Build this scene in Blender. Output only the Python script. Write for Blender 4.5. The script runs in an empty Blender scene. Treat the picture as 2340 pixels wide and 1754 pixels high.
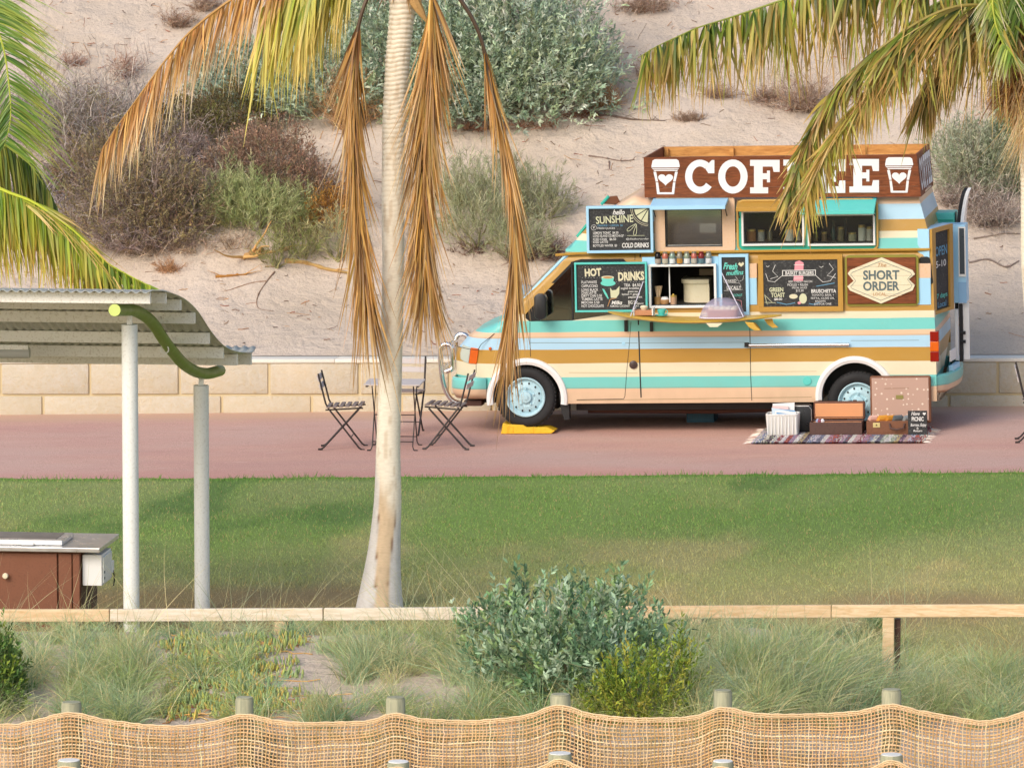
import bpy, math, random
import numpy as np
from mathutils import Vector, Matrix

# ------------------------------------------------------------------ camera, sky, sun, exposure
sc = bpy.context.scene
THETA, PITCH, FPX = 0.1134, 0.1096, 14400.0
CAM = np.array([70*math.sin(THETA), -70*math.cos(THETA), 8.0])
cam = bpy.data.objects.new('camera', bpy.data.cameras.new('camera'))
sc.collection.objects.link(cam)
cam.location = CAM
cam.rotation_euler = (math.pi/2-PITCH, 0, THETA)
cam.data.sensor_width = 36
cam.data.lens = 36*FPX/2340
cam.data.clip_start = 1
cam.data.clip_end = 1000
sc.camera = cam

SUN_EL, SUN_AZ = math.radians(34), math.radians(208)      # azimuth measured from +y towards +x
world = bpy.data.worlds.new('World'); sc.world = world; world.use_nodes = True
wn = world.node_tree.nodes; wl = world.node_tree.links; wn.clear()
sky = wn.new('ShaderNodeTexSky'); sky.sky_type = 'NISHITA'; sky.sun_disc = False
sky.sun_elevation = SUN_EL; sky.sun_rotation = SUN_AZ
sky.air_density = 1.0; sky.dust_density = 2.5; sky.ozone_density = 0.6
bg = wn.new('ShaderNodeBackground'); bg.inputs['Strength'].default_value = 0.15
wo = wn.new('ShaderNodeOutputWorld')
wl.new(sky.outputs[0], bg.inputs[0]); wl.new(bg.outputs[0], wo.inputs[0])
sun = bpy.data.objects.new('sun', bpy.data.lights.new('sun', 'SUN'))
sc.collection.objects.link(sun)
sun.data.energy = 1.25; sun.data.angle = math.radians(30); sun.data.color = (1.0, 0.92, 0.84)
sd = Vector((math.sin(SUN_AZ)*math.cos(SUN_EL), math.cos(SUN_AZ)*math.cos(SUN_EL), math.sin(SUN_EL)))
sun.rotation_euler = sd.to_track_quat('Z', 'Y').to_euler()
sun.location = (0, -30, 30)
sc.view_settings.view_transform = 'Standard'; sc.view_settings.look = 'None'
sc.view_settings.gamma = 1; sc.view_settings.use_curve_mapping = False
sc.view_settings.exposure = 0.36
sc.cycles.max_bounces = 8; sc.cycles.transparent_max_bounces = 16

# ------------------------------------------------------------------ measuring helpers (pixel of the photograph -> place)
_c, _s, _cp, _sp = math.cos(THETA), math.sin(THETA), math.cos(PITCH), math.sin(PITCH)
FWD = np.array([-_s*_cp, _c*_cp, -_sp]); RGT = np.array([_c, _s, 0.0]); UP = np.array([-_s*_sp, _c*_sp, _cp])
def ray(px, py): return FWD*FPX + RGT*(px-1170.0) + UP*(877.0-py)
SL = 0.0215
def gz(x, y=0): return SL*x                                    # the path climbs gently towards the right
class Frame:
    def __init__(s, O, A): s.O = np.array(O, float); s.A = np.array(A, float).T   # columns are the axes
    def loc(s, P): return s.A.T @ (np.array(P, float)-s.O)
    def wor(s, p): return s.O + s.A @ np.array(p, float)
    def hit(s, px, py, axis, val):
        o = s.A.T @ (CAM-s.O); d = s.A.T @ ray(px, py)
        t = (val-o[axis])/d[axis]; return o+d*t
    def v(s, px, py, val=0.0): return s.hit(px, py, 1, val)
    def mat(s, base=(0, 0, 0)):
        m = Matrix.Identity(4)
        for i in range(3):
            for j in range(3): m[i][j] = s.A[i][j]
        w = s.wor(base)
        for i in range(3): m[i][3] = w[i]
        return m
WF = Frame((0, 0, 0), np.eye(3))
def at(px, py, Y): return WF.hit(px, py, 1, Y)
def ground(px, py):                                           # meets the sloping path plane
    d = ray(px, py); n = np.array([-SL, 0, 1.0]); return CAM - d*(CAM@n)/(d@n)

# ------------------------------------------------------------------ noise in numpy
def vnoise(x, y, seed=0):
    x = np.asarray(x, float); y = np.asarray(y, float)
    xi = np.floor(x).astype(np.int64); yi = np.floor(y).astype(np.int64); fx = x-xi; fy = y-yi
    def h(a, b):
        n = (a*374761393 + b*668265263 + seed*1442695041) & 0x7fffffff
        n = ((n ^ (n >> 13))*1274126177) & 0x7fffffff
        return ((n ^ (n >> 16)) & 0xffff)/65535.0
    fx = fx*fx*(3-2*fx); fy = fy*fy*(3-2*fy)
    a = h(xi, yi)*(1-fx)+h(xi+1, yi)*fx; b = h(xi, yi+1)*(1-fx)+h(xi+1, yi+1)*fx
    return a*(1-fy)+b*fy
def fbm(x, y, seed=0, o=4):
    r = 0; a = 0.5; t = 0
    for i in range(o): r = r+a*vnoise(x*2**i, y*2**i, seed+i*7); t += a; a *= 0.5
    return r/t
def sstep(a, b, x): t = np.clip((np.asarray(x, float)-a)/(b-a), 0, 1); return t*t*(3-2*t)

# ------------------------------------------------------------------ materials
def lin(h):
    h = h.lstrip('#'); r = [int(h[i:i+2], 16)/255 for i in (0, 2, 4)]
    return tuple((c/12.92 if c <= .04045 else ((c+.055)/1.055)**2.4) for c in r)
def sc_(c, k): return tuple(min(x*k, 1) for x in c)
class NT:
    def __init__(s, name):
        s.m = bpy.data.materials.new(name); s.m.use_nodes = True; s.n = s.m.node_tree.nodes; s.l = s.m.node_tree.links
        s.b = s.n['Principled BSDF']; s.out = s.n['Material Output']
    def new(s, t, **k):
        n = s.n.new(t)
        for a, v in k.items():
            if a in n.inputs.keys(): n.inputs[a].default_value = v
            else: setattr(n, a, v)
        return n
    def coord(s, scale=(1, 1, 1), kind='Object'):
        tc = s.new('ShaderNodeTexCoord'); mp = s.new('ShaderNodeMapping'); mp.inputs['Scale'].default_value = scale
        s.l.new(tc.outputs[kind], mp.inputs['Vector']); return mp.outputs[0]
    def noise(s, scale, detail=4, vec=None, rough=0.55, dist=0):
        n = s.new('ShaderNodeTexNoise'); n.inputs['Scale'].default_value = scale; n.inputs['Detail'].default_value = detail
        n.inputs['Roughness'].default_value = rough; n.inputs['Distortion'].default_value = dist
        if vec is not None: s.l.new(vec, n.inputs['Vector'])
        return n.outputs['Fac']
    def ramp(s, fac, stops, interp='LINEAR'):
        r = s.new('ShaderNodeValToRGB'); e = r.color_ramp.elements; r.color_ramp.interpolation = interp
        while len(e) < len(stops): e.new(0.5)
        for k, (p, c) in enumerate(stops):
            e[k].position = p; e[k].color = (*c, 1) if len(c) == 3 else c
        s.l.new(fac, r.inputs[0]); return r.outputs[0]
    def mix(s, fac, a, b, mode='MIX'):
        m = s.new('ShaderNodeMix'); m.data_type = 'RGBA'; m.blend_type = mode
        for sock, v in ((m.inputs[0], fac), (m.inputs[6], a), (m.inputs[7], b)):
            if isinstance(v, (int, float)): sock.default_value = v
            elif isinstance(v, tuple): sock.default_value = (*v, 1)
            else: s.l.new(v, sock)
        return m.outputs[2]
    def math(s, op, a, b=0.0):
        m = s.new('ShaderNodeMath'); m.operation = op
        for sock, v in ((m.inputs[0], a), (m.inputs[1], b)):
            if isinstance(v, (int, float)): sock.default_value = v
            else: s.l.new(v, sock)
        return m.outputs[0]
    def bump(s, h, strength=0.3, dist=0.01):
        b = s.new('ShaderNodeBump'); b.inputs['Strength'].default_value = strength; b.inputs['Distance'].default_value = dist
        s.l.new(h, b.inputs['Height']); s.l.new(b.outputs[0], s.b.inputs['Normal'])
    def col(s, v):
        if isinstance(v, tuple): s.b.inputs['Base Color'].default_value = (*v, 1)
        else: s.l.new(v, s.b.inputs['Base Color'])
        return s
    def set(s, **k):
        for a, v in k.items(): s.b.inputs[a.replace('_', ' ')].default_value = v
        return s.m
def paint(name, c, rough=0.45, var=0.12, dirt=None, metal=0.0, scale=6, spec=0.4):
    t = NT(name); v = t.coord()
    n1 = t.noise(scale, 5, v); n2 = t.noise(scale*9, 3, v)
    base = t.mix(t.math('MULTIPLY', n1, var*2), c, sc_(c, 1-var*1.6))
    if dirt:
        f = t.ramp(n2, [(0.52, (0, 0, 0)), (0.72, (1, 1, 1))]); f2 = t.math('MULTIPLY', f, 0.5)
        base = t.mix(f2, base, dirt)
    t.col(base); t.bump(n2, 0.08, 0.004)
    t.l.new(t.ramp(n1, [(0.3, (rough-.06,)*3), (0.7, (min(rough+.1, 1),)*3)]), t.b.inputs['Roughness'])
    return t.set(Metallic=metal, Specular_IOR_Level=spec)
def wood(name, c1, c2, scale=(2, 14, 14), rough=0.7, knots=True):
    t = NT(name); v = t.coord(scale)
    g = t.noise(3, 6, v, 0.65, 0.6)
    col = t.ramp(g, [(0.3, c2), (0.62, c1), (0.8, sc_(c1, 1.12))])
    if knots:
        k = t.noise(2.2, 2, t.coord((1.5, 3, 3))); col = t.mix(t.math('MULTIPLY', t.ramp(k, [(0.68, (0, 0, 0)), (0.74, (1, 1, 1))]), 0.6), col, sc_(c2, 0.5))
    oi = t.new('ShaderNodeObjectInfo')
    col = t.mix(t.math('MULTIPLY', oi.outputs['Random'], 0.25), col, sc_(c2, 0.8))
    t.col(col); t.bump(g, 0.35, 0.004); return t.set(Roughness=rough, Specular_IOR_Level=0.25)
def leafmat(name, rough=0.55, trans=0.25, spec=0.3):
    t = NT(name); a = t.new('ShaderNodeAttribute'); a.attribute_name = 'col'
    t.col(a.outputs['Color']); t.set(Roughness=rough, Specular_IOR_Level=spec)
    tr = t.new('ShaderNodeBsdfTranslucent'); t.l.new(a.outputs['Color'], tr.inputs['Color'])
    mx = t.new('ShaderNodeMixShader'); mx.inputs[0].default_value = trans
    t.l.new(t.b.outputs[0], mx.inputs[1]); t.l.new(tr.outputs[0], mx.inputs[2]); t.l.new(mx.outputs[0], t.out.inputs[0])
    return t.m
def glassmat(name, tint=(0.6, 0.68, 0.66), rough=0.03, mixf=0.75):
    t = NT(name); t.col(tint); t.set(Roughness=rough, Specular_IOR_Level=0.8)
    tr = t.new('ShaderNodeBsdfTransparent'); tr.inputs['Color'].default_value = (*tint, 1)
    mx = t.new('ShaderNodeMixShader'); mx.inputs[0].default_value = mixf
    gl = t.new('ShaderNodeBsdfGlossy'); gl.inputs['Roughness'].default_value = rough
    t.l.new(gl.outputs[0], mx.inputs[1]); t.l.new(tr.outputs[0], mx.inputs[2]); t.l.new(mx.outputs[0], t.out.inputs[0])
    return t.m

PEACH, TEAL, CREAM, MUST, LBLUE = lin('#ecc9a8'), lin('#74d3cd'), lin('#ece3c4'), lin('#bf9340'), lin('#b4def6')
K = 0.92
PEACH, TEAL, CREAM, MUST, LBLUE = [sc_(c, K) for c in (PEACH, TEAL, CREAM, MUST, LBLUE)]
M = {}
M['white'] = paint('white_paint', (.80, .80, .78), 0.4, 0.05)
M['offwhite'] = paint('cream_steel', lin('#f4f3ea'), 0.5, 0.06, dirt=lin('#b5ad94'))
M['post'] = paint('pale_grey_paint', lin('#eceee8'), 0.45, 0.05, dirt=lin('#c9c8bb'))
M['teal'] = paint('teal_paint', lin('#5cc9bf'), 0.45, 0.06)
M['tealframe'] = paint('green_teal_paint', lin('#2fae98'), 0.5, 0.08)
M['lblue'] = paint('light_blue_paint', lin('#a5d5f0'), 0.45, 0.05)
M['peach'] = paint('peach_paint', sc_(PEACH, .95), 0.45, 0.05, dirt=lin('#d9a86c'))
M['must'] = paint('mustard_paint', MUST, 0.5, 0.08, dirt=lin('#a97624'))
M['piping'] = paint('mustard_piping', lin('#c9a35a'), 0.6, 0.08)
M['cream'] = paint('cream_paint', CREAM, 0.5, 0.06, dirt=lin('#d8c795'))
M['black'] = paint('black_rubber', (.018, .018, .019), 0.6, 0.2)
M['blackgloss'] = paint('black_plastic', (.02, .021, .024), 0.3, 0.2)
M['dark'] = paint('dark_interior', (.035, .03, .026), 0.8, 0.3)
M['steel'] = paint('brushed_steel', (.62, .62, .62), 0.3, 0.08, metal=0.9)
M['chrome'] = paint('polished_tube', (.75, .77, .8), 0.16, 0.05, metal=1.0)
M['slate'] = paint('slate_board', (.045, .047, .048), 0.8, 0.4, dirt=(.15, .15, .145), scale=5)
M['slateblue'] = paint('blue_chalk_edge', lin('#12587a'), 0.8, 0.3)
M['chalk'] = paint('white_chalk', (.78, .78, .75), 0.9, 0.15, scale=40)
M['chalkg'] = paint('green_chalk', lin('#cfd2b0'), 0.9, 0.15, scale=40)
M['chalkc'] = paint('cream_chalk', lin('#d8d3b4'), 0.9, 0.15, scale=40)
M['chalkt'] = paint('teal_chalk', lin('#6fd3c4'), 0.9, 0.15, scale=40)
M['chalkp'] = paint('pink_chalk', lin('#e79aa5'), 0.9, 0.15, scale=40)
M['chalkb'] = paint('blue_chalk', lin('#6fa5c4'), 0.9, 0.15, scale=40)
M['grey'] = paint('lettering_grey', lin('#5f6f70'), 0.7, 0.15)
M['tan'] = paint('lettering_tan', lin('#b98a58'), 0.7, 0.15)
M['orange'] = paint('orange_lens', lin('#d8641c'), 0.15, 0.1)
M['red'] = paint('red_lens', lin('#8e1a12'), 0.15, 0.15)
M['lens'] = paint('clear_lens', lin('#bfc9be'), 0.12, 0.1)
M['yellow'] = paint('yellow_ramp', lin('#f3c32f'), 0.5, 0.08, dirt=lin('#c99418'))
M['rim'] = paint('pale_blue_wheel', lin('#b4d6e0'), 0.4, 0.08, dirt=lin('#8ca9ad'))
M['tyre'] = paint('tyre_rubber', (.022, .022, .023), 0.75, 0.25)
M['planks'] = wood('stained_planks', lin('#8a4e2e'), lin('#5c331e'))
M['pine'] = wood('pale_pine', lin('#ecd3ad'), lin('#d3ae7c'))
M['pinelt'] = wood('weathered_pine', lin('#efe5d2'), lin('#d6c6a8'))
M['pinesign'] = wood('raw_pine', lin('#d19a58'), lin('#a8703a'))
M['rusty'] = paint('rust_brown_steel', lin('#80513a'), 0.6, 0.16, dirt=lin('#63402f'))
M['dkbrown'] = paint('dark_brown_shade', lin('#4b2f25'), 0.6, 0.15)
M['lime'] = paint('lime_cap', lin('#c9d978'), 0.5, 0.06)
M['pipe'] = paint('olive_green_pipe', lin('#7d9440'), 0.42, 0.10)
M['iron'] = paint('black_iron', (.045, .035, .032), 0.5, 0.2)
M['slatw'] = paint('greyed_slat', lin('#8e8079'), 0.7, 0.15)
M['slatl'] = paint('bleached_slat', lin('#c7bfbc'), 0.7, 0.12)
M['glass'] = glassmat('tinted_glass', (.72, .80, .78), 0.04, 0.42)
M['clear'] = glassmat('clear_glass', (.9, .93, .92), 0.05, 0.93)
M['frond'] = leafmat('palm_leaf', 0.4, 0.3, 0.45)
M['leaf'] = leafmat('bush_leaf', 0.65, 0.2, 0.2)
M['twig'] = leafmat('dry_twig', 0.8, 0.0, 0.15)
M['grassm'] = leafmat('grass_blade', 0.6, 0.3, 0.2)
M['jute'] = leafmat('jute_strand', 0.9, 0.15, 0.1)

# ------------------------------------------------------------------ mesh building
def link(o): sc.collection.objects.link(o); return o
def props(o, label=None, cat=None, group=None, kind=None):
    for k, v in (('label', label), ('category', cat), ('group', group), ('kind', kind)):
        if v: o[k] = v
    return o
def thing(name, label, cat, frame=WF, base=(0, 0, 0), group=None):
    o = link(bpy.data.objects.new(name, None)); o.empty_display_size = 0.1
    o.matrix_world = frame.mat(base); props(o, label, cat, group); o['_b'] = [float(x) for x in base]
    return o
class MB:
    def __init__(s): s.v = []; s.f = []
    def add(s, vs, fs):
        n = len(s.v); s.v += [tuple(map(float, p)) for p in vs]; s.f += [tuple(i+n for i in f) for f in fs]; return s
    def box(s, a, b):
        x0, y0, z0 = [min(p, q) for p, q in zip(a, b)]; x1, y1, z1 = [max(p, q) for p, q in zip(a, b)]
        return s.add([(x0,y0,z0),(x1,y0,z0),(x1,y1,z0),(x0,y1,z0),(x0,y0,z1),(x1,y0,z1),(x1,y1,z1),(x0,y1,z1)],
                     [(0,3,2,1),(4,5,6,7),(0,1,5,4),(1,2,6,5),(2,3,7,6),(3,0,4,7)])
    def hexa(s, q):                                           # 8 corners: bottom loop then top loop
        return s.add(q, [(0,3,2,1),(4,5,6,7),(0,1,5,4),(1,2,6,5),(2,3,7,6),(3,0,4,7)])
    def prism(s, poly, v0, v1, axis=1):                       # polygon in the two other axes, extruded
        n = len(poly)
        def P(p, d): q = list(p); q.insert(axis, d); return q
        return s.add([P(p, v0) for p in poly]+[P(p, v1) for p in poly],
                     [tuple(range(n))[::-1], tuple(range(n, 2*n))]+[(i, (i+1) % n, (i+1) % n+n, i+n) for i in range(n)])
    def tube(s, pts, r, n=8, cap=True):
        pts = [Vector(p) for p in pts]; R = r if hasattr(r, '__len__') else [r]*len(pts)
        t0 = (pts[1]-pts[0]).normalized(); a = t0.orthogonal().normalized(); vs = []; fs = []
        for k, p in enumerate(pts):
            t = ((pts[min(k+1, len(pts)-1)]-pts[max(k-1, 0)]).normalized()); a = (a-t*a.dot(t)).normalized(); b = t.cross(a)
            for j in range(n):
                w = 2*math.pi*j/n; vs.append(p+(a*math.cos(w)+b*math.sin(w))*R[k])
        for k in range(len(pts)-1):
            for j in range(n): fs.append((k*n+j, k*n+(j+1) % n, (k+1)*n+(j+1) % n, (k+1)*n+j))
        if cap: fs.append(tuple(range(n))[::-1]); fs.append(tuple(range((len(pts)-1)*n, len(pts)*n)))
        return s.add(vs, fs)
    def lathe(s, prof, c=(0, 0, 0), n=24, axis=2):            # prof: (radius, height)
        vs = []; fs = []
        for r, h in prof:
            for j in range(n):
                w = 2*math.pi*j/n; q = [r*math.cos(w), r*math.sin(w)]; q.insert(axis, h)
                vs.append((q[0]+c[0], q[1]+c[1], q[2]+c[2]))
        for k in range(len(prof)-1):
            for j in range(n): fs.append((k*n+j, k*n+(j+1) % n, (k+1)*n+(j+1) % n, (k+1)*n+j))
        return s.add(vs, fs)
    def build(s, name, m, parent=None, smooth=False, bevel=0.0, base=None, **kw):
        me = bpy.data.meshes.new(name)
        b = np.array(base if base is not None else (list(parent['_b']) if parent is not None and '_b' in parent.keys() else (0, 0, 0)))
        V = [tuple(np.array(p)-b) for p in s.v]
        me.from_pydata(V, [], s.f); me.materials.append(m)
        import bmesh
        bm = bmesh.new(); bm.from_mesh(me); bmesh.ops.recalc_face_normals(bm, faces=bm.faces)
        if bevel: bmesh.ops.bevel(bm, geom=[e for e in bm.edges if len(e.link_faces) == 2 and e.calc_face_angle(0) > 0.5], offset=bevel, segments=2, affect='EDGES', profile=0.5, clamp_overlap=True)
        bm.to_mesh(me); bm.free()
        if smooth:
            me.polygons.foreach_set('use_smooth', [True]*len(me.polygons))
            if smooth != 'all': me.set_sharp_from_angle(angle=math.radians(38))
        o = link(bpy.data.objects.new(name, me)); o['_b'] = [float(x) for x in b]
        if parent is not None: o.parent = parent
        return props(o, **kw)
def B(a, b): return MB().box(a, b)

def npmesh(name, V, F, mat, cols=None, parent=None, smooth=False, base=None, **kw):
    """V (n,3), F (m,k) with k = 3 or 4"""
    V = np.asarray(V, np.float32)
    b = np.array(base if base is not None else (list(parent['_b']) if parent is not None and '_b' in parent.keys() else (0, 0, 0)), np.float32)
    V = V-b
    F = np.asarray(F, np.int32); k = F.shape[1]
    me = bpy.data.meshes.new(name); me.vertices.add(len(V)); me.vertices.foreach_set('co', V.ravel())
    me.loops.add(F.size); me.loops.foreach_set('vertex_index', F.ravel())
    me.polygons.add(len(F)); me.polygons.foreach_set('loop_start', np.arange(0, F.size, k, dtype=np.int32))
    me.polygons.foreach_set('loop_total', np.full(len(F), k, np.int32))
    if smooth: me.polygons.foreach_set('use_smooth', np.ones(len(F), bool))
    me.update(calc_edges=True); me.materials.append(mat)
    if cols is not None:
        a = me.color_attributes.new('col', 'FLOAT_COLOR', 'POINT')
        c = np.ones((len(V), 4), np.float32); c[:, :3] = np.clip(cols, 0, 1); a.data.foreach_set('color', c.ravel())
    o = link(bpy.data.objects.new(name, me)); o['_b'] = [float(x) for x in b]
    if parent is not None: o.parent = parent
    return props(o, **kw)
class Batch:
    def __init__(s): s.V = []; s.F = []; s.C = []; s.n = 0
    def add(s, V, F, C):
        s.V.append(V); s.F.append(F+s.n); s.C.append(C); s.n += len(V)
    def build(s, name, mat, **kw):
        return npmesh(name, np.concatenate(s.V), np.concatenate(s.F), mat, np.concatenate(s.C), **kw)
def norm(a): return a/np.maximum(np.linalg.norm(a, axis=-1, keepdims=True), 1e-9)
R_ = np.random.default_rng(7)
def strips(bt, base, dirs, L, W, col, bend=None, seg=4, prof=None, side=None, tip=None, rng=R_, curve=None):
    """ribbons: point(t) = base + dir*L*t + bend*L*t^2 ; col (N,3); tip (N,3) colour at the tip"""
    N = len(base); t = np.linspace(0, 1, seg+1)[None, :, None]
    L = np.broadcast_to(np.asarray(L, float), (N,))[:, None, None]; W = np.broadcast_to(np.asarray(W, float), (N,))[:, None, None]
    dirs = norm(np.asarray(dirs, float))
    P = base[:, None]+dirs[:, None]*L*t
    if bend is not None: P = P+np.broadcast_to(bend, (N, 3))[:, None]*L*t**2
    if curve is not None: P = P+np.broadcast_to(curve, (N, 3))[:, None]*L*t**3
    if side is None: side = norm(np.cross(dirs, rng.normal(size=(N, 3))))
    pr = (1-np.linspace(0, 1, seg+1)**1.6*0.93) if prof is None else np.interp(np.linspace(0, 1, seg+1), np.linspace(0, 1, len(prof)), prof)
    H = side[:, None]*W*pr[None, :, None]*0.5
    V = np.stack([P-H, P+H], 2).reshape(-1, 3)
    i = np.arange(seg)*2; q = np.stack([i, i+1, i+3, i+2], 1)
    F = (q[None]+(np.arange(N)*(seg+1)*2)[:, None, None]).reshape(-1, 4)
    C = np.repeat(np.asarray(col, float)[:, None], seg+1, 1)
    if tip is not None: k = np.clip(t*1.3-0.25, 0, 1)**1.3; C = C*(1-k)+np.asarray(tip, float)[:, None]*k
    bt.add(V, F, np.repeat(C.reshape(-1, 3), 2, 0))
def tubes(bt, P, r, col, n=3):
    """P (N,M,3) paths, r (N,) or (N,M) radii, col (N,3)"""
    N, Mm, _ = P.shape; T = norm(np.gradient(P, axis=1)); ref = np.zeros_like(T); ref[..., 0] = .3; ref[..., 1] = 1.0; ref[..., 2] = .2
    a = norm(np.cross(T, ref)); b = np.cross(T, a); r = np.asarray(r, float)
    r = r[:, None] if r.ndim == 1 else r
    w = np.arange(n)*2*math.pi/n
    V = P[:, :, None]+(a[:, :, None]*np.cos(w)[:, None]+b[:, :, None]*np.sin(w)[:, None])*np.broadcast_to(r, (N, Mm))[:, :, None, None]
    V = V.reshape(-1, 3); k = np.arange(Mm-1)[:, None]*n; j = np.arange(n)[None]; jn = (j+1) % n
    q = np.stack([k+j, k+jn, k+n+jn, k+n+j], -1).reshape(-1, 4)
    F = (q[None]+(np.arange(N)*Mm*n)[:, None, None]).reshape(-1, 4)
    bt.add(V, F, np.repeat(np.asarray(col, float), Mm*n, 0))
def pick(pal, N, rng=R_, jit=0.12):
    pal = np.array([lin(c) if isinstance(c, str) else c for c in pal]); c = pal[rng.integers(0, len(pal), N)]*1.18
    return np.clip(c*(1+rng.normal(0, jit, (N, 1)))*(1+rng.normal(0, jit*.3, (N, 3))), 0.004, 1)
def spline(pts, n):
    pts = np.array(pts, float); d = np.r_[0, np.cumsum(np.linalg.norm(np.diff(pts, axis=0), axis=1))]
    # Catmull-Rom resampled by arc length
    out = []; P = np.vstack([2*pts[0]-pts[1], pts, 2*pts[-1]-pts[-2]])
    for s in np.linspace(0, d[-1], n):
        i = min(np.searchsorted(d, s, 'right')-1, len(pts)-2); t = (s-d[i])/(d[i+1]-d[i]); a, b, c, e = P[i:i+4]
        out.append(0.5*((2*b)+(c-a)*t+(2*a-5*b+4*c-e)*t*t+(3*b-a-3*c+e)*t**3))
    return np.array(out)
_tc = {}
def text(s, h, mat, parent, fr_uv, width=None, shear=0.0, bold=0.0, plane='uw', v=0.0, name='lettering', align='CENTER', gap=1.0, rot=0.0, taper=0.0):
    """flat lettering standing in the frame's u-w plane (facing -v); fr_uv is the centre (u, w); h is the capital height"""
    key = (s, shear, bold, gap)
    if key not in _tc:
        cu = bpy.data.curves.new('t', 'FONT'); cu.body = s; cu.shear = shear; cu.offset = bold; cu.space_character = gap; cu.resolution_u = 3
        o = bpy.data.objects.new('t', cu); sc.collection.objects.link(o); dg = bpy.context.evaluated_depsgraph_get()
        me = o.evaluated_get(dg).to_mesh(); V = np.array([x.co[:] for x in me.vertices]); F = [tuple(p.vertices) for p in me.polygons]
        o.evaluated_get(dg).to_mesh_clear(); bpy.data.objects.remove(o); bpy.data.curves.remove(cu); _tc[key] = (V, F)
    V, F = _tc[key]; V = V.copy(); k = h/0.7; x0, x1 = V[:, 0].min(), V[:, 0].max(); V[:, 0] -= (x0+x1)/2; V[:, 1] -= 0.35
    kx = width/(x1-x0) if width else k
    U = V[:, 0]*kx; W = V[:, 1]*k; ca, sa = math.cos(rot), math.sin(rot)
    U, W = U*ca-W*sa, U*sa+W*ca
    if align == 'LEFT': U = U-U.min()
    m = MB(); m.add([(fr_uv[0]+u, v, fr_uv[1]+w) for u, w in zip(U, W)], F)
    return m.build(name, mat, parent)
def stroke(m, pts, wdt, v, close=False):
    """flat painted line in the u-w plane"""
    P = [np.array(p, float) for p in pts]
    if close: P = P+[P[0]]
    L = []; Rr = []
    for i, p in enumerate(P):
        a = P[max(i-1, 0)]; b = P[min(i+1, len(P)-1)]
        if close and i in (0, len(P)-1): a, b = P[-2], P[1]
        t = (b-a)/max(np.linalg.norm(b-a), 1e-9); n = np.array([-t[1], t[0]])*wdt/2; L.append(p+n); Rr.append(p-n)
    k = len(P); m.add([(q[0], v, q[1]) for q in L]+[(q[0], v, q[1]) for q in Rr], [(i, i+1, k+i+1, k+i) for i in range(k-1)])
    return m
# ------------------------------------------------------------------ ground, path, lawn, dune, sand bank
def grid(xs, ys, zf):
    X, Y = np.meshgrid(xs, ys); Z = zf(X, Y); V = np.stack([X, Y, Z], -1).reshape(-1, 3); nx = len(xs)
    i = (np.arange(len(ys)-1)[:, None]*nx+np.arange(nx-1)[None]).ravel()
    return V, np.stack([i, i+1, i+nx+1, i+nx], 1)
PATH_Y = -6.0
def edge(x): return PATH_Y+0.16*(vnoise(x*1.1, 0*x, 3)-.5)+0.09*(vnoise(x*5, 0*x, 4)-.5)
# sand below everything
t = NT('base_sand'); t.col(lin('#cdb79c')); t.set(Roughness=0.95)
V, F = grid(np.linspace(-150, 150, 40), np.linspace(-160, 80, 40), lambda X, Y: SL*X-0.06)
npmesh('ground', V, F, t.m, kind='structure')
# red asphalt path
t = NT('red_path'); v = t.coord()
n1 = t.noise(0.55, 4, t.coord((1, 3.2, 1))); n2 = t.noise(120, 3, v); n3 = t.noise(0.25, 3, t.coord((1, 1.8, 1))); n4 = t.noise(5, 5, v)
c = t.mix(t.ramp(n1, [(0.3, (0, 0, 0)), (0.7, (1, 1, 1))]), lin('#e4b5a2'), lin('#d8a99c'))
c = t.mix(t.ramp(n3, [(0.42, (0, 0, 0)), (0.66, (0.8, 0.8, 0.8))]), c, lin('#dcbfb2'))
c = t.mix(t.ramp(n4, [(0.55, (0, 0, 0)), (0.75, (0.35,)*3)]), c, lin('#dcbba8'))
c = t.mix(t.ramp(n2, [(0.38, (0.75,)*3), (0.6, (0, 0, 0))]), c, lin('#a98273'))
tc = t.new('ShaderNodeTexCoord'); sp = t.new('ShaderNodeSeparateXYZ'); t.l.new(tc.outputs['Object'], sp.inputs[0])
yy = t.math('ADD', sp.outputs[1], t.math('MULTIPLY', n4, 0.7))
c = t.mix(t.ramp(t.math('DIVIDE', t.math('SUBTRACT', yy, PATH_Y-0.2), 1.6), [(0.2, (0.6,)*3), (0.85, (0, 0, 0))]), c, lin('#cc8b80'))
n6 = t.noise(1.6, 5, t.coord((1, 2.5, 1)), .65); c = t.mix(t.ramp(n6, [(.60, (0,)*3), (.70, (.4,)*3)]), c, lin('#b98f80')); c = t.mix(t.ramp(n6, [(.28, (.45,)*3), (.38, (0,)*3)]), c, lin('#e3c6b2'))
c = t.mix(t.ramp(t.math('DIVIDE', t.math('ADD', yy, 0.75), 0.6), [(0.2, (0,)*3), (0.95, (0.7,)*3)]), c, lin('#c9a78c'))
t.col(c); t.bump(n2, 0.4, 0.003); t.set(Roughness=0.9, Specular_IOR_Level=0.2)
V, F = grid(np.linspace(-60, 60, 60), np.linspace(PATH_Y-0.4, 0.4, 12), lambda X, Y: SL*X)
npmesh('path', V, F, t.m, kind='structure')

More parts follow.
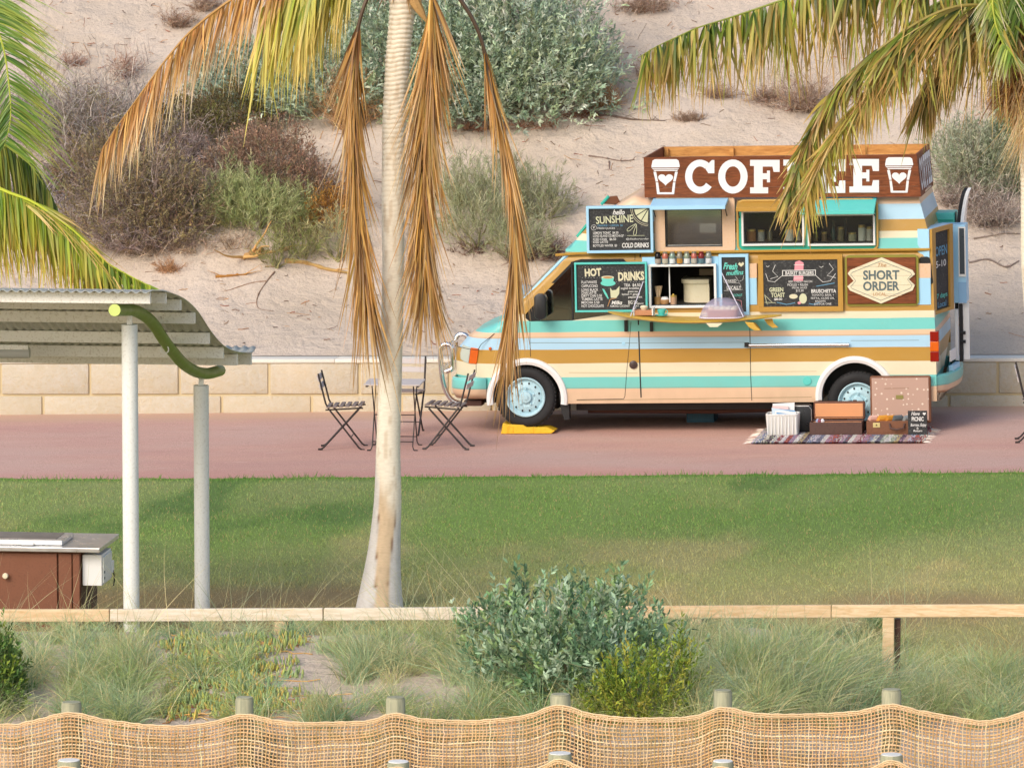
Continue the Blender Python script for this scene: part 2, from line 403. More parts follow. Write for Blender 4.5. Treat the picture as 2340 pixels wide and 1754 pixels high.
# lawn: soil-and-grass sheet with real blades standing on it
def lawn_h(X, Y):
    e = edge(X); k = sstep(0, 0.5, e-Y)
    return SL*X+0.005+0.03*k+0.05*k*(fbm(X*.35, Y*.35, 11, 3)-.5)*1.6*np.minimum(1, (e-Y)/2)
def lawn_dry(X, Y):                                           # 0 lush, 1 bare brown
    far = (CAM[1]-Y)*-1
    n = fbm(X*.45+3, Y*.16, 21, 4); m = fbm(X*1.7, Y*.9, 25, 3)
    d = sstep(-13.5, -16.5, Y)*0.55*sstep(0.30, 0.55, n+0.1)
    left = sstep(1.2, .2, X)*sstep(-13.6, -14.8, Y)*(.55+.6*n)
    right = sstep(3.8, 5.2, X)*sstep(-14.2, -15.4, Y)*sstep(.3, .55, n+.12)
    return np.clip(np.maximum.reduce([d*.6, left*0.95, right*0.75])+0.35*(m-.5)*sstep(-10, -16, Y), 0, 1)
def lawn_col(X, Y, rng):
    a = fbm(X*.5, Y*.16, 31, 3); b = fbm(X*1.3, Y*.5, 33, 3); dd = lawn_dry(X, Y)[:, None]
    lush, mid, pale = np.array(lin('#84a056')), np.array(lin('#98a668')), np.array(lin('#bdb27e'))
    dark = np.array(lin('#6a8a4c')); brown = np.array(lin('#a48a68'))
    k = sstep(0.35, 0.65, a)[:, None]; c = mid*(1-k)+lush*k
    k = (sstep(0.5, 0.75, b)*0.7*(.25+.75*sstep(-8, -12, Y)))[:, None]; c = c*(1-k)+pale*k
    k = (sstep(0.60, 0.74, fbm(X*.9+9, Y*.42, 37, 3))*0.75)[:, None]; c = c*(1-k)+dark*k
    k = (sstep(-9.5, -15, Y)*0.6*sstep(.25,.6,fbm(X*.7+2, Y*.3, 39, 3)+.12))[:, None]; c = c*(1-k)+pale*k
    k = (sstep(0.75, 0.1, edge(X)-Y)*0.75)[:, None]; c = c*(1-k)+np.array(lin('#5f9133'))*k
    return c*(1-dd)+brown*dd
t = NT('lawn_soil'); v = t.coord(); a = t.new('ShaderNodeAttribute'); a.attribute_name = 'col'
c = t.mix(t.ramp(t.noise(60, 4, v), [(.3, (.6,)*3), (.7, (0,)*3)]), a.outputs['Color'], t.mix(0.5, a.outputs['Color'], lin('#5b5330')))
t.col(c); t.bump(t.noise(80, 3, v), 0.6, 0.01); t.set(Roughness=0.95, Specular_IOR_Level=0.1)
xs = np.linspace(-9, 9, 260); xs = np.r_[np.linspace(-60, -9.2, 30), xs, np.linspace(9.2, 60, 30)]
X, T = np.meshgrid(xs, np.r_[0, 0.04, 0.1, np.linspace(.2, 16, 90), np.linspace(17, 40, 10)]); Y = edge(X)-T
Z = lawn_h(X, Y); nx = len(xs); V = np.stack([X, Y, Z], -1).reshape(-1, 3)
i = (np.arange(X.shape[0]-1)[:, None]*nx+np.arange(nx-1)[None]).ravel()
npmesh('lawn', V, np.stack([i, i+nx, i+nx+1, i+1], 1), t.m, lawn_col(V[:, 0], V[:, 1], R_), smooth=True, kind='structure')
def lawn_blades():
    rng = np.random.default_rng(5); bt = Batch()
    N = 330000
    X = rng.uniform(-8.3, 7.6, N); Y = edge(X)+0.03-rng.power(1.15, N)*16.5
    # tufts: pull blades together, and thin them out where the ground is dry
    keep = rng.uniform(size=N) > lawn_dry(X, Y)*0.8; X, Y = X[keep], Y[keep]; N = len(X)
    Z = lawn_h(X, Y)-0.004; L = rng.uniform(.014, .036, N)*(0.7+0.7*fbm(X*2, Y*2, 41, 2))
    L = L*(1+1.0*sstep(0.22, 0, edge(X)-Y)*(fbm(X*2.2, Y*0, 43, 2) > .45))
    d = np.stack([rng.normal(0, .45, N), rng.normal(0, .45, N), np.ones(N)], 1)
    col = lawn_col(X, Y, rng)*(1+rng.normal(0, .2, (N, 1)))*1.2
    dry = rng.uniform(size=N) < .08; col[dry] = np.array(lin('#c9b27c'))
    strips(bt, np.stack([X, Y, Z], 1), d, L, rng.uniform(.006, .010, N), np.clip(col, 0.01, 1), seg=1, prof=[1, .15], rng=rng)
    bt.build('grass', M['grassm'], kind='stuff', label='short green lawn grass between the red path and the rail', cat='grass')
lawn_blades()

# ------------------------------------------------------------------ limestone retaining wall
def wall_top(x): return 0.578+0.0138*x
wall = thing('limestone_wall', 'low cream limestone block wall along the back of the red path', 'wall')
t = NT('limestone'); v = t.coord(); oi = t.new('ShaderNodeObjectInfo')
n1 = t.noise(9, 6, v, 0.7, 0.4); n2 = t.noise(26, 5, v, 0.75); n3 = t.noise(1.1, 3, v)
c = t.mix(t.ramp(n1, [(.35, (0,)*3), (.65, (1,)*3)]), lin('#cdc6b8'), lin('#c6bca6'))
c = t.mix(t.ramp(n2, [(.50, (0,)*3), (.70, (.8,)*3)]), c, lin('#c9b58f'))
c = t.mix(t.ramp(n3, [(.5, (0,)*3), (.7, (.35,)*3)]), c, lin('#dcc6a4'))
c = t.mix(t.math('MULTIPLY', oi.outputs['Random'], .28), c, lin('#cfc0a0'))
t.col(c); t.bump(t.math('ADD', n2, t.math('MULTIPLY', n1, .6)), 0.7, 0.02); t.set(Roughness=.95, Specular_IOR_Level=.15)
M['lime_block'] = t.m
M['mortar'] = paint('sandy_mortar', lin('#d3c29c'), 0.95, 0.15, scale=12)
M['coping'] = paint('pale_coping', lin('#e9e4d8'), 0.9, 0.12, dirt=lin('#cfc2ac'), scale=10)
rb = random.Random(3)
course = 0.363                                                # joint between the two courses below the top
xL, xR = -16.0, 17.0
m = MB(); n = 66
for k in range(n):
    a, b = xL+(xR-xL)*k/n, xL+(xR-xL)*(k+1)/n
    m.hexa([(a, .025, SL*a-.2), (b, .025, SL*b-.2), (b, .34, SL*b-.2), (a, .34, SL*a-.2),
            (a, .025, wall_top(a)-.045), (b, .025, wall_top(b)-.045), (b, .34, wall_top(b)-.045), (a, .34, wall_top(a)-.045)])
m.build('mortar_core', M['mortar'], wall)
def block(x0, x1, zl0, zr0, zl1, zr1, name='block', y0=0.0, y1=.33, mat=None, bev=.012):
    j = rb.uniform(-.006, .006); mm = MB().hexa([(x0, y0+j, zl0), (x1, y0+j, zr0), (x1, y1, zr0), (x0, y1, zl0), (x0, y0+j, zl1), (x1, y0+j, zr1), (x1, y1, zr1), (x0, y1, zl1)])
    return mm.build(name, mat or M['lime_block'], wall, bevel=bev, smooth=True)
x0ref = at(208, 860, 0)[0]
jy = lambda x: at(1170, 902, 0)[2]+0.0135*x-0.0                # the long bed joint
for k in range(-9, 15):
    a = x0ref+k*1.02; b = a+1.02-.03
    block(a, b, jy(a)+.013, jy(b)+.013, wall_top(a)-.05, wall_top(b)-.05)
x1ref = at(101, 930, 0)[0]
for k in range(-9, 16):
    a = x1ref+k*1.02; b = a+1.02-.03
    block(a, b, SL*a-.1, SL*b-.1, jy(a)-.013, jy(b)-.013)
for k in range(-6, 9):
    a = xL+8+k*2.0-2; b = a+1.996
    block(a, b, wall_top(a)-.042, wall_top(b)-.042, wall_top(a), wall_top(b), 'coping_stone', -.006, .35, M['coping'], .006)

# ------------------------------------------------------------------ dune behind the wall
def dune(X, Y):
    X = np.asarray(X, float); Y = np.asarray(Y, float); d = np.maximum(Y-.33, 0)
    z = 0.585+0.014*X+0.30*np.minimum(d, 2.2)+0.56*np.clip(d-2.2, 0, 12)+0.42*np.clip(d-14.2, 0, 14)
    z = z+0.45*(fbm(X*.28+5, Y*.28, 51, 3)-.5)*sstep(0, 3, d)+0.10*(fbm(X*1.3, Y*1.3, 55, 3)-.5)*sstep(.2, 1.4, d)
    ridge = sstep(-6.3, -4.6, X)*sstep(-1.2, -2.0, X)         # hummock at the foot of the scrub
    z = z+0.34*ridge*np.exp(-((Y-3.0-.2*np.sin(X*2))/.75)**2)
    z = z+0.05*(fbm(X*3.6, Y*3.6, 57, 3)-.5)*sstep(.0, .6, d)
    return z
def hit_dune(px, py):
    d = ray(px, py)/FPX; s = 68.0
    for _ in range(600):
        p = CAM+d*s
        if p[1] > .34 and p[2] < dune(p[0], p[1]): return CAM+d*(s-.02)
        s += .04
    return CAM+d*s
t = NT('dune_sand'); v = t.coord()
n1 = t.noise(.8, 5, v); n2 = t.noise(8, 6, v, .65); n3 = t.noise(45, 3, v); n4 = t.noise(16, 4, v, .6, .8)
c = t.mix(t.ramp(n1, [(.35, (0,)*3), (.65, (1,)*3)]), lin('#c9b8a5'), lin('#d2c2b2'))
c = t.mix(t.ramp(n2, [(.55, (0,)*3), (.75, (.4,)*3)]), c, lin('#b7a592'))
c = t.mix(t.ramp(n4, [(.66, (0,)*3), (.72, (.5,)*3)]), c, lin('#957d68'))
c = t.mix(t.ramp(n3, [(.32, (.35,)*3), (.42, (0,)*3)]), c, lin('#8f7a68'))
t.col(c); n5 = t.noise(3.2, 3, v, .5, .6); t.bump(t.math('ADD', t.math('MULTIPLY', n5, 1.2), t.math('ADD', n2, t.math('MULTIPLY', n3, .2))), .75, .06); t.set(Roughness=.95, Specular_IOR_Level=.15)
M['sand'] = t.m
xs = np.r_[np.linspace(-60, -10.4, 30), np.linspace(-10, 10, 280), np.linspace(10.4, 60, 30)]
ys = np.r_[np.linspace(.33, 14, 190), np.linspace(14.3, 60, 60)]
V, F = grid(xs, ys, dune); npmesh('dune', V, F, t.m, smooth=True, kind='structure')

# ------------------------------------------------------------------ sand bank in front, between the rail and the drift fence
RAIL_Y, FENCE_Y = -21.0, -25.3
def bank(X, Y):
    X = np.asarray(X, float); Y = np.asarray(Y, float)
    top = 0.70+0.10*(fbm(X*.8, Y*.8, 61, 3)-.5)
    top = top*(1-.80*sstep(4.3, 5.9, X))
    top = top+.18*np.exp(-((X-.1)/1.6)**2-((Y+24)/1.1)**2)*0
    k = sstep(RAIL_Y+.05, RAIL_Y-.35, Y); top = top*(1-.38*sstep(-22.2, -25.0, Y))*(1-sstep(-24.95, -25.3, Y))
    z = SL*X-0.02+top*k-.35*sstep(-25.0, -25.6, Y)
    return z+.03*(fbm(X*4, Y*4, 63, 2)-.5)*k
xs = np.r_[np.linspace(-40, -4.1, 20), np.linspace(-4, 9, 190), np.linspace(9.1, 40, 20)]
ys = np.r_[np.linspace(-44, -27.2, 12), np.linspace(-27, -20.85, 90)]
V, F = grid(xs, ys, bank); npmesh('sand_bank', V, F, M['sand'], smooth=True, kind='structure')
def hit_bank(px, py):
    d = ray(px, py)/FPX; s = 42.0
    while s < 52:
        p = CAM+d*s
        if p[2] < bank(p[0], p[1]): return p
        s += .02
    return p
# ------------------------------------------------------------------ the camper van; its frame: u to the rear, v away from the camera, w up
VY, TILT = 0.036, 0.0235
eu = np.array([math.cos(VY)*math.cos(TILT), -math.sin(VY)*math.cos(TILT), math.sin(TILT)])
ev = np.array([math.sin(VY), math.cos(VY), 0.0]); ew = np.cross(eu, ev)
VO = ground(1202, 991); VF = Frame(VO, [eu, ev, ew]); VP = VF.v
WID = 1.93
def vu(px, py=900, v=0.0): return VP(px, py, v)[0]
def vw(px, py, v=0.0): return VP(px, py, v)[2]
van = thing('camper_van', 'striped high-roof camper van in teal, cream, mustard and light blue parked by the wall', 'van', VF)

bands = [(920, 1600), (886, 1600), (860.5, 1600), (828.5, 1600), (797, 1600), (770, 1600), (758, 1600), (731, 1600), (714, 1760), (571.5, 2058), (543.6, 2058), (528, 2058), (500.7, 2058), (468, 2058)]
BW = [vw(x, y, 0.0 if y > 700 else 0.10) for y, x in bands]
BC = [PEACH, TEAL, CREAM, MUST, LBLUE, PEACH, TEAL, CREAM, MUST, TEAL, CREAM, MUST, LBLUE, PEACH]
def stripe_mat(name, rough=0.32):
    t = NT(name); tc = t.new('ShaderNodeTexCoord'); sp = t.new('ShaderNodeSeparateXYZ'); t.l.new(tc.outputs['Object'], sp.inputs[0])
    wob = t.math('MULTIPLY', t.math('SUBTRACT', t.noise(1.5, 2, tc.outputs['Object']), .5), .012)
    z = t.math('ADD', sp.outputs[2], wob)
    f = t.math('DIVIDE', z, 3.2)
    c = t.ramp(f, [(0, BC[0])]+[(w/3.2, c) for w, c in zip(BW[1:], BC[1:])], 'CONSTANT')
    # hand painted edges: a thin darker line where two colours meet
    ln = []
    for w in BW[1:]: ln += [((w-.004)/3.2, (0, 0, 0)), ((w-.003)/3.2, (.28,)*3), ((w+.002)/3.2, (0, 0, 0))]
    lo = t.ramp(f, [(0, (0, 0, 0))]+ln[:27], 'CONSTANT')
    c = t.mix(lo, c, lin('#6b5a3a'))
    n = t.noise(3, 5, tc.outputs['Object']); c = t.mix(t.math('MULTIPLY', n, .22), c, t.mix(.5, c, lin('#a08f70')))
    n2 = t.noise(22, 4, tc.outputs['Object'], .7)
    c = t.mix(t.ramp(n2, [(.64, (0, 0, 0)), (.74, (.28,)*3)]), c, lin('#b59a6a'))
    low = t.ramp(f, [(BW[0]/3.2, (.5,)*3), ((BW[0]+.30)/3.2, (0, 0, 0))])
    c = t.mix(t.math('MULTIPLY', low, t.noise(7, 4, t.coord((1, 1, .5)))), c, lin('#9c8768'))
    t.col(c); t.bump(t.noise(2.6, 3, tc.outputs['Object']), .35, .04); t.set(Roughness=rough, Specular_IOR_Level=.45)
    return t.m
M['stripes'] = stripe_mat('striped_body_paint')

FC = VP(1202, 906.5, .06); RC = VP(1961, 918.5, .06)           # wheel centres
uF, uR = FC[0], RC[0]
aF = VP(1204.5, 911, 0); aR = VP(1955, 905, 0)                  # arch centres
raF = 0.385; raR = 0.375
wS = vw(1600, 920)                                             # sill
u0, u1 = vu(1029, 860), vu(2139, 800)
tops = [(1028, 846, .5), (1032, 815, .5), (1038, 799, .5), (1054, 785, .5), (1077, 762, .6), (1099, 746, .7), (1146, 727, .8), (1172, 716, .9), (1179, 707, .9), (1240, 645, .9), (1299, 585, .9)]
TU = []; TW = []
for px, py, v in tops: q = VP(px, py, v); TU.append(q[0]); TW.append(q[2])
gut = vw(1700, 572.5, .06)                                     # rain gutter between body and high roof
TU += [TU[-1]+.06, u1+.3]; TW += [gut-.01, gut]
def side_in(w):                                                # how far the side leans in at height w
    return 0.0 if w < 1.15 else 0.075*((w-1.15)/(gut-1.15))**1.3
def nose_in(u):                                                # the nose narrows to the front
    return 0.42*max(0, 1-(u-u0)/0.55)**2.2
def tail_bulge(v): return 0.13*(1-(2*v/WID-1)**2)
def body_ring(u, rear=False):
    wt = float(np.interp(u, TU, TW)); wb = wS
    for (a, r) in ((aF, raF), (aR, raR)):
        dd = r*r-(u-a[0])**2
        if dd > 0: wb = max(wb, a[2]+math.sqrt(dd)) if wb < a[2] or True else wb
    if u < aF[0]-raF: wb = vw(1080, 911)
    if u < u0+.12: wb = wb+.05*(1-(u-u0)/.12)
    wb = min(wb, wt-.03); ins = nose_in(u); pts = []
    rr = min(.09, (wt-wb)*.35)
    hs = np.linspace(wb, wt-rr, 12)
    pts.append((ins+.16, wb-.0)); pts.append((ins+.02, wb))
    for h in hs: pts.append((ins+side_in(h), h))
    s0 = side_in(wt-rr)+ins
    for k in range(1, 6):
        a = k/5*math.pi/2; pts.append((s0+rr*(1-math.cos(a))*(1 if wt > 1.2 else 2.2), wt-rr+rr*math.sin(a)))
    half = pts; cen = [(WID/2, wt+.012)]
    full = half+cen+[(WID-p, q) for p, q in half[::-1]]
    return full
us = list(np.arange(u0, u1, .03))+[u1]
for a, r in ((aF, raF), (aR, raR)): us += [a[0]-r+.0005, a[0]-r-.0005, a[0]+r-.0005, a[0]+r+.0005, a[0]-r+.006, a[0]+r-.006, a[0]-r+.015, a[0]+r-.015]
us = sorted(set(round(float(u), 5) for u in us))
m = MB(); vs = []; fs = []; rings = [body_ring(u) for u in us]; n = len(rings[0])
for u, rg in zip(us, rings):
    kk = max(0, (u-(u1-.35))/.35)**3
    for (v, w) in rg: vs.append((u+tail_bulge(v)*kk-0.05*kk*max(0, (w-1.0)), v, w))
for i in range(len(us)-1):
    for j in range(n): fs.append((i*n+j, (i+1)*n+j, (i+1)*n+(j+1) % n, i*n+(j+1) % n))
fs.append(tuple(range(n))); fs.append(tuple(range((len(us)-1)*n, len(us)*n))[::-1])
m.add(vs, fs); body = m.build('body', M['stripes'], van, smooth=True)

# high roof
rt = [(1300, 583), (1304, 572), (1324, 541), (1360, 503), (1413, 467), (1459, 439)]
RU = []; RW = []
for px, py in rt: q = VP(px, py, .5); RU.append(q[0]); RW.append(q[2])
rtop = vw(1800, 446, .3)
RU += [RU[-1]+.12, RU[-1]+.5, u1+.5]; RW += [rtop-.015, rtop, rtop]
def roof_in(w): return side_in(gut)+.0+.085*((w-gut)/(rtop-gut))
rr_us = np.arange(RU[0], u1+.001, .05); vs = []; fs = []; n = None
for u in rr_us:
    wt = max(float(np.interp(u, RU, RW)), gut+.02); rr = min(.10, (wt-gut)*.6)
    f = max(0, 1-(u-RU[0])/.5); nin = .18*f**2
    pts = [(roof_in(h)+nin, h) for h in np.linspace(gut-.015, wt-rr, 6)]
    s0 = roof_in(wt-rr)+nin
    pts += [(s0+rr*(1-math.cos(k/5*math.pi/2)), wt-rr+rr*math.sin(k/5*math.pi/2)) for k in range(1, 6)]
    full = pts+[(WID/2, wt+.03)]+[(WID-p, q) for p, q in pts[::-1]]; n = len(full)
    kk = max(0, (u-(u1-.35))/.35)**2
    for v, w in full: vs.append((u+(tail_bulge(v)-.03)*kk-.19*kk*max(0, (w-gut)/(rtop-gut)), v, w))
for i in range(len(rr_us)-1):
    for j in range(n): fs.append((i*n+j, (i+1)*n+j, (i+1)*n+(j+1) % n, i*n+(j+1) % n))
fs.append(tuple(range(n))); fs.append(tuple(range((len(rr_us)-1)*n, len(rr_us)*n))[::-1])
roof = MB().add(vs, fs).build('high_roof', M['stripes'], van, smooth=True)

def cut(o, boxes, matl):
    """carve real openings into a shell"""
    cs = []
    for a, b in boxes: cs.append(B(a, b).build('cutter', matl, van))
    o.data.materials.append(matl)
    bpy.context.view_layer.update()
    for c in cs:
        md = o.modifiers.new('b', 'BOOLEAN'); md.object = c; md.operation = 'DIFFERENCE'; md.solver = 'EXACT'; md.material_mode = 'TRANSFER'
    dg = bpy.context.evaluated_depsgraph_get(); me = bpy.data.meshes.new_from_object(o.evaluated_get(dg))
    o.modifiers.clear(); o.data = me
    for c in cs: bpy.data.objects.remove(c)
def rect(x0, y0, x1, y1, v=0.0):                                # photograph rectangle -> u0,w0,u1,w1 on the plane v
    a = VP((x0+x1)/2, y0, v); b = VP((x0+x1)/2, y1, v); l = VP(x0, (y0+y1)/2, v); r = VP(x1, (y0+y1)/2, v)
    return l[0], b[2], r[0], a[2]
VS = side_in(1.9)                                               # side plane at the window strip
VR = roof_in((gut+rtop)/2)                                      # side plane of the high roof
wA = rect(1521, 477, 1652, 563, VR); wB = rect(1700, 484, 1834, 556, VR-.05); wC = rect(1851, 492, 1996, 556, VR-.05)
sv = rect(1489, 608, 1633, 697, VS-.04)
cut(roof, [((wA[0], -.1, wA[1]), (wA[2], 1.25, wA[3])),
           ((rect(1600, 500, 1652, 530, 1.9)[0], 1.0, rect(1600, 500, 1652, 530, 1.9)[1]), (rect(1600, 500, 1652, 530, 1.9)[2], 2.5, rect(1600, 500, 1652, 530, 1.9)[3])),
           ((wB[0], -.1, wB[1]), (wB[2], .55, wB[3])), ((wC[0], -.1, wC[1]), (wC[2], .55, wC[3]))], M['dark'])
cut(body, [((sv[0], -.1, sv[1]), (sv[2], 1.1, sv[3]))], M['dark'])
# cab: hollow the driver's window
cw = [(1198, 722), (1246, 668), (1312, 602), (1330, 597), (1418, 596), (1432, 606), (1430, 712), (1308, 731), (1212, 733)]
cab = MB().prism([(lambda q: (q[0], q[2]))(VP(x, y, VS)) for x, y in cw], -.2, 1.2, 1).build('cutter', M['dark'], van)
body.data.materials.append(M['dark']); bpy.context.view_layer.update()
md = body.modifiers.new('b', 'BOOLEAN'); md.object = cab; md.solver = 'EXACT'; md.material_mode = 'TRANSFER'
me = bpy.data.meshes.new_from_object(body.evaluated_get(bpy.context.evaluated_depsgraph_get())); body.modifiers.clear(); body.data = me; bpy.data.objects.remove(cab)

def pl(pts, v): return [(lambda q: (q[0], q[2]))(VP(x, y, v)) for x, y in pts]
def frame4(name, r, t, v0, v1, mat, parent=van, bev=.003):      # rectangular frame around opening r of bar width t
    a, b, c, d = r; m = MB()
    for p, q in (((a-t, b-t), (c+t, b)), ((a-t, d), (c+t, d+t)), ((a-t, b), (a, d)), ((c, b), (c+t, d))):
        m.box((p[0], v0, p[1]), (q[0], v1, q[1]))
    return m.build(name, mat, parent, bevel=bev)
def panel(name, r, v0, v1, mat, parent=van, bev=.004, **k): return B((r[0], v0, r[1]), (r[2], v1, r[3])).build(name, mat, parent, bevel=bev, **k)
def rrect(r, rad, n=5):
    a, b, c, d = r; P = []
    for cx, cy, s in ((c-rad, d-rad, 0), (a+rad, d-rad, 1), (a+rad, b+rad, 2), (c-rad, b+rad, 3)):
        for k in range(n+1): w = math.pi/2*(s+k/n); P.append((cx+rad*math.cos(w), cy+rad*math.sin(w)))
    return P
def ring_prism(outer, inner, v0, v1):
    n = len(outer); m = MB()
    vs = [(p[0], v0, p[1]) for p in outer]+[(p[0], v0, p[1]) for p in inner]+[(p[0], v1, p[1]) for p in outer]+[(p[0], v1, p[1]) for p in inner]
    fs = []
    for i in range(n):
        j = (i+1) % n
        fs += [(i, j, n+j, n+i), (2*n+i, 3*n+i, 3*n+j, 2*n+j), (i, 2*n+i, 2*n+j, j), (n+i, n+j, 3*n+j, 3*n+i)]
    return m.add(vs, fs)

# --- cab glass, seals, interior
gl = B((0, 0, 0), (0, 0, 0)); gl = MB().prism(pl(cw, VS), VS-.012, VS-.006)
win = gl.build('side_window', M['glass'], van)
seal_o = pl([(1190, 727), (1243, 664), (1309, 597), (1328, 592), (1424, 591), (1438, 603), (1435, 715), (1308, 736), (1205, 738)], VS)
ring_prism(seal_o, pl(cw, VS), VS-.03, VS+.004).build('seal', M['black'], win)
MB().prism(pl([(1190, 727), (1215, 702), (1232, 690), (1236, 732), (1205, 738)], VS), VS-.04, VS).build('quarter_cover', M['blackgloss'], van)
q = rect(1306.5, 598, 1310, 732, VS); panel('window_divider', q, VS-.028, VS-.002, M['black'], bev=0)
sb = MB(); c0 = VP(1275, 708, .55)
sb.lathe([(.0, .0), (.19, .0), (.20, .35), (.17, .60), (.08, .70), (.0, .71)], c=(c0[0]+.32, .5, c0[2]-.42), n=16)
sb.build('seat', paint('teal_seat', lin('#1d6c70'), .9), van, smooth=True)
MB().tube([(c0[0]-.12, .32+.17*math.cos(a), c0[2]+.02+.17*math.sin(a)) for a in np.linspace(0, 2*math.pi, 20)], .014, 6, False).build('steering_wheel', M['black'], van, smooth=True)
MB().tube([VP(1243, 668, 0)*[1, 0, 1]+[0, .75, 0], VP(1243, 668, 0)*[1, 0, 1]+[0.5, .75, .02]], .05, 8).build('sun_visor', M['cream'], van)
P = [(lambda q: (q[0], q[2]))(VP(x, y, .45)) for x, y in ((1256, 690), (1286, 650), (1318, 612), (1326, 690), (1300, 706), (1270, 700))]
MB().prism(P, .45, .47).build('reflection_panel', paint('pale_reflection', lin('#b9c6c0'), .5, .35, scale=9), van)  # added pale panel, its colour stands in for reflections in the side window
# windscreen: dark glass sheet lying just above the raked front
wsA, wsB = VP(1180, 704, .9), VP(1300, 583, .9)
off = .006
m = MB(); u_a, w_a, u_b, w_b = wsA[0]+.03, wsA[2]+.03, wsB[0]-.04, wsB[2]-.03
m.hexa([(u_a-.02, .14, w_a), (u_a-.02, WID-.14, w_a), (u_a+.02, WID-.14, w_a-.02), (u_a+.02, .14, w_a-.02),
        (u_b-.02, .17, w_b+.012), (u_b-.02, WID-.17, w_b+.012), (u_b+.02, WID-.17, w_b-.01), (u_b+.02, .17, w_b-.01)])
m.build('windscreen', M['glass'], van)
stp = MB(); A = VP(1175, 713, .08); Bp = VP(1299, 583, .08)
stp.tube([A+[-.01, 0, .01], (A+Bp)/2+[-.012, 0, .012], Bp+[-.01, 0, .01]], .022, 6).build('windscreen_pillar_trim', M['lblue'], van, smooth=True)

# --- wheels
def wheel(c, name='wheel', far=False):
    w = MB(); R, W2 = .328, .095; s = 1 if not far else -1
    prof = [(.215, -W2*.72), (.25, -W2*.98), (.295, -W2), (R-.012, -W2*.86), (R, -W2*.55), (R, W2*.55), (R-.012, W2*.86), (.295, W2), (.25, W2), (.215, W2*.8)]
    o = thing_part(name, c)
    MB().lathe(prof, c, 48, 1).build('tyre', M['tyre'], o, smooth=True)
    tr = MB()
    for k in range(48):
        a = 2*math.pi*k/48
        for q in (-.05, 0.0, .05):
            ca, sa = math.cos(a+(.03 if q else 0)), math.sin(a+(.03 if q else 0))
            p = [(c[0]+ca*(R+dr)-sa*dt, c[1]+q+dv, c[2]+sa*(R+dr)+ca*dt) for dr, dt, dv in
                 ((-.01, -.014, -.02), (-.01, .014, -.02), (-.01, .014, .02), (-.01, -.014, .02), (.004, -.014, -.02), (.004, .014, -.02), (.004, .014, .02), (.004, -.014, .02))]
            tr.hexa(p)
    tr.build('tread', M['tyre'], o, kind='stuff')
    y = c[1]
    rim = [(.216, y-.085*s), (.207, y-.092*s), (.197, y-.086*s), (.185, y-.055*s), (.176, y-.045*s), (.150, y-.062*s), (.105, y-.066*s), (.085, y-.052*s), (.068, y-.052*s), (.064, y-.085*s), (.058, y-.092*s), (.030, y-.094*s), (.028, y-.104*s), (.0, y-.106*s)]
    MB().lathe([(r, h) for r, h in rim], (c[0], 0, c[2]), 40, 1).build('rim', M['rim'], o, smooth=True)
    MB().lathe([(.216, y-.08*s), (.216, y+.07), (.02, y+.07)], (c[0], 0, c[2]), 32, 1).build('brake_drum', M['black'], o, smooth=True)
    if not far:
        for k in range(12):
            a = 2*math.pi*(k+.5)/12; p = (c[0]+.152*math.cos(a), c[2]+.152*math.sin(a))
            MB().prism([(p[0]+.0125*math.cos(b)*.8-0, p[1]+.0125*math.sin(b)) for b in np.linspace(0, 2*math.pi, 9)[:-1]], y-.068, y-.060).build('rim_hole', M['black'], o)
        for k in range(5):
            a = 2*math.pi*k/5+.3; p = (c[0]+.092*math.cos(a), 0, c[2]+.092*math.sin(a))
            MB().lathe([(.0125, y-.05), (.0125, y-.078), (.008, y-.083), (0, y-.083)], p, 6, 1).build('wheel_nut', M['rim'], o)
    return o
def thing_part(name, c):
    o = link(bpy.data.objects.new(name, None)); o.parent = van; o.empty_display_size = .1; o['_b'] = [0.0, 0.0, 0.0]; return o
cF = np.array([uF, .105, FC[2]]); cR = np.array([uR, .115, RC[2]])
wheel(cF); wheel(cR); wheel((uF, WID-.11, FC[2]+.0), far=True); wheel((uR, WID-.11, RC[2]), far=True)
for nm, a, r in (('front', aF, raF), ('rear', aR, raR)):
    MB().lathe([(r+.03, .03), (r+.03, .30), (r+.0, .32), (.02, .32)], (a[0], 0, a[2]), 40, 1).build('wheel_well', M['black'], van) if False else None
# arch trims
def arch(a, r, w0, name='wheel_arch_trim', th=.062, out=.035, a0=None, a1=None):
    lo = math.asin(max(-1, min(1, (w0-a[2])/(r+th)))); P = []; n = 40
    angs = np.linspace(lo if a0 is None else a0, math.pi-lo if a1 is None else a1, n); m = MB(); vs = []; fs = []
    for w in angs:
        for rad, v in ((r-.012, .06), (r-.012, -out*.6), (r+th*.35, -out), (r+th*.85, -out*.7), (r+th, .012), (r+th*.7, .02)):
            vs.append((a[0]+rad*math.cos(w), v, a[2]+rad*math.sin(w)))
    k = 6
    for i in range(n-1):
        for j in range(k): fs.append((i*k+j, (i+1)*k+j, (i+1)*k+(j+1) % k, i*k+(j+1) % k))
    fs += [tuple(range(k)), tuple(range((n-1)*k, n*k))[::-1]]
    return m.add(vs, fs).build(name, M['white'], van, smooth=True)
arch(aF, raF, vw(1300, 925)); arch(aR, raR, vw(1870, 915))
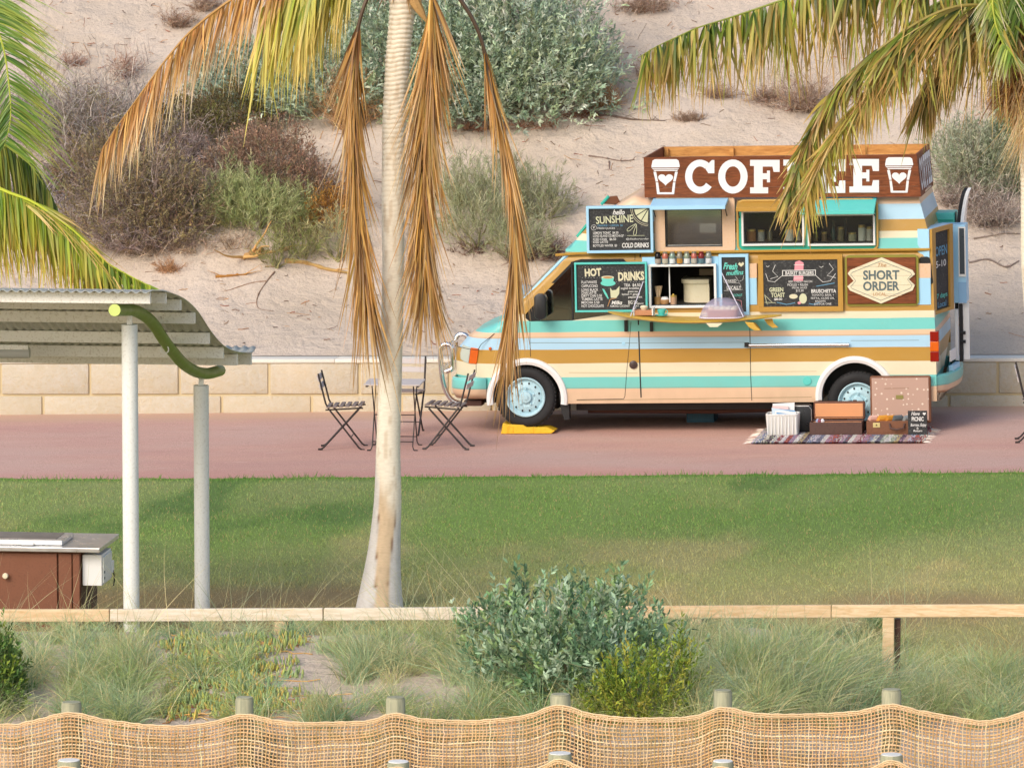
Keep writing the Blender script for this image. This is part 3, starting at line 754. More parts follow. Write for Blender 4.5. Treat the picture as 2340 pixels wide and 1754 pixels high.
# mudflap, underbody
m = MB().prism(pl([(1277, 897), (1300, 905), (1301, 958), (1290, 959), (1282, 935)], .02), .02, .14); m.build('mud_flap', M['black'], van)
B((aF[0]+.5, .25, wS-.10), (aR[0]-.5, WID-.25, wS+.02)).build('chassis', M['black'], van)
B((aF[0]-.6, .35, wS-.02), (aF[0]+.6, WID-.35, wS+.55)).build('engine_bay', M['black'], van)
B((aR[0]-.6, .35, wS+.05), (aR[0]+.6, WID-.35, wS+.45)).build('rear_underbody', M['black'], van)
MB().tube([(uF, .2, FC[2]), (uF, WID-.2, FC[2])], .05).build('axle', M['black'], van)
MB().tube([(uR, .2, RC[2]), (uR, WID-.2, RC[2])], .06).build('axle', M['black'], van)
MB().tube([(aF[0]+.6, .45, wS-.12), (2.0, .5, wS-.14), (2.9, .5, wS-.12), (3.3, .6, wS-.1)], .035).build('exhaust_pipe', M['dkbrown'], van)

# --- door seams and creases (recessed lines laid 2 mm proud as narrow dark gaps)
def seam(name, pts, wd=.006, v=-.002, mat=None, dv=.006):
    P = []
    for x, y in pts:
        q = VP(x, y, 0); P.append((q[0], side_in(q[2])+v, q[2]))
    m = MB()
    for a, b in zip(P[:-1], P[1:]):
        a = np.array(a); b = np.array(b); t = norm((b-a)[None])[0]; n = np.array([-t[2], 0, t[0]])*wd/2
        m.hexa([a-n, a+n, a+n+[0, dv, 0], a-n+[0, dv, 0], b-n, b+n, b+n+[0, dv, 0], b-n+[0, dv, 0]])
    return m.build(name, mat or M['black'], van)
seam('door_seam', [(1211, 736), (1211, 780), (1212.5, 815)], .006)
seam('door_seam', [(1442, 735), (1437, 800), (1432, 850), (1428, 905), (1425, 911), (1318, 913)], .005)
seam('door_seam', [(1458.6, 731), (1461, 800), (1463, 860), (1465, 908)], .014)
seam('door_seam', [(1713.4, 745), (1714.5, 800), (1715.5, 860), (1718, 915)], .007)
seam('door_seam', [(1449, 573), (1449, 596)], .005); seam('door_seam', [(1461, 573), (1461, 590)], .01)
grey = paint('crease_shadow_gap', lin('#7b8a8f'), .8)
seam('body_crease', [(1211, 783), (1457, 783.5)], .005, mat=grey); seam('body_crease', [(1460, 783.5), (1702, 782)], .004, mat=grey)
seam('body_crease', [(1944, 778), (2100, 777)], .004, mat=grey)
tan_ = paint('crease_tan', lin('#b7a578'), .8)
seam('body_crease', [(1300, 851), (1457, 852)], .004, mat=tan_); seam('body_crease', [(1462, 851.5), (1866, 848)], .004, mat=tan_)
seam('bonnet_seam', [(1040, 790), (1070, 797), (1092, 800), (1099, 787), (1130, 762)], .006)
seam('wing_seam', [(1088, 834), (1088, 852)], .005)
seam('sill_seam', [(1318, 914.5), (1460, 912.5), (1700, 909), (1855, 907)], .004, mat=paint('sill_gap', lin('#8a7a55'), .8))
# --- gutter
gm = MB()
gm.tube([(TU[-3]-.02, side_in(gut)-.012, gut-.028), (TU[-3]+.25, side_in(gut)-.018, gut-.012), (3.0, side_in(gut)-.018, gut-.008), (u1-.05, side_in(gut)-.018, gut-.008)], .016, 6)
gm.build('rain_gutter', M['must'], van, smooth=True)
# --- handles, lock, filler cap, slide rail
for x0, y0, x1, y1 in ((1427, 731, 1435, 757), (1485.5, 735, 1493, 757)):
    r = rect(x0, y0, x1, y1); h = panel('door_handle', r, -.035, .004, M['blackgloss'], bev=.006)
r = VP(1447.5, 833, 0)
MB().lathe([(.045, .004), (.045, -.012), (.03, -.02), (.018, -.02), (.016, -.028), (0, -.03)], (r[0], 0, r[2]), 20, 1).build('door_lock', paint('lock_brown', lin('#4a3b38'), .4), van, smooth=True)
r = VP(1844.5, 870, 0)
MB().lathe([(.047, .004), (.047, -.006), (.043, -.010), (0, -.010)], (r[0], 0, r[2]), 24, 1).build('filler_cap', M['teal'], van, smooth=True)
r = VP(1425, 785, 0); MB().lathe([(.02, .004), (.02, -.005), (0, -.007)], (r[0], 0, r[2]), 16, 1).build('indicator_blank', M['lblue'], van)
r = rect(1711, 783, 1941, 791.5); sr = MB().tube([(r[0], -.03, (r[1]+r[3])/2), (r[2], -.03, (r[1]+r[3])/2)], .019, 10).build('sliding_rail', M['chrome'], van, smooth=True)
r = rect(1702, 782, 1712, 792); panel('rail_end_cap', r, -.055, .0, M['black'])
# --- mirror
m = MB(); r = rect(1222, 671, 1249, 729, -.18)
P = rrect(r, .05, 4); m.prism(P, -.24, -.10); m.build('wing_mirror', M['blackgloss'], van, smooth=True, bevel=.012)
MB().tube([VP(1245, 722, 0)*[1, 0, 1]+[0, -.14, 0], VP(1232, 726, 0)*[1, 0, 1]+[0, .06, 0]], .02, 8).build('mirror_arm', M['black'], van)
r = rect(1177, 650, 1219, 694, WID+.15); m = MB().prism([(r[0], r[1]), (r[2], r[1]), (r[2], r[3]-.03), (r[2]-.05, r[3]), (r[0]+.06, r[3])], WID+.1, WID+.22)
m.build('far_mirror', paint('grey_blue_mirror', lin('#8d9fae'), .5), van, bevel=.012)
# --- headlight, indicator, bumper, bull bar
hl = pl([(1049, 793), (1072, 796), (1065, 832), (1043, 826), (1042, 812)], .06)
def nosev(u): return nose_in(u)
def onside(pts, off):                                          # a patch that follows the narrowing nose
    vs = []; n = len(pts)
    for x, y in pts:
        q = VP(x, y, .03); vs.append((q[0], nosev(q[0])-off, q[2]))
    vs += [(a, b+.10, c) for a, b, c in vs]
    return MB().add(vs, [tuple(range(n)), tuple(range(n, 2*n))[::-1]]+[(i, (i+1) % n, (i+1) % n+n, i+n) for i in range(n)])
onside([(1050, 792), (1072, 796), (1066, 833), (1054, 831), (1043, 826), (1042.5, 812)], .016).build('headlight', M['lens'], van, bevel=.006)
onside([(1072.5, 796), (1093, 797), (1090, 815), (1087, 833), (1066.5, 833)], .018).build('front_indicator', M['orange'], van, bevel=.006)
r = VP(1120, 796, 0); MB().lathe([(.016, .01), (.016, -.01), (0, -.014)], (r[0], 0, r[2]), 12, 1).build('side_repeater', M['orange'], van)
bp = pl([(1026, 854), (1046, 859), (1072, 862.5), (1119, 863), (1112, 912), (1063, 912), (1040, 903), (1030, 888)], 0)
bu = MB(); vs = []; fs = []
prof = [(VP(1119, y, 0)[2]) for y in (862, 870, 884, 898, 911)]
path = []
for k in range(9):                                             # bumper wraps from the side round the corner to the front
    a = k/8*math.pi/2; path.append((u0-.02+.22*(1-math.sin(a)), -.015+.26*(1-math.cos(a))))
path = [(aF[0]-raF-.06, -.015), (u0+.26, -.015)]+path+[(u0-.03, WID/2)]
for (u, v) in path:
    for i, w in enumerate(prof[::-1]): b = [.035, .005, .0, .004, .012][i]; vs.append((u+b*(1 if u < u0+.2 else 0), v+b*(1 if v < .5 else 0), w))
n = 5
for i in range(len(path)-1):
    for j in range(n-1): fs.append((i*n+j, i*n+j+1, (i+1)*n+j+1, (i+1)*n+j))
o = MB().add(vs, fs).build('front_bumper', M['stripes'], van, smooth=True)
md = o.modifiers.new('s', 'SOLIDIFY'); md.thickness = .02
r = rect(1061, 914, 1101, 927, .1); panel('tow_bracket', r, .08, .3, M['dkbrown'])
bb = link(bpy.data.objects.new('bull_bar', None)); bb.parent = van; bb['_b'] = [0., 0., 0.]
for vv in (.42, WID-.42):
    P = [VP(x, y, .42) for x, y in ((1052, 921), (1043, 919), (1031, 912), (1019, 893), (1011, 866), (1007, 830), (1006, 800), (1009, 790), (1018, 786), (1029, 789), (1033, 798), (1035, 835), (1033, 843), (1018, 849))]
    P = [np.array([p[0], vv, p[2]]) for p in P]; MB().tube(spline(P, 40), .026, 10).build('bar', M['chrome'], bb, smooth=True)
for wy in (800, 845):
    z = VP(1008, wy, .42); MB().tube([(z[0], .42, z[2]), (z[0]-.02, WID/2, z[2]), (z[0], WID-.42, z[2])], .022, 10).build('cross_bar', M['chrome'], bb, smooth=True)
# --- rear: lights, bumper, plate, doors
r = rect(2125.5, 757, 2141, 826, .0)
h = (r[3]-r[1])/3.0
for i, (nm, mt) in enumerate((('brake_light', 'red'), ('rear_indicator', 'orange'), ('tail_light', 'red'))):
    B((r[0]-.0, -.012, r[1]+h*i+.002), (r[2]+.02, .10, r[1]+h*(i+1))).build(nm, M[mt], van, bevel=.006)
def rear_u(v, w=1.0): return u1+tail_bulge(v)-0.05*max(0, w-1.0)
zb = [VP(2130, y, 0)[2] for y in (856, 876, 900)]
path = [(u1-.42, -.02), (u1-.12, -.025), (u1-.02, .0), (u1+.05, .08)]+[(rear_u(v)+.07, v) for v in np.linspace(.18, WID-.18, 8)]+[(u1, WID)]
vs = []; fs = []
for (u, v) in path:
    for i, w in enumerate((zb[2], zb[2]+.03, zb[1], zb[0]-.02, zb[0])): b = [.05, .012, 0, .0, .03][i]; vs.append((u-b*(1 if v > .0 else 0), v+(b if v < .1 else 0), w))
for i in range(len(path)-1):
    for j in range(4): fs.append((i*5+j, i*5+j+1, (i+1)*5+j+1, (i+1)*5+j))
o = MB().add(vs, fs).build('rear_bumper', M['stripes'], van, smooth=True); md = o.modifiers.new('s', 'SOLIDIFY'); md.thickness = .02
def rearbox(name, v0, v1, w0, w1, t0, t1, mat, bev=.004):
    return MB().hexa([(rear_u(v0)+t0, v0, w0), (rear_u(v1)+t0, v1, w0), (rear_u(v1)+t1, v1, w0), (rear_u(v0)+t1, v0, w0),
                      (rear_u(v0, w1)+t0, v0, w1), (rear_u(v1, w1)+t0, v1, w1), (rear_u(v1, w1)+t1, v1, w1), (rear_u(v0, w1)+t1, v0, w1)]).build(name, mat, van, bevel=bev)
pz = VP(2160, 818, .3)[2]
rearbox('number_plate', .50, .86, pz-.06, pz+.06, .0, .02, M['white'])
rearbox('plate_lamp', .46, .90, pz-.17, pz-.10, .0, .05, M['lblue'])
dz = [VP(2190, y, 1.0)[2] for y in (515, 690, 705, 822)]
ub = rear_u(.95)
B((ub+.0, .93, dz[3]), (ub+.035, .99, dz[2])).build('door_edge', M['white'], van, bevel=.004)
B((ub+.04, 1.0, dz[3]-.02), (ub+.08, 1.05, dz[2]+.05)).build('ladder_rail', M['black'], van, bevel=.004)
B((ub+.085, 1.02, dz[3]), (ub+.15, 1.05, dz[2]+.06)).build('door_edge', M['white'], van, bevel=.004)
for k, y in enumerate((760, 780)):
    z = VP(2190, y, 1.0)[2]; MB().tube([(ub+.05, .99, z), (ub+.11, .99, z)], .018).build('door_hinge', M['black'], van)
# black side vent
r = rect(2101, 586, 2125, 650, VS); P = rrect(r, .03, 4); P = [(x+.035*(1-(y-r[1])/(r[3]-r[1]))*1.2, y) for x, y in P]
vent = MB().prism(P, VS-.035, VS+.02).build('side_vent', M['blackgloss'], van, bevel=.006)
for k in range(3):
    x = (r[0]+r[2])/2-.02+k*.018
    MB().hexa([(x+.03, VS-.043, r[1]+.05), (x+.036, VS-.043, r[1]+.05), (x+.036, VS-.03, r[1]+.05), (x+.03, VS-.03, r[1]+.05), (x, VS-.043, r[3]-.05), (x+.006, VS-.043, r[3]-.05), (x+.006, VS-.03, r[3]-.05), (x, VS-.03, r[3]-.05)]).build('vent_slot', M['black'], vent)
# small painted swatches on the window pillars
for (x0, x1) in ((1713.5, 1731), (2096, 2128)):
    r = rect(x0, 601, x1, 634, VS); panel('pillar_panel', r, VS-.06, VS+.02, M['peach'], bev=.003)
    r = rect(x0, 634, x1, 695, VS); panel('pillar_panel', r, VS-.06, VS+.02, M['lblue'], bev=.003)

# --- high-roof openings
# peach surround and roof window
r = rect(1497, 449, 1681, 575, VR); ri = wA
o_ = rrect(r, .05, 5)
ipts = []
for i, p in enumerate(o_): ipts.append((min(max(p[0], ri[0]), ri[2]), min(max(p[1], ri[1]), ri[3])))
ring_prism(o_, ipts, .058, VR+.05).build('hatch_surround', M['peach'], van, bevel=0)
fr = frame4('window_frame', (ri[0]+.012, ri[1]+.012, ri[2]-.012, ri[3]-.012), .02, VR-.045, VR+.02, M['blackgloss'])
panel('pane', (ri[0], ri[1], ri[2], ri[3]), VR+.022, VR+.026, M['glass'], parent=fr, bev=0)
r2 = rect(1590, 536, 1652, 543, .8); B((r2[0]-.4, .8, r2[1]), (r2[2], .83, r2[3])).build('inside_rail', paint('pale_interior', lin('#a59d8d'), .8), van)
r2 = rect(1522, 545, 1652, 563, .7); B((r2[0], .7, r2[1]), (r2[2], .75, r2[3])).build('inside_worktop', paint('grey_interior', lin('#6f6a60'), .8), van)
# teal surround with mustard piping and two white window boxes
r = rect(1687, 456, 2006, 572, VR); o_ = rrect(r, .07, 6)
MB().prism(o_, .062, VR+.03).build('surround_panel', M['tealframe'], van)
pr = [(p[0], .058, p[1]) for p in o_]+[(o_[0][0], .058, o_[0][1])]
MB().tube(pr, .013, 6, False).build('piping', M['piping'], van, smooth=True)
cut_targets = [o for o in van.children if o.name == 'surround_panel']
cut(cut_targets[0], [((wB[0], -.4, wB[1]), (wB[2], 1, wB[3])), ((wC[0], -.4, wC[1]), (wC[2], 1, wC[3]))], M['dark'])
for w in (wB, wC):
    f = frame4('window_frame', w, .022, VR-.10, VR-.01, M['white'])
    panel('pane', w, VR-.03, VR-.026, M['clear'], parent=f, bev=0)
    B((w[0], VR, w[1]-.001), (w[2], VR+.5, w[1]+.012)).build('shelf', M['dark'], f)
# lifted hatches (awnings)
def awning(x0, x1, yh, yf, mat, depth=.36, name='hatch_flap', side=None, th=.03):
    a = VP(x0, yh, VR)[0]; b = VP(x1, yh, VR)[0]; wh = VP((x0+x1)/2, yh, VR-.02)[2]; wf = VP((x0+x1)/2, yf, VR-depth)[2]
    m = MB(); y0, y1 = VR-.0, VR-depth
    m.hexa([(a, y0, wh-th), (b, y0, wh-th), (b, y1, wf), (a, y1, wf), (a, y0, wh), (b, y0, wh), (b, y1, wf+th), (a, y1, wf+th)])
    o = m.build(name, mat, van, bevel=.004)
    lip = B((a, y1-.012, wf-.012), (b, y1+.006, wf+th)).build('lip', mat, o, bevel=.003)
    for x in (a+.02, b-.02):
        MB().tube([(x, VR-.03, wh-.22), (x, VR-depth*.8, wf+.02)], .006, 5).build('stay', M['black'], o)
    return o
awning(1494, 1666, 450, 476, M['lblue'], .36)
awning(1686, 1842, 455, 480, M['must'], .20)
awning(1836, 2004, 450, 487, M['teal'], .34)
# roof hatch propped up at the front
hq = [VP(x, y, .75) for x, y in ((1374, 466), (1388, 449), (1412, 447), (1418, 468))]
m = MB(); m.tube([VP(1374, 467, .6), VP(1391, 448, .6)], .018, 6); m.build('roof_hatch_frame', M['tealframe'], van)
m = MB().hexa([VP(1379, 466, .6), VP(1420, 468, .6), VP(1420, 468, 1.2), VP(1379, 466, 1.2), VP(1393, 449, .6), VP(1410, 447, .6), VP(1410, 447, 1.2), VP(1393, 449, 1.2)]); m.build('roof_hatch', paint('hatch_brown', lin('#6b3f25'), .7), van, bevel=.01)
m = MB().tube([VP(1319, 541, .3), VP(1342, 513, .3)], .02, 6); m.build('roof_hatch_frame', M['tealframe'], van)

# --- light blue hatch panel round the serving window
a, b, c, d = rect(1470, 586, 1644, 727, VS); s0, s1, s2, s3 = sv
m = MB()
for p, q in (((a, b), (c, s1)), ((a, s3), (c, d)), ((a, s1), (s0, s3)), ((s2, s1), (c, s3))): m.box((p[0], VS-.05, p[1]), (q[0], VS+.02, q[1]))
m.build('serving_panel', M['lblue'], van)
sf = frame4('serving_window_frame', sv, .026, VS-.10, VS-.048, M['white'])
panel('pane_divider', rect(1530, 610, 1532.5, 690, VS+.1), VS+.05, VS+.06, M['white'], bev=0)
# window stays
for x0, x1 in ((1488, 1489.5),): pass
# espresso machine body inside
mc = VP(1597, 668, .4)
mm = MB(); ra = rect(1561, 647, 1634, 697, .40)
N = 12; P = [((ra[0]+.10*(1-math.cos(k/N*math.pi/2))), .30+.0+.35*(1-math.sin(k/N*math.pi/2))) for k in range(N+1)]
P = [(ra[2]-.05, .30)]+[(ra[0]+.16-.16*math.sin(k/N*math.pi/2), .30+.16-.16*math.cos(k/N*math.pi/2)) for k in range(N+1)]+[(ra[0], .8), (ra[2]-.05, .8)]
mm = MB(); mm.prism(P, ra[1]-.02, ra[3], axis=2)
em = thing('coffee_machine', 'rounded cream coffee machine inside the open serving window', 'machine', VF, (ra[0], .3, ra[1]))
mm.build('housing', M['cream'], em, smooth=True)
P2 = [(p[0]-.02 if p[0] < ra[2]-.1 else p[0], p[1]-.02 if p[1] < .5 else p[1]) for p in P]
MB().prism(P2, ra[3]+.001, ra[3]+.05, axis=2).build('top_tray', M['cream'], em, smooth=True, bevel=.008)
rb2 = rect(1598, 614, 1634, 634, .9); B((rb2[0], .9, rb2[1]-.02), (rb2[2], .95, rb2[3])).build('splashback', paint('tan_splash', lin('#c9b79c'), .6), van)
# ------------------------------------------------------------------ lettering helpers on a board standing in the van's frame
class Face:
    """a plane v = const of the van's frame, measured in photograph pixels"""
    def __init__(s, parent, v): s.p = parent; s.v = v
    def q(s, x, y): a = VP(x, y, s.v); return (a[0], a[2])
    def text(s, t, x0, y0, x1, y1, mat, shear=0.0, bold=0.0, name='lettering', slope=0.0):
        a = s.q(x0, (y0+y1)/2); b = s.q(x1, (y0+y1)/2); c = s.q((x0+x1)/2, y0); d = s.q((x0+x1)/2, y1)
        return text(t, c[1]-d[1], M[mat], s.p, ((a[0]+b[0])/2, (c[1]+d[1])/2), width=b[0]-a[0], shear=shear, bold=bold, v=s.v, name=name, rot=slope)
    def poly(s, pts, mat, name='chalk_drawing', dv=0.0):
        P = [s.q(x, y) for x, y in pts]; n = len(P)
        return MB().add([(p[0], s.v+dv, p[1]) for p in P], [tuple(range(n))]).build(name, M[mat], s.p)
    def lines(s, Ls, mat, w=.004, name='chalk_drawing', dv=0.0):
        m = MB()
        for L in Ls: stroke(m, [s.q(x, y) for x, y in L], w, s.v+dv)
        return m.build(name, M[mat], s.p)
def ell(cx, cy, rx, ry, a0=0, a1=2*math.pi, n=20): return [(cx+rx*math.cos(t), cy+ry*math.sin(t)) for t in np.linspace(a0, a1, n)]
def board(name, label, x0, y0, x1, y1, tpx, v, fmat, depth=.05, cat='chalkboard', group=None, smat='slate', inset=.02):
    r = rect(x0, y0, x1, y1, v); t = tpx/213
    o = thing(name, label, cat, VF, ((r[0]+r[2])/2, v, r[1]), group=group)
    frame4('frame', (r[0]+t, r[1]+t, r[2]-t, r[3]-t), t, v, v+depth, M[fmat], o)
    B((r[0]+t*.8, v+inset, r[1]+t*.8), (r[2]-t*.8, v+depth-.004, r[3]-t*.8)).build('slate', M[smat], o)
    return o, Face(o, v+inset-.003), r

# ------------------------------------------------------------------ COLD DRINKS board
o, f, r = board('cold_drinks_board', 'light blue framed chalkboard reading hello SUNSHINE, the uppermost board over the cab', 1340, 470.5, 1492, 578, 6, -.03, 'lblue', .06)
Z = lambda X, Y: (1330+X/13.01, 460+Y/13.01)
def zt(s, X0, Y0, X1, Y1, mat, **k): f.text(s, *Z(X0, Y0), *Z(X1, Y1), mat, **k)
zt('hello', 910, 245, 1270, 395, 'chalk', shear=.35, bold=.02); zt('SUNSHINE', 410, 425, 1520, 640, 'chalkg', bold=.015, slope=.045)
zt('ORANGE + LEMON  $5', 460, 690, 1210, 745, 'chalkb'); zt('FRESH JUICES', 460, 775, 980, 825, 'chalk')
zt('V', 320, 740, 380, 815, 'chalk', bold=.03); f.lines([[Z(350+80*math.cos(t), 780+80*math.sin(t)) for t in np.linspace(0, 6.29, 20)]], 'chalk', .003)
for s, X1, y in (('LEMON TONIC  $4.50', 1080, 935), ('LONG ISLAND ICE MOCHA $7', 1240, 1025), ('ICED CHAI   $6.50', 1010, 1125), ('ICED LATTE', 770, 1210), ('BOTTLED WATER  $3', 1040, 1315)):
    zt(s, 330, y-34, X1, y+34, 'chalk', bold=.008)
zt('@theshortorder', 1310, 1090, 1980, 1140, 'chalk'); zt('COLD DRINKS', 1190, 1235, 1985, 1370, 'chalk', bold=.025, shear=.1)
f.lines([[Z(1340, 1020), Z(1860, 1015)]], 'chalkg', .004)
cx, cy = 1990, 190
arc = lambda R, a0, a1: [Z(cx+R*math.cos(a), cy+R*math.sin(a)) for a in np.linspace(a0, a1, 14)]
f.lines([arc(545, math.pi*.52, math.pi*.985), arc(500, math.pi*.52, math.pi*.985)], 'chalkc', .004)
for k in range(3):
    a0 = math.pi*(.53+k*.15); a1 = a0+math.pi*.13
    f.poly([Z(cx+60*math.cos((a0+a1)/2), cy+60*math.sin((a0+a1)/2))]+arc(440, a0, a1), 'chalkg')
for (x, y, a) in ((1620, 650, 2.45), (1625, 660, 1.75)):
    ca, sa = math.cos(a), math.sin(a); L = []
    for t in np.linspace(0, 2*math.pi, 16):
        p = 190-170*math.cos(t); w = 65*math.sin(t)*(p/360); L.append(Z(x+ca*p-sa*w, y+sa*p+ca*w))
    f.lines([L], 'chalkg', .005)

# ------------------------------------------------------------------ HOT DRINKS board
o, f, r = board('hot_drinks_board', 'teal framed HOT DRINKS chalkboard hanging in front of the driver window', 1313, 599.5, 1479, 713, 4.5, -.075, 'teal', .05)
Z = lambda X, Y: (1300+X/11.06, 590+Y/11.06)
zt('HOT', 400, 265, 820, 445, 'chalkc', bold=.045, slope=.04); zt('DRINKS', 1245, 350, 1905, 550, 'chalkc', bold=.045, slope=.03)
for s, X1, y in (('FLATWHITE', 705, 605), ('CAPPUCCINO', 730, 700), ('LONG BLACK', 740, 795), ('CHAI LATTE', 695, 870), ('DIRTY CHAI 5.50', 830, 945), ('TUMERIC LATTE', 850, 1030), ('MOCHA 5.50', 770, 1115), ('HOT CHOCOLATE', 880, 1205)):
    zt(s, 320, y-33, X1, y+33, 'chalk', bold=.008)
for s, X0, X1, y, h in (('TEA  $4.50', 1390, 1810, 675, 36), ('english breakfast', 1310, 1780, 755, 26), ('green tea', 1490, 1740, 835, 24), ('lemon + ginger', 1340, 1800, 905, 26), ('peppermint', 1500, 1850, 975, 26), ('BIG 50c', 1500, 1740, 1110, 44), ('almond', 1740, 1880, 1140, 22), ('ALMOND, COCONUT', 1040, 1540, 1205, 26), ('OAT', 1640, 1770, 1205, 22)):
    zt(s, X0, y-h, X1, y+h, 'chalk', bold=.008)
zt('Milks', 1075, 1075, 1350, 1160, 'chalk', shear=.25, bold=.03)
for (X0, X1, Y0, Y1) in ((340, 860, 225, 490), (1200, 1920, 310, 600)):
    dm = MB(); n = int((X1-X0)/70)
    for k in range(n+1):
        for y in (Y0, Y1):
            a = f.q(*Z(X0+(X1-X0)*k/n, y)); dm.add([(a[0]-.003, f.v, a[1]), (a[0], f.v, a[1]-.003), (a[0]+.003, f.v, a[1]), (a[0], f.v, a[1]+.003)], [(0, 1, 2, 3)])
    dm.build('chalk_dots', M['chalk'], o)
f.poly([Z(*p) for p in ell(990, 630, 190, 75)], 'chalkt'); f.poly([Z(*p) for p in [(820, 480), (1140, 480), (1120, 580), (1070, 650), (900, 650), (840, 580)]], 'chalkt', dv=-.001)
f.poly([Z(*p) for p in ell(980, 480, 160, 38)], 'chalkc', dv=-.002); f.poly([Z(*p) for p in ell(985, 487, 120, 24)], 'tan', dv=-.003)
f.poly([Z(*p) for p in [(1040, 740), (1090, 810), (1190, 800), (1280, 700), (1270, 900), (1200, 1000), (1060, 1000)]], 'chalkg')
f.poly([Z(*p) for p in [(840, 770), (890, 780), (960, 900), (1010, 1020), (980, 1020), (900, 900)]], 'chalkt')
f.lines([[Z(1200, 1000), Z(1040, 1040), Z(980, 1220)]], 'tan', .008)

# ------------------------------------------------------------------ Fresh muffins board
o, f, r = board('muffin_board', 'tall narrow light blue chalkboard reading Fresh muffins beside the serving window', 1643, 581, 1711, 720, 7, -.02, 'lblue', .07)
D_ = lambda X, Y: (1480+X/5.526, 560+Y/5.526)
def dt(s, X0, Y0, X1, Y1, mat, **k): f.text(s, *D_(X0, Y0), *D_(X1, Y1), mat, **k)
dt('Fresh', 955, 225, 1135, 305, 'chalkt', shear=.3, bold=.03, slope=-.05); dt('muffins', 990, 318, 1210, 375, 'chalkt', shear=.3, bold=.02, slope=.05)
dt('BAKED', 990, 432, 1120, 468, 'chalk'); dt('LOCALLY', 1000, 515, 1180, 560, 'chalk', bold=.02); dt('DONUT', 1085, 615, 1195, 648, 'chalkt')
f.poly([D_(*p) for p in [(1140, 240), (1160, 215), (1180, 232), (1205, 210), (1218, 240), (1180, 275)]], 'chalkc')
f.lines([[D_(960, 420), D_(960, 470), D_(1160, 480), D_(1200, 560), D_(960, 575)], [D_(1110, 395), D_(1150, 460), D_(1200, 440), D_(1215, 380)]], 'chalk', .003)
f.lines([[D_(950, 700), D_(1000, 740), D_(1100, 730)], [D_(1120, 690), D_(1180, 700), D_(1190, 780)]], 'chalkp', .004)

# ------------------------------------------------------------------ burger board in a mustard frame, short order sign
o, f, r = board('burger_board', 'mustard framed menu chalkboard with a pink lighthouse and burger list', 1733, 582, 1926, 712, 11.5, -.035, 'must', .05, inset=.010)
Bq = lambda X, Y: (1680+X/4.096, 300+Y/4.096)
VSS = -.022
def bt_(s, X0, Y0, X1, Y1, mat, **k): f.text(s, *Bq(X0, Y0), *Bq(X1, Y1), mat, **k)
f.poly([Bq(*p) for p in [(560, 1225), (600, 1207), (640, 1230), (635, 1400), (545, 1400)]], 'chalkp')
f.poly([Bq(*p) for p in [(440, 1300), (755, 1295), (755, 1350), (440, 1355)]], 'chalk', dv=-.001); f.poly([Bq(*p) for p in [(447, 1306), (748, 1301), (748, 1344), (447, 1349)]], 'slate', dv=-.002)
f.lines([[Bq(548, 1375), Bq(640, 1373)], [Bq(550, 1250), Bq(645, 1250)]], 'chalk', .006, dv=-.003)
f.v -= .004; bt_('BASKET BURGERS', 470, 1309, 735, 1342, 'chalk', bold=.02); f.v += .004
f.lines([[Bq(285, 1330), Bq(310, 1400), Bq(370, 1410), Bq(440, 1350)], [Bq(375, 1250), Bq(350, 1310), Bq(400, 1360), Bq(330, 1380)], [Bq(755, 1350), Bq(820, 1410), Bq(890, 1400), Bq(940, 1330)], [Bq(880, 1235), Bq(920, 1290), Bq(860, 1350), Bq(940, 1370)], [Bq(290, 1260), Bq(305, 1270), Bq(320, 1258)], [Bq(790, 1265), Bq(805, 1275), Bq(825, 1262)]], 'chalk', .005)
bt_('BEEF, CHEESE + BACON', 500, 1395, 720, 1415, 'chalk'); bt_('PICKLES + RELISH', 490, 1425, 680, 1447, 'chalk'); bt_('SPECIAL SAUCE', 530, 1455, 670, 1472, 'chalk'); bt_('$12.50', 570, 1480, 640, 1500, 'chalk')
bt_('GREEN', 320, 1462, 450, 1500, 'chalkg', bold=.03); bt_('TOAST', 335, 1512, 465, 1550, 'chalkg', bold=.03); bt_('$8.00', 365, 1560, 440, 1580, 'chalk', bold=.02)
f.lines([[Bq(275, 1530), Bq(300, 1620), Bq(345, 1600), Bq(275, 1530)], [Bq(275, 1600), Bq(380, 1605)]], 'chalkg', .005)
bt_('BRUSCHETTA', 712, 1478, 945, 1510, 'chalk', bold=.025); bt_('TOMATO, BASIL +', 715, 1522, 925, 1540, 'chalk'); bt_('FETTA, OLIVE OIL', 710, 1552, 930, 1570, 'chalk'); bt_('BALSAMIC', 750, 1580, 850, 1597, 'chalk'); bt_('$10 FOR ONE', 740, 1605, 900, 1624, 'chalk')
f.poly([Bq(*p) for p in ell(545, 1545, 40, 22)], 'chalkc'); f.poly([Bq(*p) for p in ell(635, 1565, 36, 48)], 'chalkg'); f.poly([Bq(*p) for p in ell(600, 1605, 16, 13)], 'chalkp')
f.lines([[Bq(390, 1600), Bq(480, 1620), Bq(560, 1605)], [Bq(690, 1610), Bq(730, 1620), Bq(790, 1600)], [Bq(760, 1450), Bq(930, 1420)]], 'chalkb', .007)

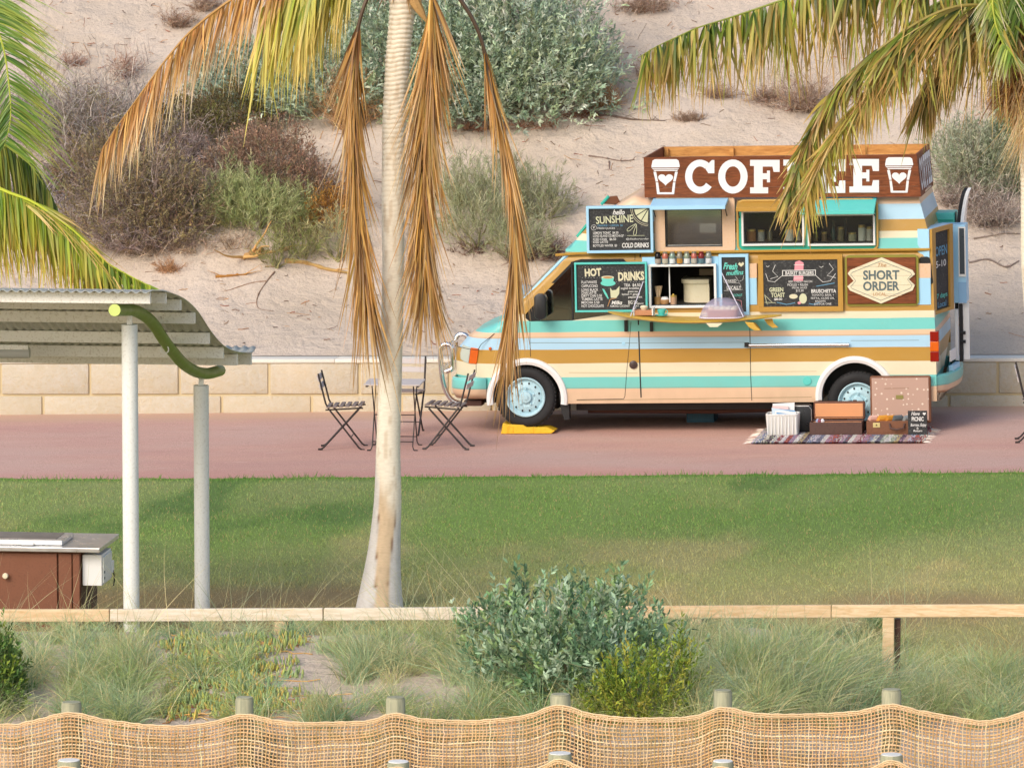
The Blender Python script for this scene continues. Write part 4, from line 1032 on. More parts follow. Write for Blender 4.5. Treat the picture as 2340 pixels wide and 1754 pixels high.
sg = thing('short_order_sign', 'cream hexagonal SHORT ORDER sign on a stained brown board, right of the burger menu', 'sign', VF, (VP(2014, 640, .05)[0], VSS, VP(2014, 693, .05)[2]))
r = rect(1936, 588, 2093, 694, VSS); gs = rect(1931, 583, 2099, 699, VSS)
MB().prism(rrect(gs, .05, 5), VSS+.012, VSS+.06).build('window_seal', paint('olive_seal', lin('#8f8a35'), .6), sg)
h4 = (r[3]-r[1])/5
for k in range(5): B((r[0], VSS-.007, r[1]+h4*k+.0015), (r[2], VS-.008, r[1]+h4*(k+1)-.0015)).build('plank', M['planks'], sg, bevel=.003)
f = Face(sg, VSS-.022)
sign = [(1370, 1180), (1660, 1300), (1683, 1338), (1625, 1385), (1682, 1440), (1660, 1488), (1365, 1612), (1075, 1490), (1050, 1450), (1108, 1400), (1052, 1330), (1078, 1298)]
P = pl([Bq(*p) for p in sign], VSS-.022)
# five cream boards, each its own piece, cut to the sign's outline
def clip(poly, w0, w1):
    for s_, lim in ((1, w0), (-1, w1)):
        out = []
        for i in range(len(poly)):
            a, b = poly[i], poly[(i+1) % len(poly)]; ia, ib = s_*(a[1]-lim) >= 0, s_*(b[1]-lim) >= 0
            if ia: out.append(a)
            if ia != ib: t = (lim-a[1])/(b[1]-a[1]); out.append((a[0]+(b[0]-a[0])*t, lim))
        poly = out
    return poly
ws = sorted([VP(2014, Bq(0, y)[1], VSS-.022)[2] for y in (1170, 1265, 1352, 1440, 1525, 1620)])
for a, b in zip(ws[:-1], ws[1:]): MB().prism(clip(P, a+.0012, b-.0012), VSS-.022, VSS-.008).build('plank', M['cream'], sg)
f.v = VSS-.025
f.lines([[Bq(*p) for p in [(1368, 1212), (1640, 1322), (1655, 1340), (1612, 1385), (1655, 1440), (1640, 1468), (1365, 1582), (1095, 1472), (1080, 1455), (1128, 1400), (1080, 1338), (1098, 1320), (1368, 1212)]]], 'grey', .0045)
bt_('SHORT', 1197, 1302, 1537, 1385, 'grey', bold=.03); bt_('ORDER', 1197, 1406, 1537, 1487, 'grey', bold=.03); bt_('The', 1335, 1232, 1415, 1268, 'tan', shear=.3, bold=.01); bt_('LOCAL', 1292, 1508, 1412, 1537, 'tan', bold=.005)
f.lines([[Bq(1400, 1538), Bq(1560, 1540)]], 'tan', .003)

# ------------------------------------------------------------------ COFFEE sign box on the roof
VB0, VB1 = .04, 1.62
A_ = lambda X, Y: (1280+X/4.144, 300+Y/4.144)
tl = VP(1470.6, 359.5, VB0); tr = VP(2095, 352.5, VB0); bl = VP(1473, 452, VB0); br = VP(2105, 450, VB0)
sb_ = thing('coffee_sign', 'brown timber box on the van roof with white COFFEE letters and two cup emblems', 'sign', VF, ((tl[0]+tr[0])/2, VB0, bl[2]))
N4 = 4
for k in range(N4):
    def e(p, q, t): return p+(q-p)*t
    a, b = e(bl, tl, k/N4), e(br, tr, k/N4); c, d = e(bl, tl, (k+1)/N4), e(br, tr, (k+1)/N4); g = .0012
    MB().hexa([(a[0], VB0, a[2]+g), (b[0], VB0, b[2]+g), (b[0], VB0+.022, b[2]+g), (a[0], VB0+.022, a[2]+g), (c[0], VB0, c[2]-g), (d[0], VB0, d[2]-g), (d[0], VB0+.022, d[2]-g), (c[0], VB0+.022, c[2]-g)]).build('plank', M['planks'], sb_, bevel=.002)
    # ends, splayed like the front
    for nm, x, y, s_ in (('left', a, c, 1), ('right', b, d, -1)):
        MB().hexa([(x[0], VB0+.024, x[2]+g), (x[0]+.022*s_, VB0+.024, x[2]+g), (x[0]+.022*s_, VB1, x[2]+g), (x[0], VB1, x[2]+g), (y[0], VB0+.024, y[2]-g), (y[0]+.022*s_, VB0+.024, y[2]-g), (y[0]+.022*s_, VB1, y[2]-g), (y[0], VB1, y[2]-g)]).build('plank', M['planks'], sb_, bevel=.002)
    MB().hexa([(a[0], VB1, a[2]+g), (b[0], VB1, b[2]+g), (b[0], VB1+.022, b[2]+g), (a[0], VB1+.022, a[2]+g), (c[0], VB1, c[2]-g), (d[0], VB1, d[2]-g), (d[0], VB1+.022, d[2]-g), (c[0], VB1+.022, c[2]-g)]).build('plank', M['pinesign'], sb_, bevel=.002)
for u in (tl[0]+.03, tl[0]+.75, tl[0]+1.5, tl[0]+2.2, tr[0]-.06):
    B((u, VB1-.045, bl[2]+.02), (u+.045, VB1-.001, tl[2]-.02)).build('batten', M['pinesign'], sb_)
f = Face(sb_, VB0-.003)
wl_ = paint('brushed_white_letters', (.80, .80, .80), .6, .06); M['letters'] = wl_
def letter(polys, x0, y0, x1, y1, name='letter'):
    m = MB()
    for P in polys:
        q = [f.q(x0+(x1-x0)*a, y1-(y1-y0)*b) for a, b in P]; n = len(q); m.add([(p[0], f.v, p[1]) for p in q], [tuple(range(n))])
    return m.build(name, M['letters'], sb_)
def ringp(cx, cy, ro, ri, a0, a1, n=28, sx=1.0):
    L = []
    t = np.linspace(a0, a1, n)
    for p, q in zip(t[:-1], t[1:]):
        L.append([(cx+ro*sx*math.cos(p), cy+ro*math.sin(p)), (cx+ro*sx*math.cos(q), cy+ro*math.sin(q)), (cx+ri[0]*math.cos(q), cy+ri[1]*math.sin(q)), (cx+ri[0]*math.cos(p), cy+ri[1]*math.sin(p))])
    return L
def ltr_O(): return ringp(.5, .5, .5, (.26, .30), 0, 2*math.pi)
def ltr_C(): return ringp(.5, .5, .5, (.26, .30), math.radians(52), math.radians(322))+[[(.78, .60), (.985, .60), (.985, .99), (.90, .99), (.83, .93), (.80, .89), (.66, .765)]]
E_ = [(0, 0), (.98, 0), (.98, .37), (.78, .37), (.74, .20), (.42, .20), (.42, .42), (.56, .42), (.56, .33), (.66, .33), (.66, .68), (.56, .68), (.56, .60), (.42, .60), (.42, .80), (.74, .80), (.78, .64), (.98, .64), (.98, 1), (0, 1), (0, .82), (.13, .82), (.13, .18), (0, .18)]
F_ = [(0, 0), (.60, 0), (.60, .18), (.42, .18), (.42, .42), (.56, .42), (.56, .33), (.66, .33), (.66, .68), (.56, .68), (.56, .60), (.42, .60), (.42, .80), (.74, .80), (.78, .64), (.98, .64), (.98, 1), (0, 1), (0, .82), (.13, .82), (.13, .18), (0, .18)]
for polys, x0, y0, x1, y1 in ((ltr_C(), 1565.5, 365, 1633.5, 442.5), (ltr_O(), 1641, 364.5, 1708.5, 442.5), ([F_], 1714, 365.5, 1783, 442), ([F_], 1790, 365, 1861, 441.5), ([E_], 1866, 364, 1933, 441), ([E_], 1941, 363.5, 2010, 440)):
    letter(polys, x0, y0, x1, y1)
def cup(x0, y0, x1, y1):
    P = [[(.02, .73), (.0, .80), (.04, .96), (.12, 1), (.88, 1), (.96, .96), (1, .80), (.98, .77), (.5, .765), (.03, .765)], [(.03, .72), (.97, .72), (.95, .745), (.04, .745)],
         [(.06, .70), (.15, .70), (.155, .655), (.12, .65)], [(.94, .70), (.85, .70), (.85, .655), (.89, .65)], [(.12, .70), (.88, .70), (.88, .665), (.12, .665)],
         [(.07, .64), (.17, .64), (.235, .36), (.15, .36)], [(.93, .64), (.83, .64), (.765, .36), (.85, .36)], [(.155, .34), (.24, .34), (.29, .05), (.20, .0)], [(.845, .34), (.76, .34), (.72, .05), (.80, .0)], [(.21, .0), (.79, .0), (.72, .055), (.29, .055)]]
    hh = []
    for t in np.linspace(0, 2*math.pi, 26)[:-1]:
        hx = 16*math.sin(t)**3; hy = 13*math.cos(t)-5*math.cos(2*t)-2*math.cos(3*t)-math.cos(4*t); hh.append((.5+hx*.0165, .435+hy*.0115))
    letter(P+[hh], x0, y0, x1, y1, 'cup_emblem')
cup(1488.5, 364, 1553.5, 444); cup(2022.5, 359.5, 2087, 440.5)
# the same word on the end panel, standing in the plane of the end
me_h = (tr[2]-br[2])
def end_text():
    U = (tr[0]+br[0])/2
    polys = [ltr_C(), ltr_O(), [F_], [F_], [E_], [E_]]; L = 1.40/6; m = MB()
    for k, PP in enumerate(polys):
        for P in PP:
            q = [(.12+VB0+L*(k+a*.88), b) for a, b in P]
            m.add([(br[0]+(tr[0]-br[0])*(.12+.76*b)+.004, v, br[2]+me_h*(.12+.76*b)) for v, b in q], [tuple(range(len(q)))])
    m.build('end_lettering', M['letters'], sb_)
end_text()

# ------------------------------------------------------------------ surfboard shelf and what stands on it
shz = VP(1600, 726, -.22)
sh = thing('surfboard_shelf', 'mustard surfboard with fins slung on ropes as a shelf under the serving window', 'surfboard', VF, (VP(1587, 730, -.2)[0], -.2, shz[2]))
cl = [(1389, 712), (1420, 717.5), (1470, 724.5), (1530, 729.5), (1590, 731), (1650, 729.5), (1700, 727), (1745, 723.5), (1786, 720)]
ux = spline([VP(x, y, -.22) for x, y in cl], 60); vs = []; fs = []; k = 16
for i, p in enumerate(ux):
    s_ = i/59; hw = .26*max(.0, (math.sin(math.pi*min(1, max(0, s_))**.85)))**.55+.004; th = .036*max(.05, math.sin(math.pi*s_))**.4
    for j in range(k):
        a = 2*math.pi*j/k; vs.append((p[0], -.22+hw*math.cos(a), p[2]+th*math.sin(a)*.8))
for i in range(59):
    for j in range(k): fs.append((i*k+j, (i+1)*k+j, (i+1)*k+(j+1) % k, i*k+(j+1) % k))
fs += [tuple(range(k)), tuple(range(59*k, 60*k))[::-1]]
M['surf'] = paint('mustard_surfboard', lin('#cfa948'), .32, .1, dirt=lin('#b08a35'))
MB().add(vs, fs).build('deck', M['surf'], sh, smooth=True)
def fin(pts, v, lean): MB().hexa([(0, 0, 0)]*8) ; 
for pts, v in (([(1702, 735), (1722, 737), (1728, 745), (1739, 755), (1724, 755), (1711, 747)], -.40), ([(1706, 735), (1726, 737), (1734, 746), (1741, 756), (1729, 752), (1716, 744)], -.04), ([(1746, 729), (1765, 728), (1768, 738), (1779, 748), (1766, 749), (1754, 741)], -.22)):
    P = pl(pts, v); MB().prism(P, v-.008, v+.008).build('fin', M['surf'], sh, bevel=.003)
rm = paint('white_rope', lin('#d9d4e2'), .8)
for a, b, va, vb in (((1474, 632), (1441, 722), .0, -.42), ((1648, 621), (1699, 724), .0, -.42)):
    MB().tube([VP(*a, va), VP(*b, vb)], .0055, 6).build('rope', rm, sh)
P = pl([(1613, 738), (1651, 738), (1640, 747), (1622, 747)], -.47); MB().prism(P, -.472, -.468).build('tag', M['cream'], sh)
top = lambda x: float(np.interp(VP(x, 728, -.22)[0], ux[:, 0], ux[:, 2]))+.030
# teal cup on its saucer
c = VP(1512, 722, -.24); cw_ = top(1512)
cpp = thing('coffee_cup', 'teal cup and saucer standing on the surfboard shelf', 'cup', VF, (c[0], -.24, cw_))
MB().lathe([(0, cw_), (.05, cw_+.004), (.072, cw_+.014), (.07, cw_+.018), (.03, cw_+.012), (0, cw_+.012)], (c[0], -.24, 0), 24).build('saucer', M['teal'], cpp, smooth=True)
MB().lathe([(0, cw_+.014), (.025, cw_+.014), (.040, cw_+.04), (.046, cw_+.075), (.043, cw_+.077), (.036, cw_+.045), (0, cw_+.03)], (c[0], -.24, 0), 24).build('cup', M['teal'], cpp, smooth=True)
MB().tube([(c[0]+.043+.022*math.sin(a), -.24, cw_+.048+.022*math.cos(a)) for a in np.linspace(0, math.pi, 8)], .005, 6).build('handle', M['teal'], cpp, smooth=True)
# muffin basket under a mesh cover
bx0, bx1 = VP(1618, 715, -.24)[0], VP(1687, 715, -.24)[0]; bm_ = (bx0+bx1)/2; bw = top(1652)
mb_ = thing('muffin_basket', 'small wicker basket of muffins on the surfboard shelf', 'basket', VF, (bm_, -.24, bw))
wick = paint('brown_wicker', lin('#c98f68'), .8, .25, dirt=lin('#8f5a3c'), scale=20); Wb = (bx1-bx0)/2
m = MB()
for k in range(7):
    hh = bw+.006+k*.012; g = 1+.02*k; rr_ = rrect((bm_-Wb*.9*g, -.24-.11*g, bm_+Wb*.9*g, -.24+.11*g), .03, 4)
    m.tube([(p[0], p[1], hh) for p in rr_]+[(rr_[0][0], rr_[0][1], hh)], .0075, 6, False)
m.build('weave', wick, mb_, smooth=True)
B((bm_-Wb*.85, -.34, bw+.004), (bm_+Wb*.85, -.14, bw+.03)).build('lining', M['tan'], mb_)
rr = random.Random(9)
for i in range(5):
    x = bm_-Wb*.75+i*Wb*.375
    for y in (-.29, -.19):
        MB().lathe([(0, bw+.03), (.028, bw+.03), (.036, bw+.075), (.034, bw+.095), (.02, bw+.11), (0, bw+.113)], (x, y, 0), 12).build('muffin', paint('muffin', lin('#e3c9a4'), .8) if i+y == -.29 else M['cream'], mb_, smooth=True)
x0, x1 = VP(1601, 726, -.24)[0], VP(1700, 726, -.24)[0]; xm = (x0+x1)/2; ht = VP(1655, 676, -.24)[2]
cv = thing('mesh_food_cover', 'pale lilac mesh dome covering the muffin basket', 'food cover', VF, (xm, -.24, bw))
t = NT('fine_net'); t.col(lin('#c9c2dc')); t.set(Roughness=.8); tr_ = t.new('ShaderNodeBsdfTransparent'); mx = t.new('ShaderNodeMixShader'); mx.inputs[0].default_value = .62
t.l.new(t.b.outputs[0], mx.inputs[1]); t.l.new(tr_.outputs[0], mx.inputs[2]); t.l.new(mx.outputs[0], t.out.inputs[0])
m = MB(); n = 28; vs = []; fs = []
for i in range(9):
    s_ = i/8; hgt = math.sin(s_*math.pi/2)
    for j in range(n):
        a = 2*math.pi*j/n; sq = (abs(math.cos(a))**4+abs(math.sin(a))**4)**-.25; R = math.cos(s_*math.pi/2)**.75
        vs.append((xm+(x1-x0)/2*R*math.cos(a)*sq*(.86+.14*(1-s_)), -.24+.22*R*math.sin(a)*sq, bw+(ht-bw-.02)*hgt))
for i in range(8):
    for j in range(n): fs.append((i*n+j, i*n+(j+1) % n, (i+1)*n+(j+1) % n, (i+1)*n+j))
m.add(vs, fs).build('net', t.m, cv, smooth=True)
MB().tube([(xm+(x1-x0)/2*math.cos(a)*(abs(math.cos(a))**4+abs(math.sin(a))**4)**-.25, -.24+.22*math.sin(a)*(abs(math.cos(a))**4+abs(math.sin(a))**4)**-.25, bw+.006) for a in np.linspace(0, 2*math.pi, 40)], .008, 6, False).build('hem', paint('lilac_hem', lin('#ddd6e8'), .8), cv)
MB().tube([(xm, -.24, ht-.03), (xm, -.24, ht+.02)], .006, 6).build('pull_loop', M['white'], cv)
# cutlery box at the left end
c0, c1 = VP(1452, 715, -.26)[0], VP(1492, 715, -.26)[0]; cb = top(1472)
bx = thing('napkin_box', 'small brown and white box holding a pale bowl at the front end of the shelf', 'box', VF, ((c0+c1)/2, -.26, cb))
B((c0, -.34, cb), (c1, -.18, cb+.055)).build('tray', wick, bx, bevel=.006); B((c0-.012, -.35, cb), (c0, -.17, cb+.075)).build('side', M['white'], bx); B((c1, -.35, cb), (c1+.012, -.17, cb+.075)).build('side', M['white'], bx)
MB().lathe([(0, cb+.05), (.03, cb+.055), (.045, cb+.085), (.03, cb+.10), (0, cb+.105)], ((c0+c1)/2, -.26, 0), 16).build('bowl', M['cream'], bx, smooth=True)

# ------------------------------------------------------------------ eight jars on top of the serving hatch
jw = VP(1560, 601.5, -.02)[2]
jl = paint('jar_lid', (.4, .38, .34), .3, .1, metal=.8)
jcols = ['#33251f', '#c58a6a', '#b9c7bd', '#a8813f', '#c9cfc4', '#c4806b', '#8a3a35', '#cdd2cb']; jtop = ['#15100e', '#b96c5a', '#7f958a', '#8a8578', '#8c9a86', '#b5685c', '#7c2a2a', '#8c9690']
jlab = ['near-black', 'salmon pink', 'pale grey-green', 'honey brown', 'frosty grey', 'dusty pink', 'dark red and blue', 'silvery grey']
jpos = ['leftmost on the hatch', 'second from the left', 'third from the left', 'fourth from the left', 'fourth from the right', 'third from the right', 'second from the right', 'rightmost, nearest the muffin board']
for k in range(8):
    x = 1480+(130+91.5*k)/5.526; u = VP(x, 595, -.02)[0]
    j = thing('jar', f'{jlab[k]} glass jar, {jpos[k]} of the row of eight', 'jar', VF, (u, -.02, jw), group='jars lined up on top of the serving hatch')
    body_c = paint('jar_body', lin(['#a39a90', '#b9b7a5', '#d5dfe2', '#b8893f', '#dfe3e3', '#b3b1a6', '#5f7f8a', '#d8dce0'][k]), .2, .1)
    topc = paint('jar_shoulder', lin(jtop[k]), .15, .15, metal=.2)
    MB().lathe([(0, jw), (.031, jw), (.034, jw+.008), (.034, jw+.052)], (u, -.02, 0), 16).build('label_band', body_c, j, smooth=True)
    MB().lathe([(.0335, jw+.052), (.034, jw+.075), (.030, jw+.098), (.024, jw+.108)], (u, -.02, 0), 16).build('glass', topc, j, smooth=True)
    MB().lathe([(.026, jw+.106), (.026, jw+.122), (.022, jw+.126), (0, jw+.126)], (u, -.02, 0), 16).build('lid', topc if k in (0, 6) else jl, j, smooth=True)

# ------------------------------------------------------------------ inside the serving window
gb = sv[1]+.0
u = VP(1503, 690, .12)[0]
s0_ = thing('stirrer_jar', 'jar of wooden stirrers at the front corner of the serving window', 'jar', VF, (u, .12, gb))
MB().lathe([(0, gb), (.035, gb), (.037, gb+.085), (.033, gb+.085), (.031, gb+.01), (0, gb+.01)], (u, .12, 0), 16).build('jar', paint('amber_jar', lin('#a8814f'), .25), s0_, smooth=True)
rr = random.Random(4)
for k in range(12):
    a = rr.uniform(0, 6.28); q = rr.uniform(.0, .02); t_ = rr.uniform(-.05, .05)
    MB().tube([(u+q*math.cos(a), .12+q*math.sin(a), gb+.01), (u+q*math.cos(a)+t_, .12+q*math.sin(a)+rr.uniform(-.02, .02), gb+.20)], .004, 4).build('stirrer', M['pine'], s0_)
u = VP(1519, 690, .14)[0]
s1_ = thing('sugar_bowl', 'low bowl with a white top beside the stirrer jar', 'bowl', VF, (u, .14, gb))
MB().lathe([(0, gb), (.04, gb), (.055, gb+.03), (.055, gb+.055), (.05, gb+.055), (0, gb+.045)], (u, .14, 0), 18).build('bowl', M['tan'], s1_, smooth=True)
MB().lathe([(.05, gb+.055), (.03, gb+.08), (0, gb+.085)], (u, .14, 0), 18).build('sugar', M['white'], s1_, smooth=True)
u = VP(1539, 690, .12)[0]
s2_ = thing('copper_tin', 'small copper and gold canister by the coffee machine', 'canister', VF, (u, .12, gb))
MB().lathe([(0, gb), (.034, gb), (.034, gb+.085)], (u, .12, 0), 18).build('tin', paint('rose_copper', lin('#c9a080'), .3, metal=.3), s2_, smooth=True)
MB().lathe([(.035, gb+.083), (.035, gb+.098), (.012, gb+.102), (.008, gb+.115), (0, gb+.116)], (u, .12, 0), 18).build('lid', paint('gold_lid', lin('#c7a94f'), .3, metal=.6), s2_, smooth=True)
# jars and bottles behind the two high windows
rr = random.Random(12)
def bottle(x, w, v, wy, rad, h, col, lab, neck=True, metal=0):
    u = VP(x, wy, v)[0]; b0 = w[1]+.013
    j = thing('bottle' if neck else 'storage_jar', lab, 'bottle' if neck else 'jar', VF, (u, v, b0))
    mt = paint('jar_glass', lin(col), .2, .15)
    if neck: MB().lathe([(0, b0), (rad, b0), (rad, b0+h*.55), (rad*.4, b0+h*.72), (rad*.35, b0+h*.95), (0, b0+h*.95)], (u, v, 0), 14).build('glass', mt, j, smooth=True); MB().lathe([(rad*.42, b0+h*.93), (rad*.42, b0+h), (0, b0+h)], (u, v, 0), 12).build('cap', M['dark'], j, smooth=True)
    else: MB().lathe([(0, b0), (rad, b0), (rad, b0+h*.8), (rad*.85, b0+h*.84)], (u, v, 0), 16).build('glass', mt, j, smooth=True); MB().lathe([(rad*.9, b0+h*.82), (rad*.9, b0+h), (0, b0+h)], (u, v, 0), 16).build('lid', paint('jar_cap', lin('#b59a5a'), .3, metal=.5), j, smooth=True)
B((wC[0], VR+.02, wC[1]+.0), (wC[2], VR+.03, wC[1]+.010)) 
bottle(1717, wB, .22, 550, .055, .13, '#8a5a30', 'brown wood-toned tin with a round cream label, front corner of the first roof window', False)
bottle(1740, wB, .24, 550, .04, .12, '#8f8d88', 'grey lidded jar next to the brown tin behind the first roof window', False)
bottle(1760, wB, .26, 550, .03, .16, '#57503a', 'slim olive bottle half hidden by the hanging frond in the first roof window', True)
bottle(1805, wB, .24, 550, .05, .15, '#b9b6ac', 'large pale jar at the rear end of the first roof window', False)
bottle(1826, wB, .26, 550, .035, .13, '#8d867c', 'short grey jar against the rear edge of the first roof window', False)
bottle(1863, wC, .22, 550, .033, .10, '#7f6c40', 'squat brass-lidded jar at the front corner of the second roof window', False)
bottle(1884, wC, .22, 550, .035, .10, '#5d4a34', 'dark brown squat jar beside the brass-lidded one', False)
bottle(1905, wC, .30, 550, .03, .22, '#16382f', 'tall dark green bottle standing behind the squat jars', True)
bottle(1922, wC, .24, 550, .038, .15, '#6b6247', 'middle-sized jar with a gold lid in the centre of the second roof window', False)
bottle(1933, wC, .32, 550, .03, .23, '#2b2a26', 'tall black bottle behind the centre jar of the second roof window', True)
bottle(1948, wC, .22, 550, .045, .09, '#8f8a70', 'low wide jar with a shiny lid right of the centre jar', False)
bottle(1970, wC, .24, 550, .042, .17, '#cfcdc2', 'tall white-labelled jar, second from the rear edge of the second roof window', False)
bottle(1988, wC, .24, 550, .038, .15, '#bdb9ad', 'white-labelled jar at the rear edge of the second roof window', False)

# ------------------------------------------------------------------ rear board box, window box, surfboard leaning behind
wt_, wb_ = VP(2150, 519, .3)[2], VP(2150, 716, .3)[2]
rb_ = thing('open_sign_board', 'mustard framed OPEN chalkboard in a light blue box on the rear door', 'chalkboard', VF, (u1, .4, wb_))
def pu(px, v, w): return VF.hit(px, 600, 1, v)[0]
Aq = np.array([pu(2131, .06, 0), .06]); Bq2 = np.array([pu(2179, .78, 0), .78]); dn = Bq2-Aq; dn /= np.linalg.norm(dn); nn = np.array([dn[1], -dn[0]])
def slabp(name, s0, s1, w0, w1, o0, o1, mat, par, bev=.003):
    L = np.linalg.norm(Bq2-Aq); P = [Aq+dn*L*s+nn*o for s, o in ((s0, o0), (s1, o0), (s1, o1), (s0, o1))]
    return MB().prism([tuple(p) for p in P], w0, w1, axis=2).build(name, mat, par, bevel=bev)
slabp('casing', -.02, 1.03, wb_, wt_, -.16, -.03, M['lblue'], rb_)
H = wt_-wb_
for s0, s1, w0, w1 in ((.0, .17, wb_, wt_), (.83, 1.0, wb_, wt_), (.17, .83, wt_-.05, wt_), (.17, .83, wb_, wb_+.04)): slabp('frame', s0, s1, w0+.001, w1-.001, -.03, .0, M['must'], rb_)
slabp('slate', .17, .83, wb_+.04, wt_-.05, -.03, -.022, M['slate'], rb_)
def rtext(s, sc0, sc1, wc, h, mat):
    key = text(s, h, mat, rb_, (0, 0), width=1.0, name='lettering', bold=.01)
    L = np.linalg.norm(Bq2-Aq); Mm = key.data
    for vtx in Mm.vertices:
        b = np.array(list(rb_['_b'])); x = vtx.co.x+b[0]; w = vtx.co.z+b[2]
        p = Aq+dn*L*(sc0+(sc1-sc0)*(x+.5))+nn*(-.019); vtx.co = (p[0]-b[0], p[1]-b[1], w+wc-b[2])
rtext('OPEN', .22, .78, wb_+H*.72, .10, M['chalkb']); rtext('5-10', .24, .72, wb_+H*.57, .07, M['chalk']); rtext('Local', .3, .7, wb_+H*.10, .06, M['chalkb']); rtext('7 days', .26, .76, wb_+H*.20, .05, M['chalkt'])
wz = [VP(2200, y, .95)[2] for y in (514, 632, 692)]
ux0, ux1 = VP(2181, 600, .95)[0], VP(2207, 600, .95)[0]
rw_ = thing('rear_window_box', 'light blue box with a white framed dark window on the far rear door', 'window box', VF, (ux0, 1.0, wz[2]))
B((ux0-.16, .96, wz[2]), (ux1, 1.30, wz[0])).build('casing', M['lblue'], rw_, bevel=.004)
B((ux0+.045, .935, wz[1]), (ux1, .959, wz[0]-.02)).build('window_frame', M['white'], rw_, bevel=.003)
B((ux0+.058, .93, wz[1]+.03), (ux1-.012, .934, wz[0]-.035)).build('pane', paint('dark_mesh_pane', lin('#3c4650'), .3), rw_)
B((ux0+.04, .95, wz[2]), (ux1+.003, .958, wz[1]-.06)).build('painted_panel', paint('blue_panel', lin('#8cb8dc'), .5), rw_)
uw = [VP(x, 470, 1.5)[0] for x in (2187, 2205)]
lb = thing('leaning_surfboard', 'black and white surfboard standing upright behind the rear doors', 'surfboard', VF, (uw[0], 1.5, VP(2190, 700, 1.5)[2]))
pts = [VP(x, y, 1.5) for x, y in ((2186, 720), (2187, 600), (2189, 515), (2193, 470), (2199, 440), (2204, 429))]; sp = spline(pts, 30)
for nm, du, mt in (('deck', 0, 'black'), ('bottom', .04, 'white')):
    vs = []; fs = []
    for i, p in enumerate(sp):
        hw = .25*min(1, ((1-i/29)*2.2))**.5+.002
        for a, b in ((0, -hw), (.035, -hw*.9), (.035, hw*.9), (0, hw)): vs.append((p[0]+du+a, 1.5+b, p[2]-.0))
    for i in range(29):
        for j in range(4): fs.append((i*4+j, (i+1)*4+j, (i+1)*4+(j+1) % 4, i*4+(j+1) % 4))
    fs += [(0, 1, 2, 3), (116, 117, 118, 119)]
    MB().add(vs, fs).build(nm, M[mt], lb)
tq = VP(2163, 498, 1.4)
tb = thing('teal_crate', 'teal box fixed behind the rear of the high roof, left of the upright surfboard', 'box', VF, (tq[0], 1.5, tq[2]-.3))
B((VP(2146, 498, 1.4)[0]-.1, 1.4, tq[2]-.5), (VP(2182, 498, 1.4)[0], 1.8, VP(2163, 486, 1.4)[2])).build('panel', M['teal'], tb, bevel=.01)
B((VP(2150, 498, 1.4)[0]-.1, 1.39, tq[2]-.03), (VP(2178, 498, 1.4)[0], 1.399, tq[2]-.015)).build('handle', M['tealframe'], tb)

# ------------------------------------------------------------------ yellow ramp under the front wheel
g0 = VP(1148, 990, -.03); g1 = VP(1266, 990, -.03)
ry = thing('levelling_ramp', 'yellow wedge ramp under the front wheel of the van', 'ramp', VF, ((g0[0]+g1[0])/2, .08, 0))
P = pl([(1144.5, 991), (1149, 966), (1160, 970), (1195, 971), (1203, 976), (1250, 976), (1268, 984), (1260, 990)], -.02)
P = [(a, max(b, .002)) for a, b in P]
MB().prism(P, -.02, .22).build('wedge', M['yellow'], ry, bevel=.006)
for x in (1160, 1172, 1218): r = rect(x, 975, x+1, 989, -.025); panel('rib', r, -.024, -.019, paint('ramp_groove', lin('#d9a520'), .6), parent=ry, bev=0)

# ------------------------------------------------------------------ picnic things on the rag rug
Ef = lambda X, Y: (1700+X/4.096, 650+Y/4.096)
g = ground(*Ef(60, 1495)); h = ground(*Ef(1700, 1480)); RG = Frame(g, [eu, ev, ew])
RG.O = g; RP = lambda x, y, v: RG.v(x, y, v)
Lr = RP(*Ef(1700, 1480), 0)[0]; 
rug = thing('rag_rug', 'multicoloured fringed rag rug laid on the path beside the rear wheel', 'rug', RG, (Lr/2, .3, 0))
bt = Batch(); rng = np.random.default_rng(8); n = 150
pal = ['#ece6de', '#d9b8b8', '#a8686a', '#9aa2bd', '#dcc594', '#c9a2b4', '#8f8a96', '#efe8d6', '#c08a74', '#b9c2a8', '#ddd2da', '#75636e', '#cf7a6a', '#f2ece6', '#e6ddd6']
for k in range(n):
    u = Lr*(k+.5)/n*.98+.01; m_ = 23; vv = np.linspace(0.0, 1.35, m_)
    P = np.stack([u+rng.normal(0, .002, m_)+.0*vv, vv, np.full(m_, .011)+rng.uniform(0, .005, m_)], 1)
    cols = np.array([lin(pal[i]) for i in rng.integers(0, len(pal), m_-1)])
    if k % 4 == 0: band = lin(pal[rng.integers(0, len(pal))]); b2 = lin(pal[rng.integers(0, len(pal))])
    cols = np.where(rng.uniform(size=(m_-1, 1)) < .72, np.array(band), np.array(b2))*(1+rng.normal(0, .1, (m_-1, 1)))
    for q in range(m_-1): tubes(bt, P[None, q:q+2], np.array([.0088]), cols[q:q+1].clip(0, 1), 5)
bt.build('weave', M['jute'], parent=rug, kind='stuff')
bt = Batch(); N = 160; side_ = rng.integers(0, 2, N); uu = np.where(side_ == 0, .0, Lr*.985)
b = np.stack([uu, rng.uniform(0, 1.35, N), np.full(N, .012)], 1); d = np.stack([np.where(side_ == 0, -1, 1.), rng.normal(0, .35, N), rng.normal(0, .02, N)], 1)
strips(bt, b, d, rng.uniform(.06, .11, N), .008, pick(['#efe6da', '#d9c9b8'], N, rng), bend=np.array([0, 0, -.1]), seg=2, rng=rng)
bt.build('fringe', M['jute'], parent=rug, kind='stuff')

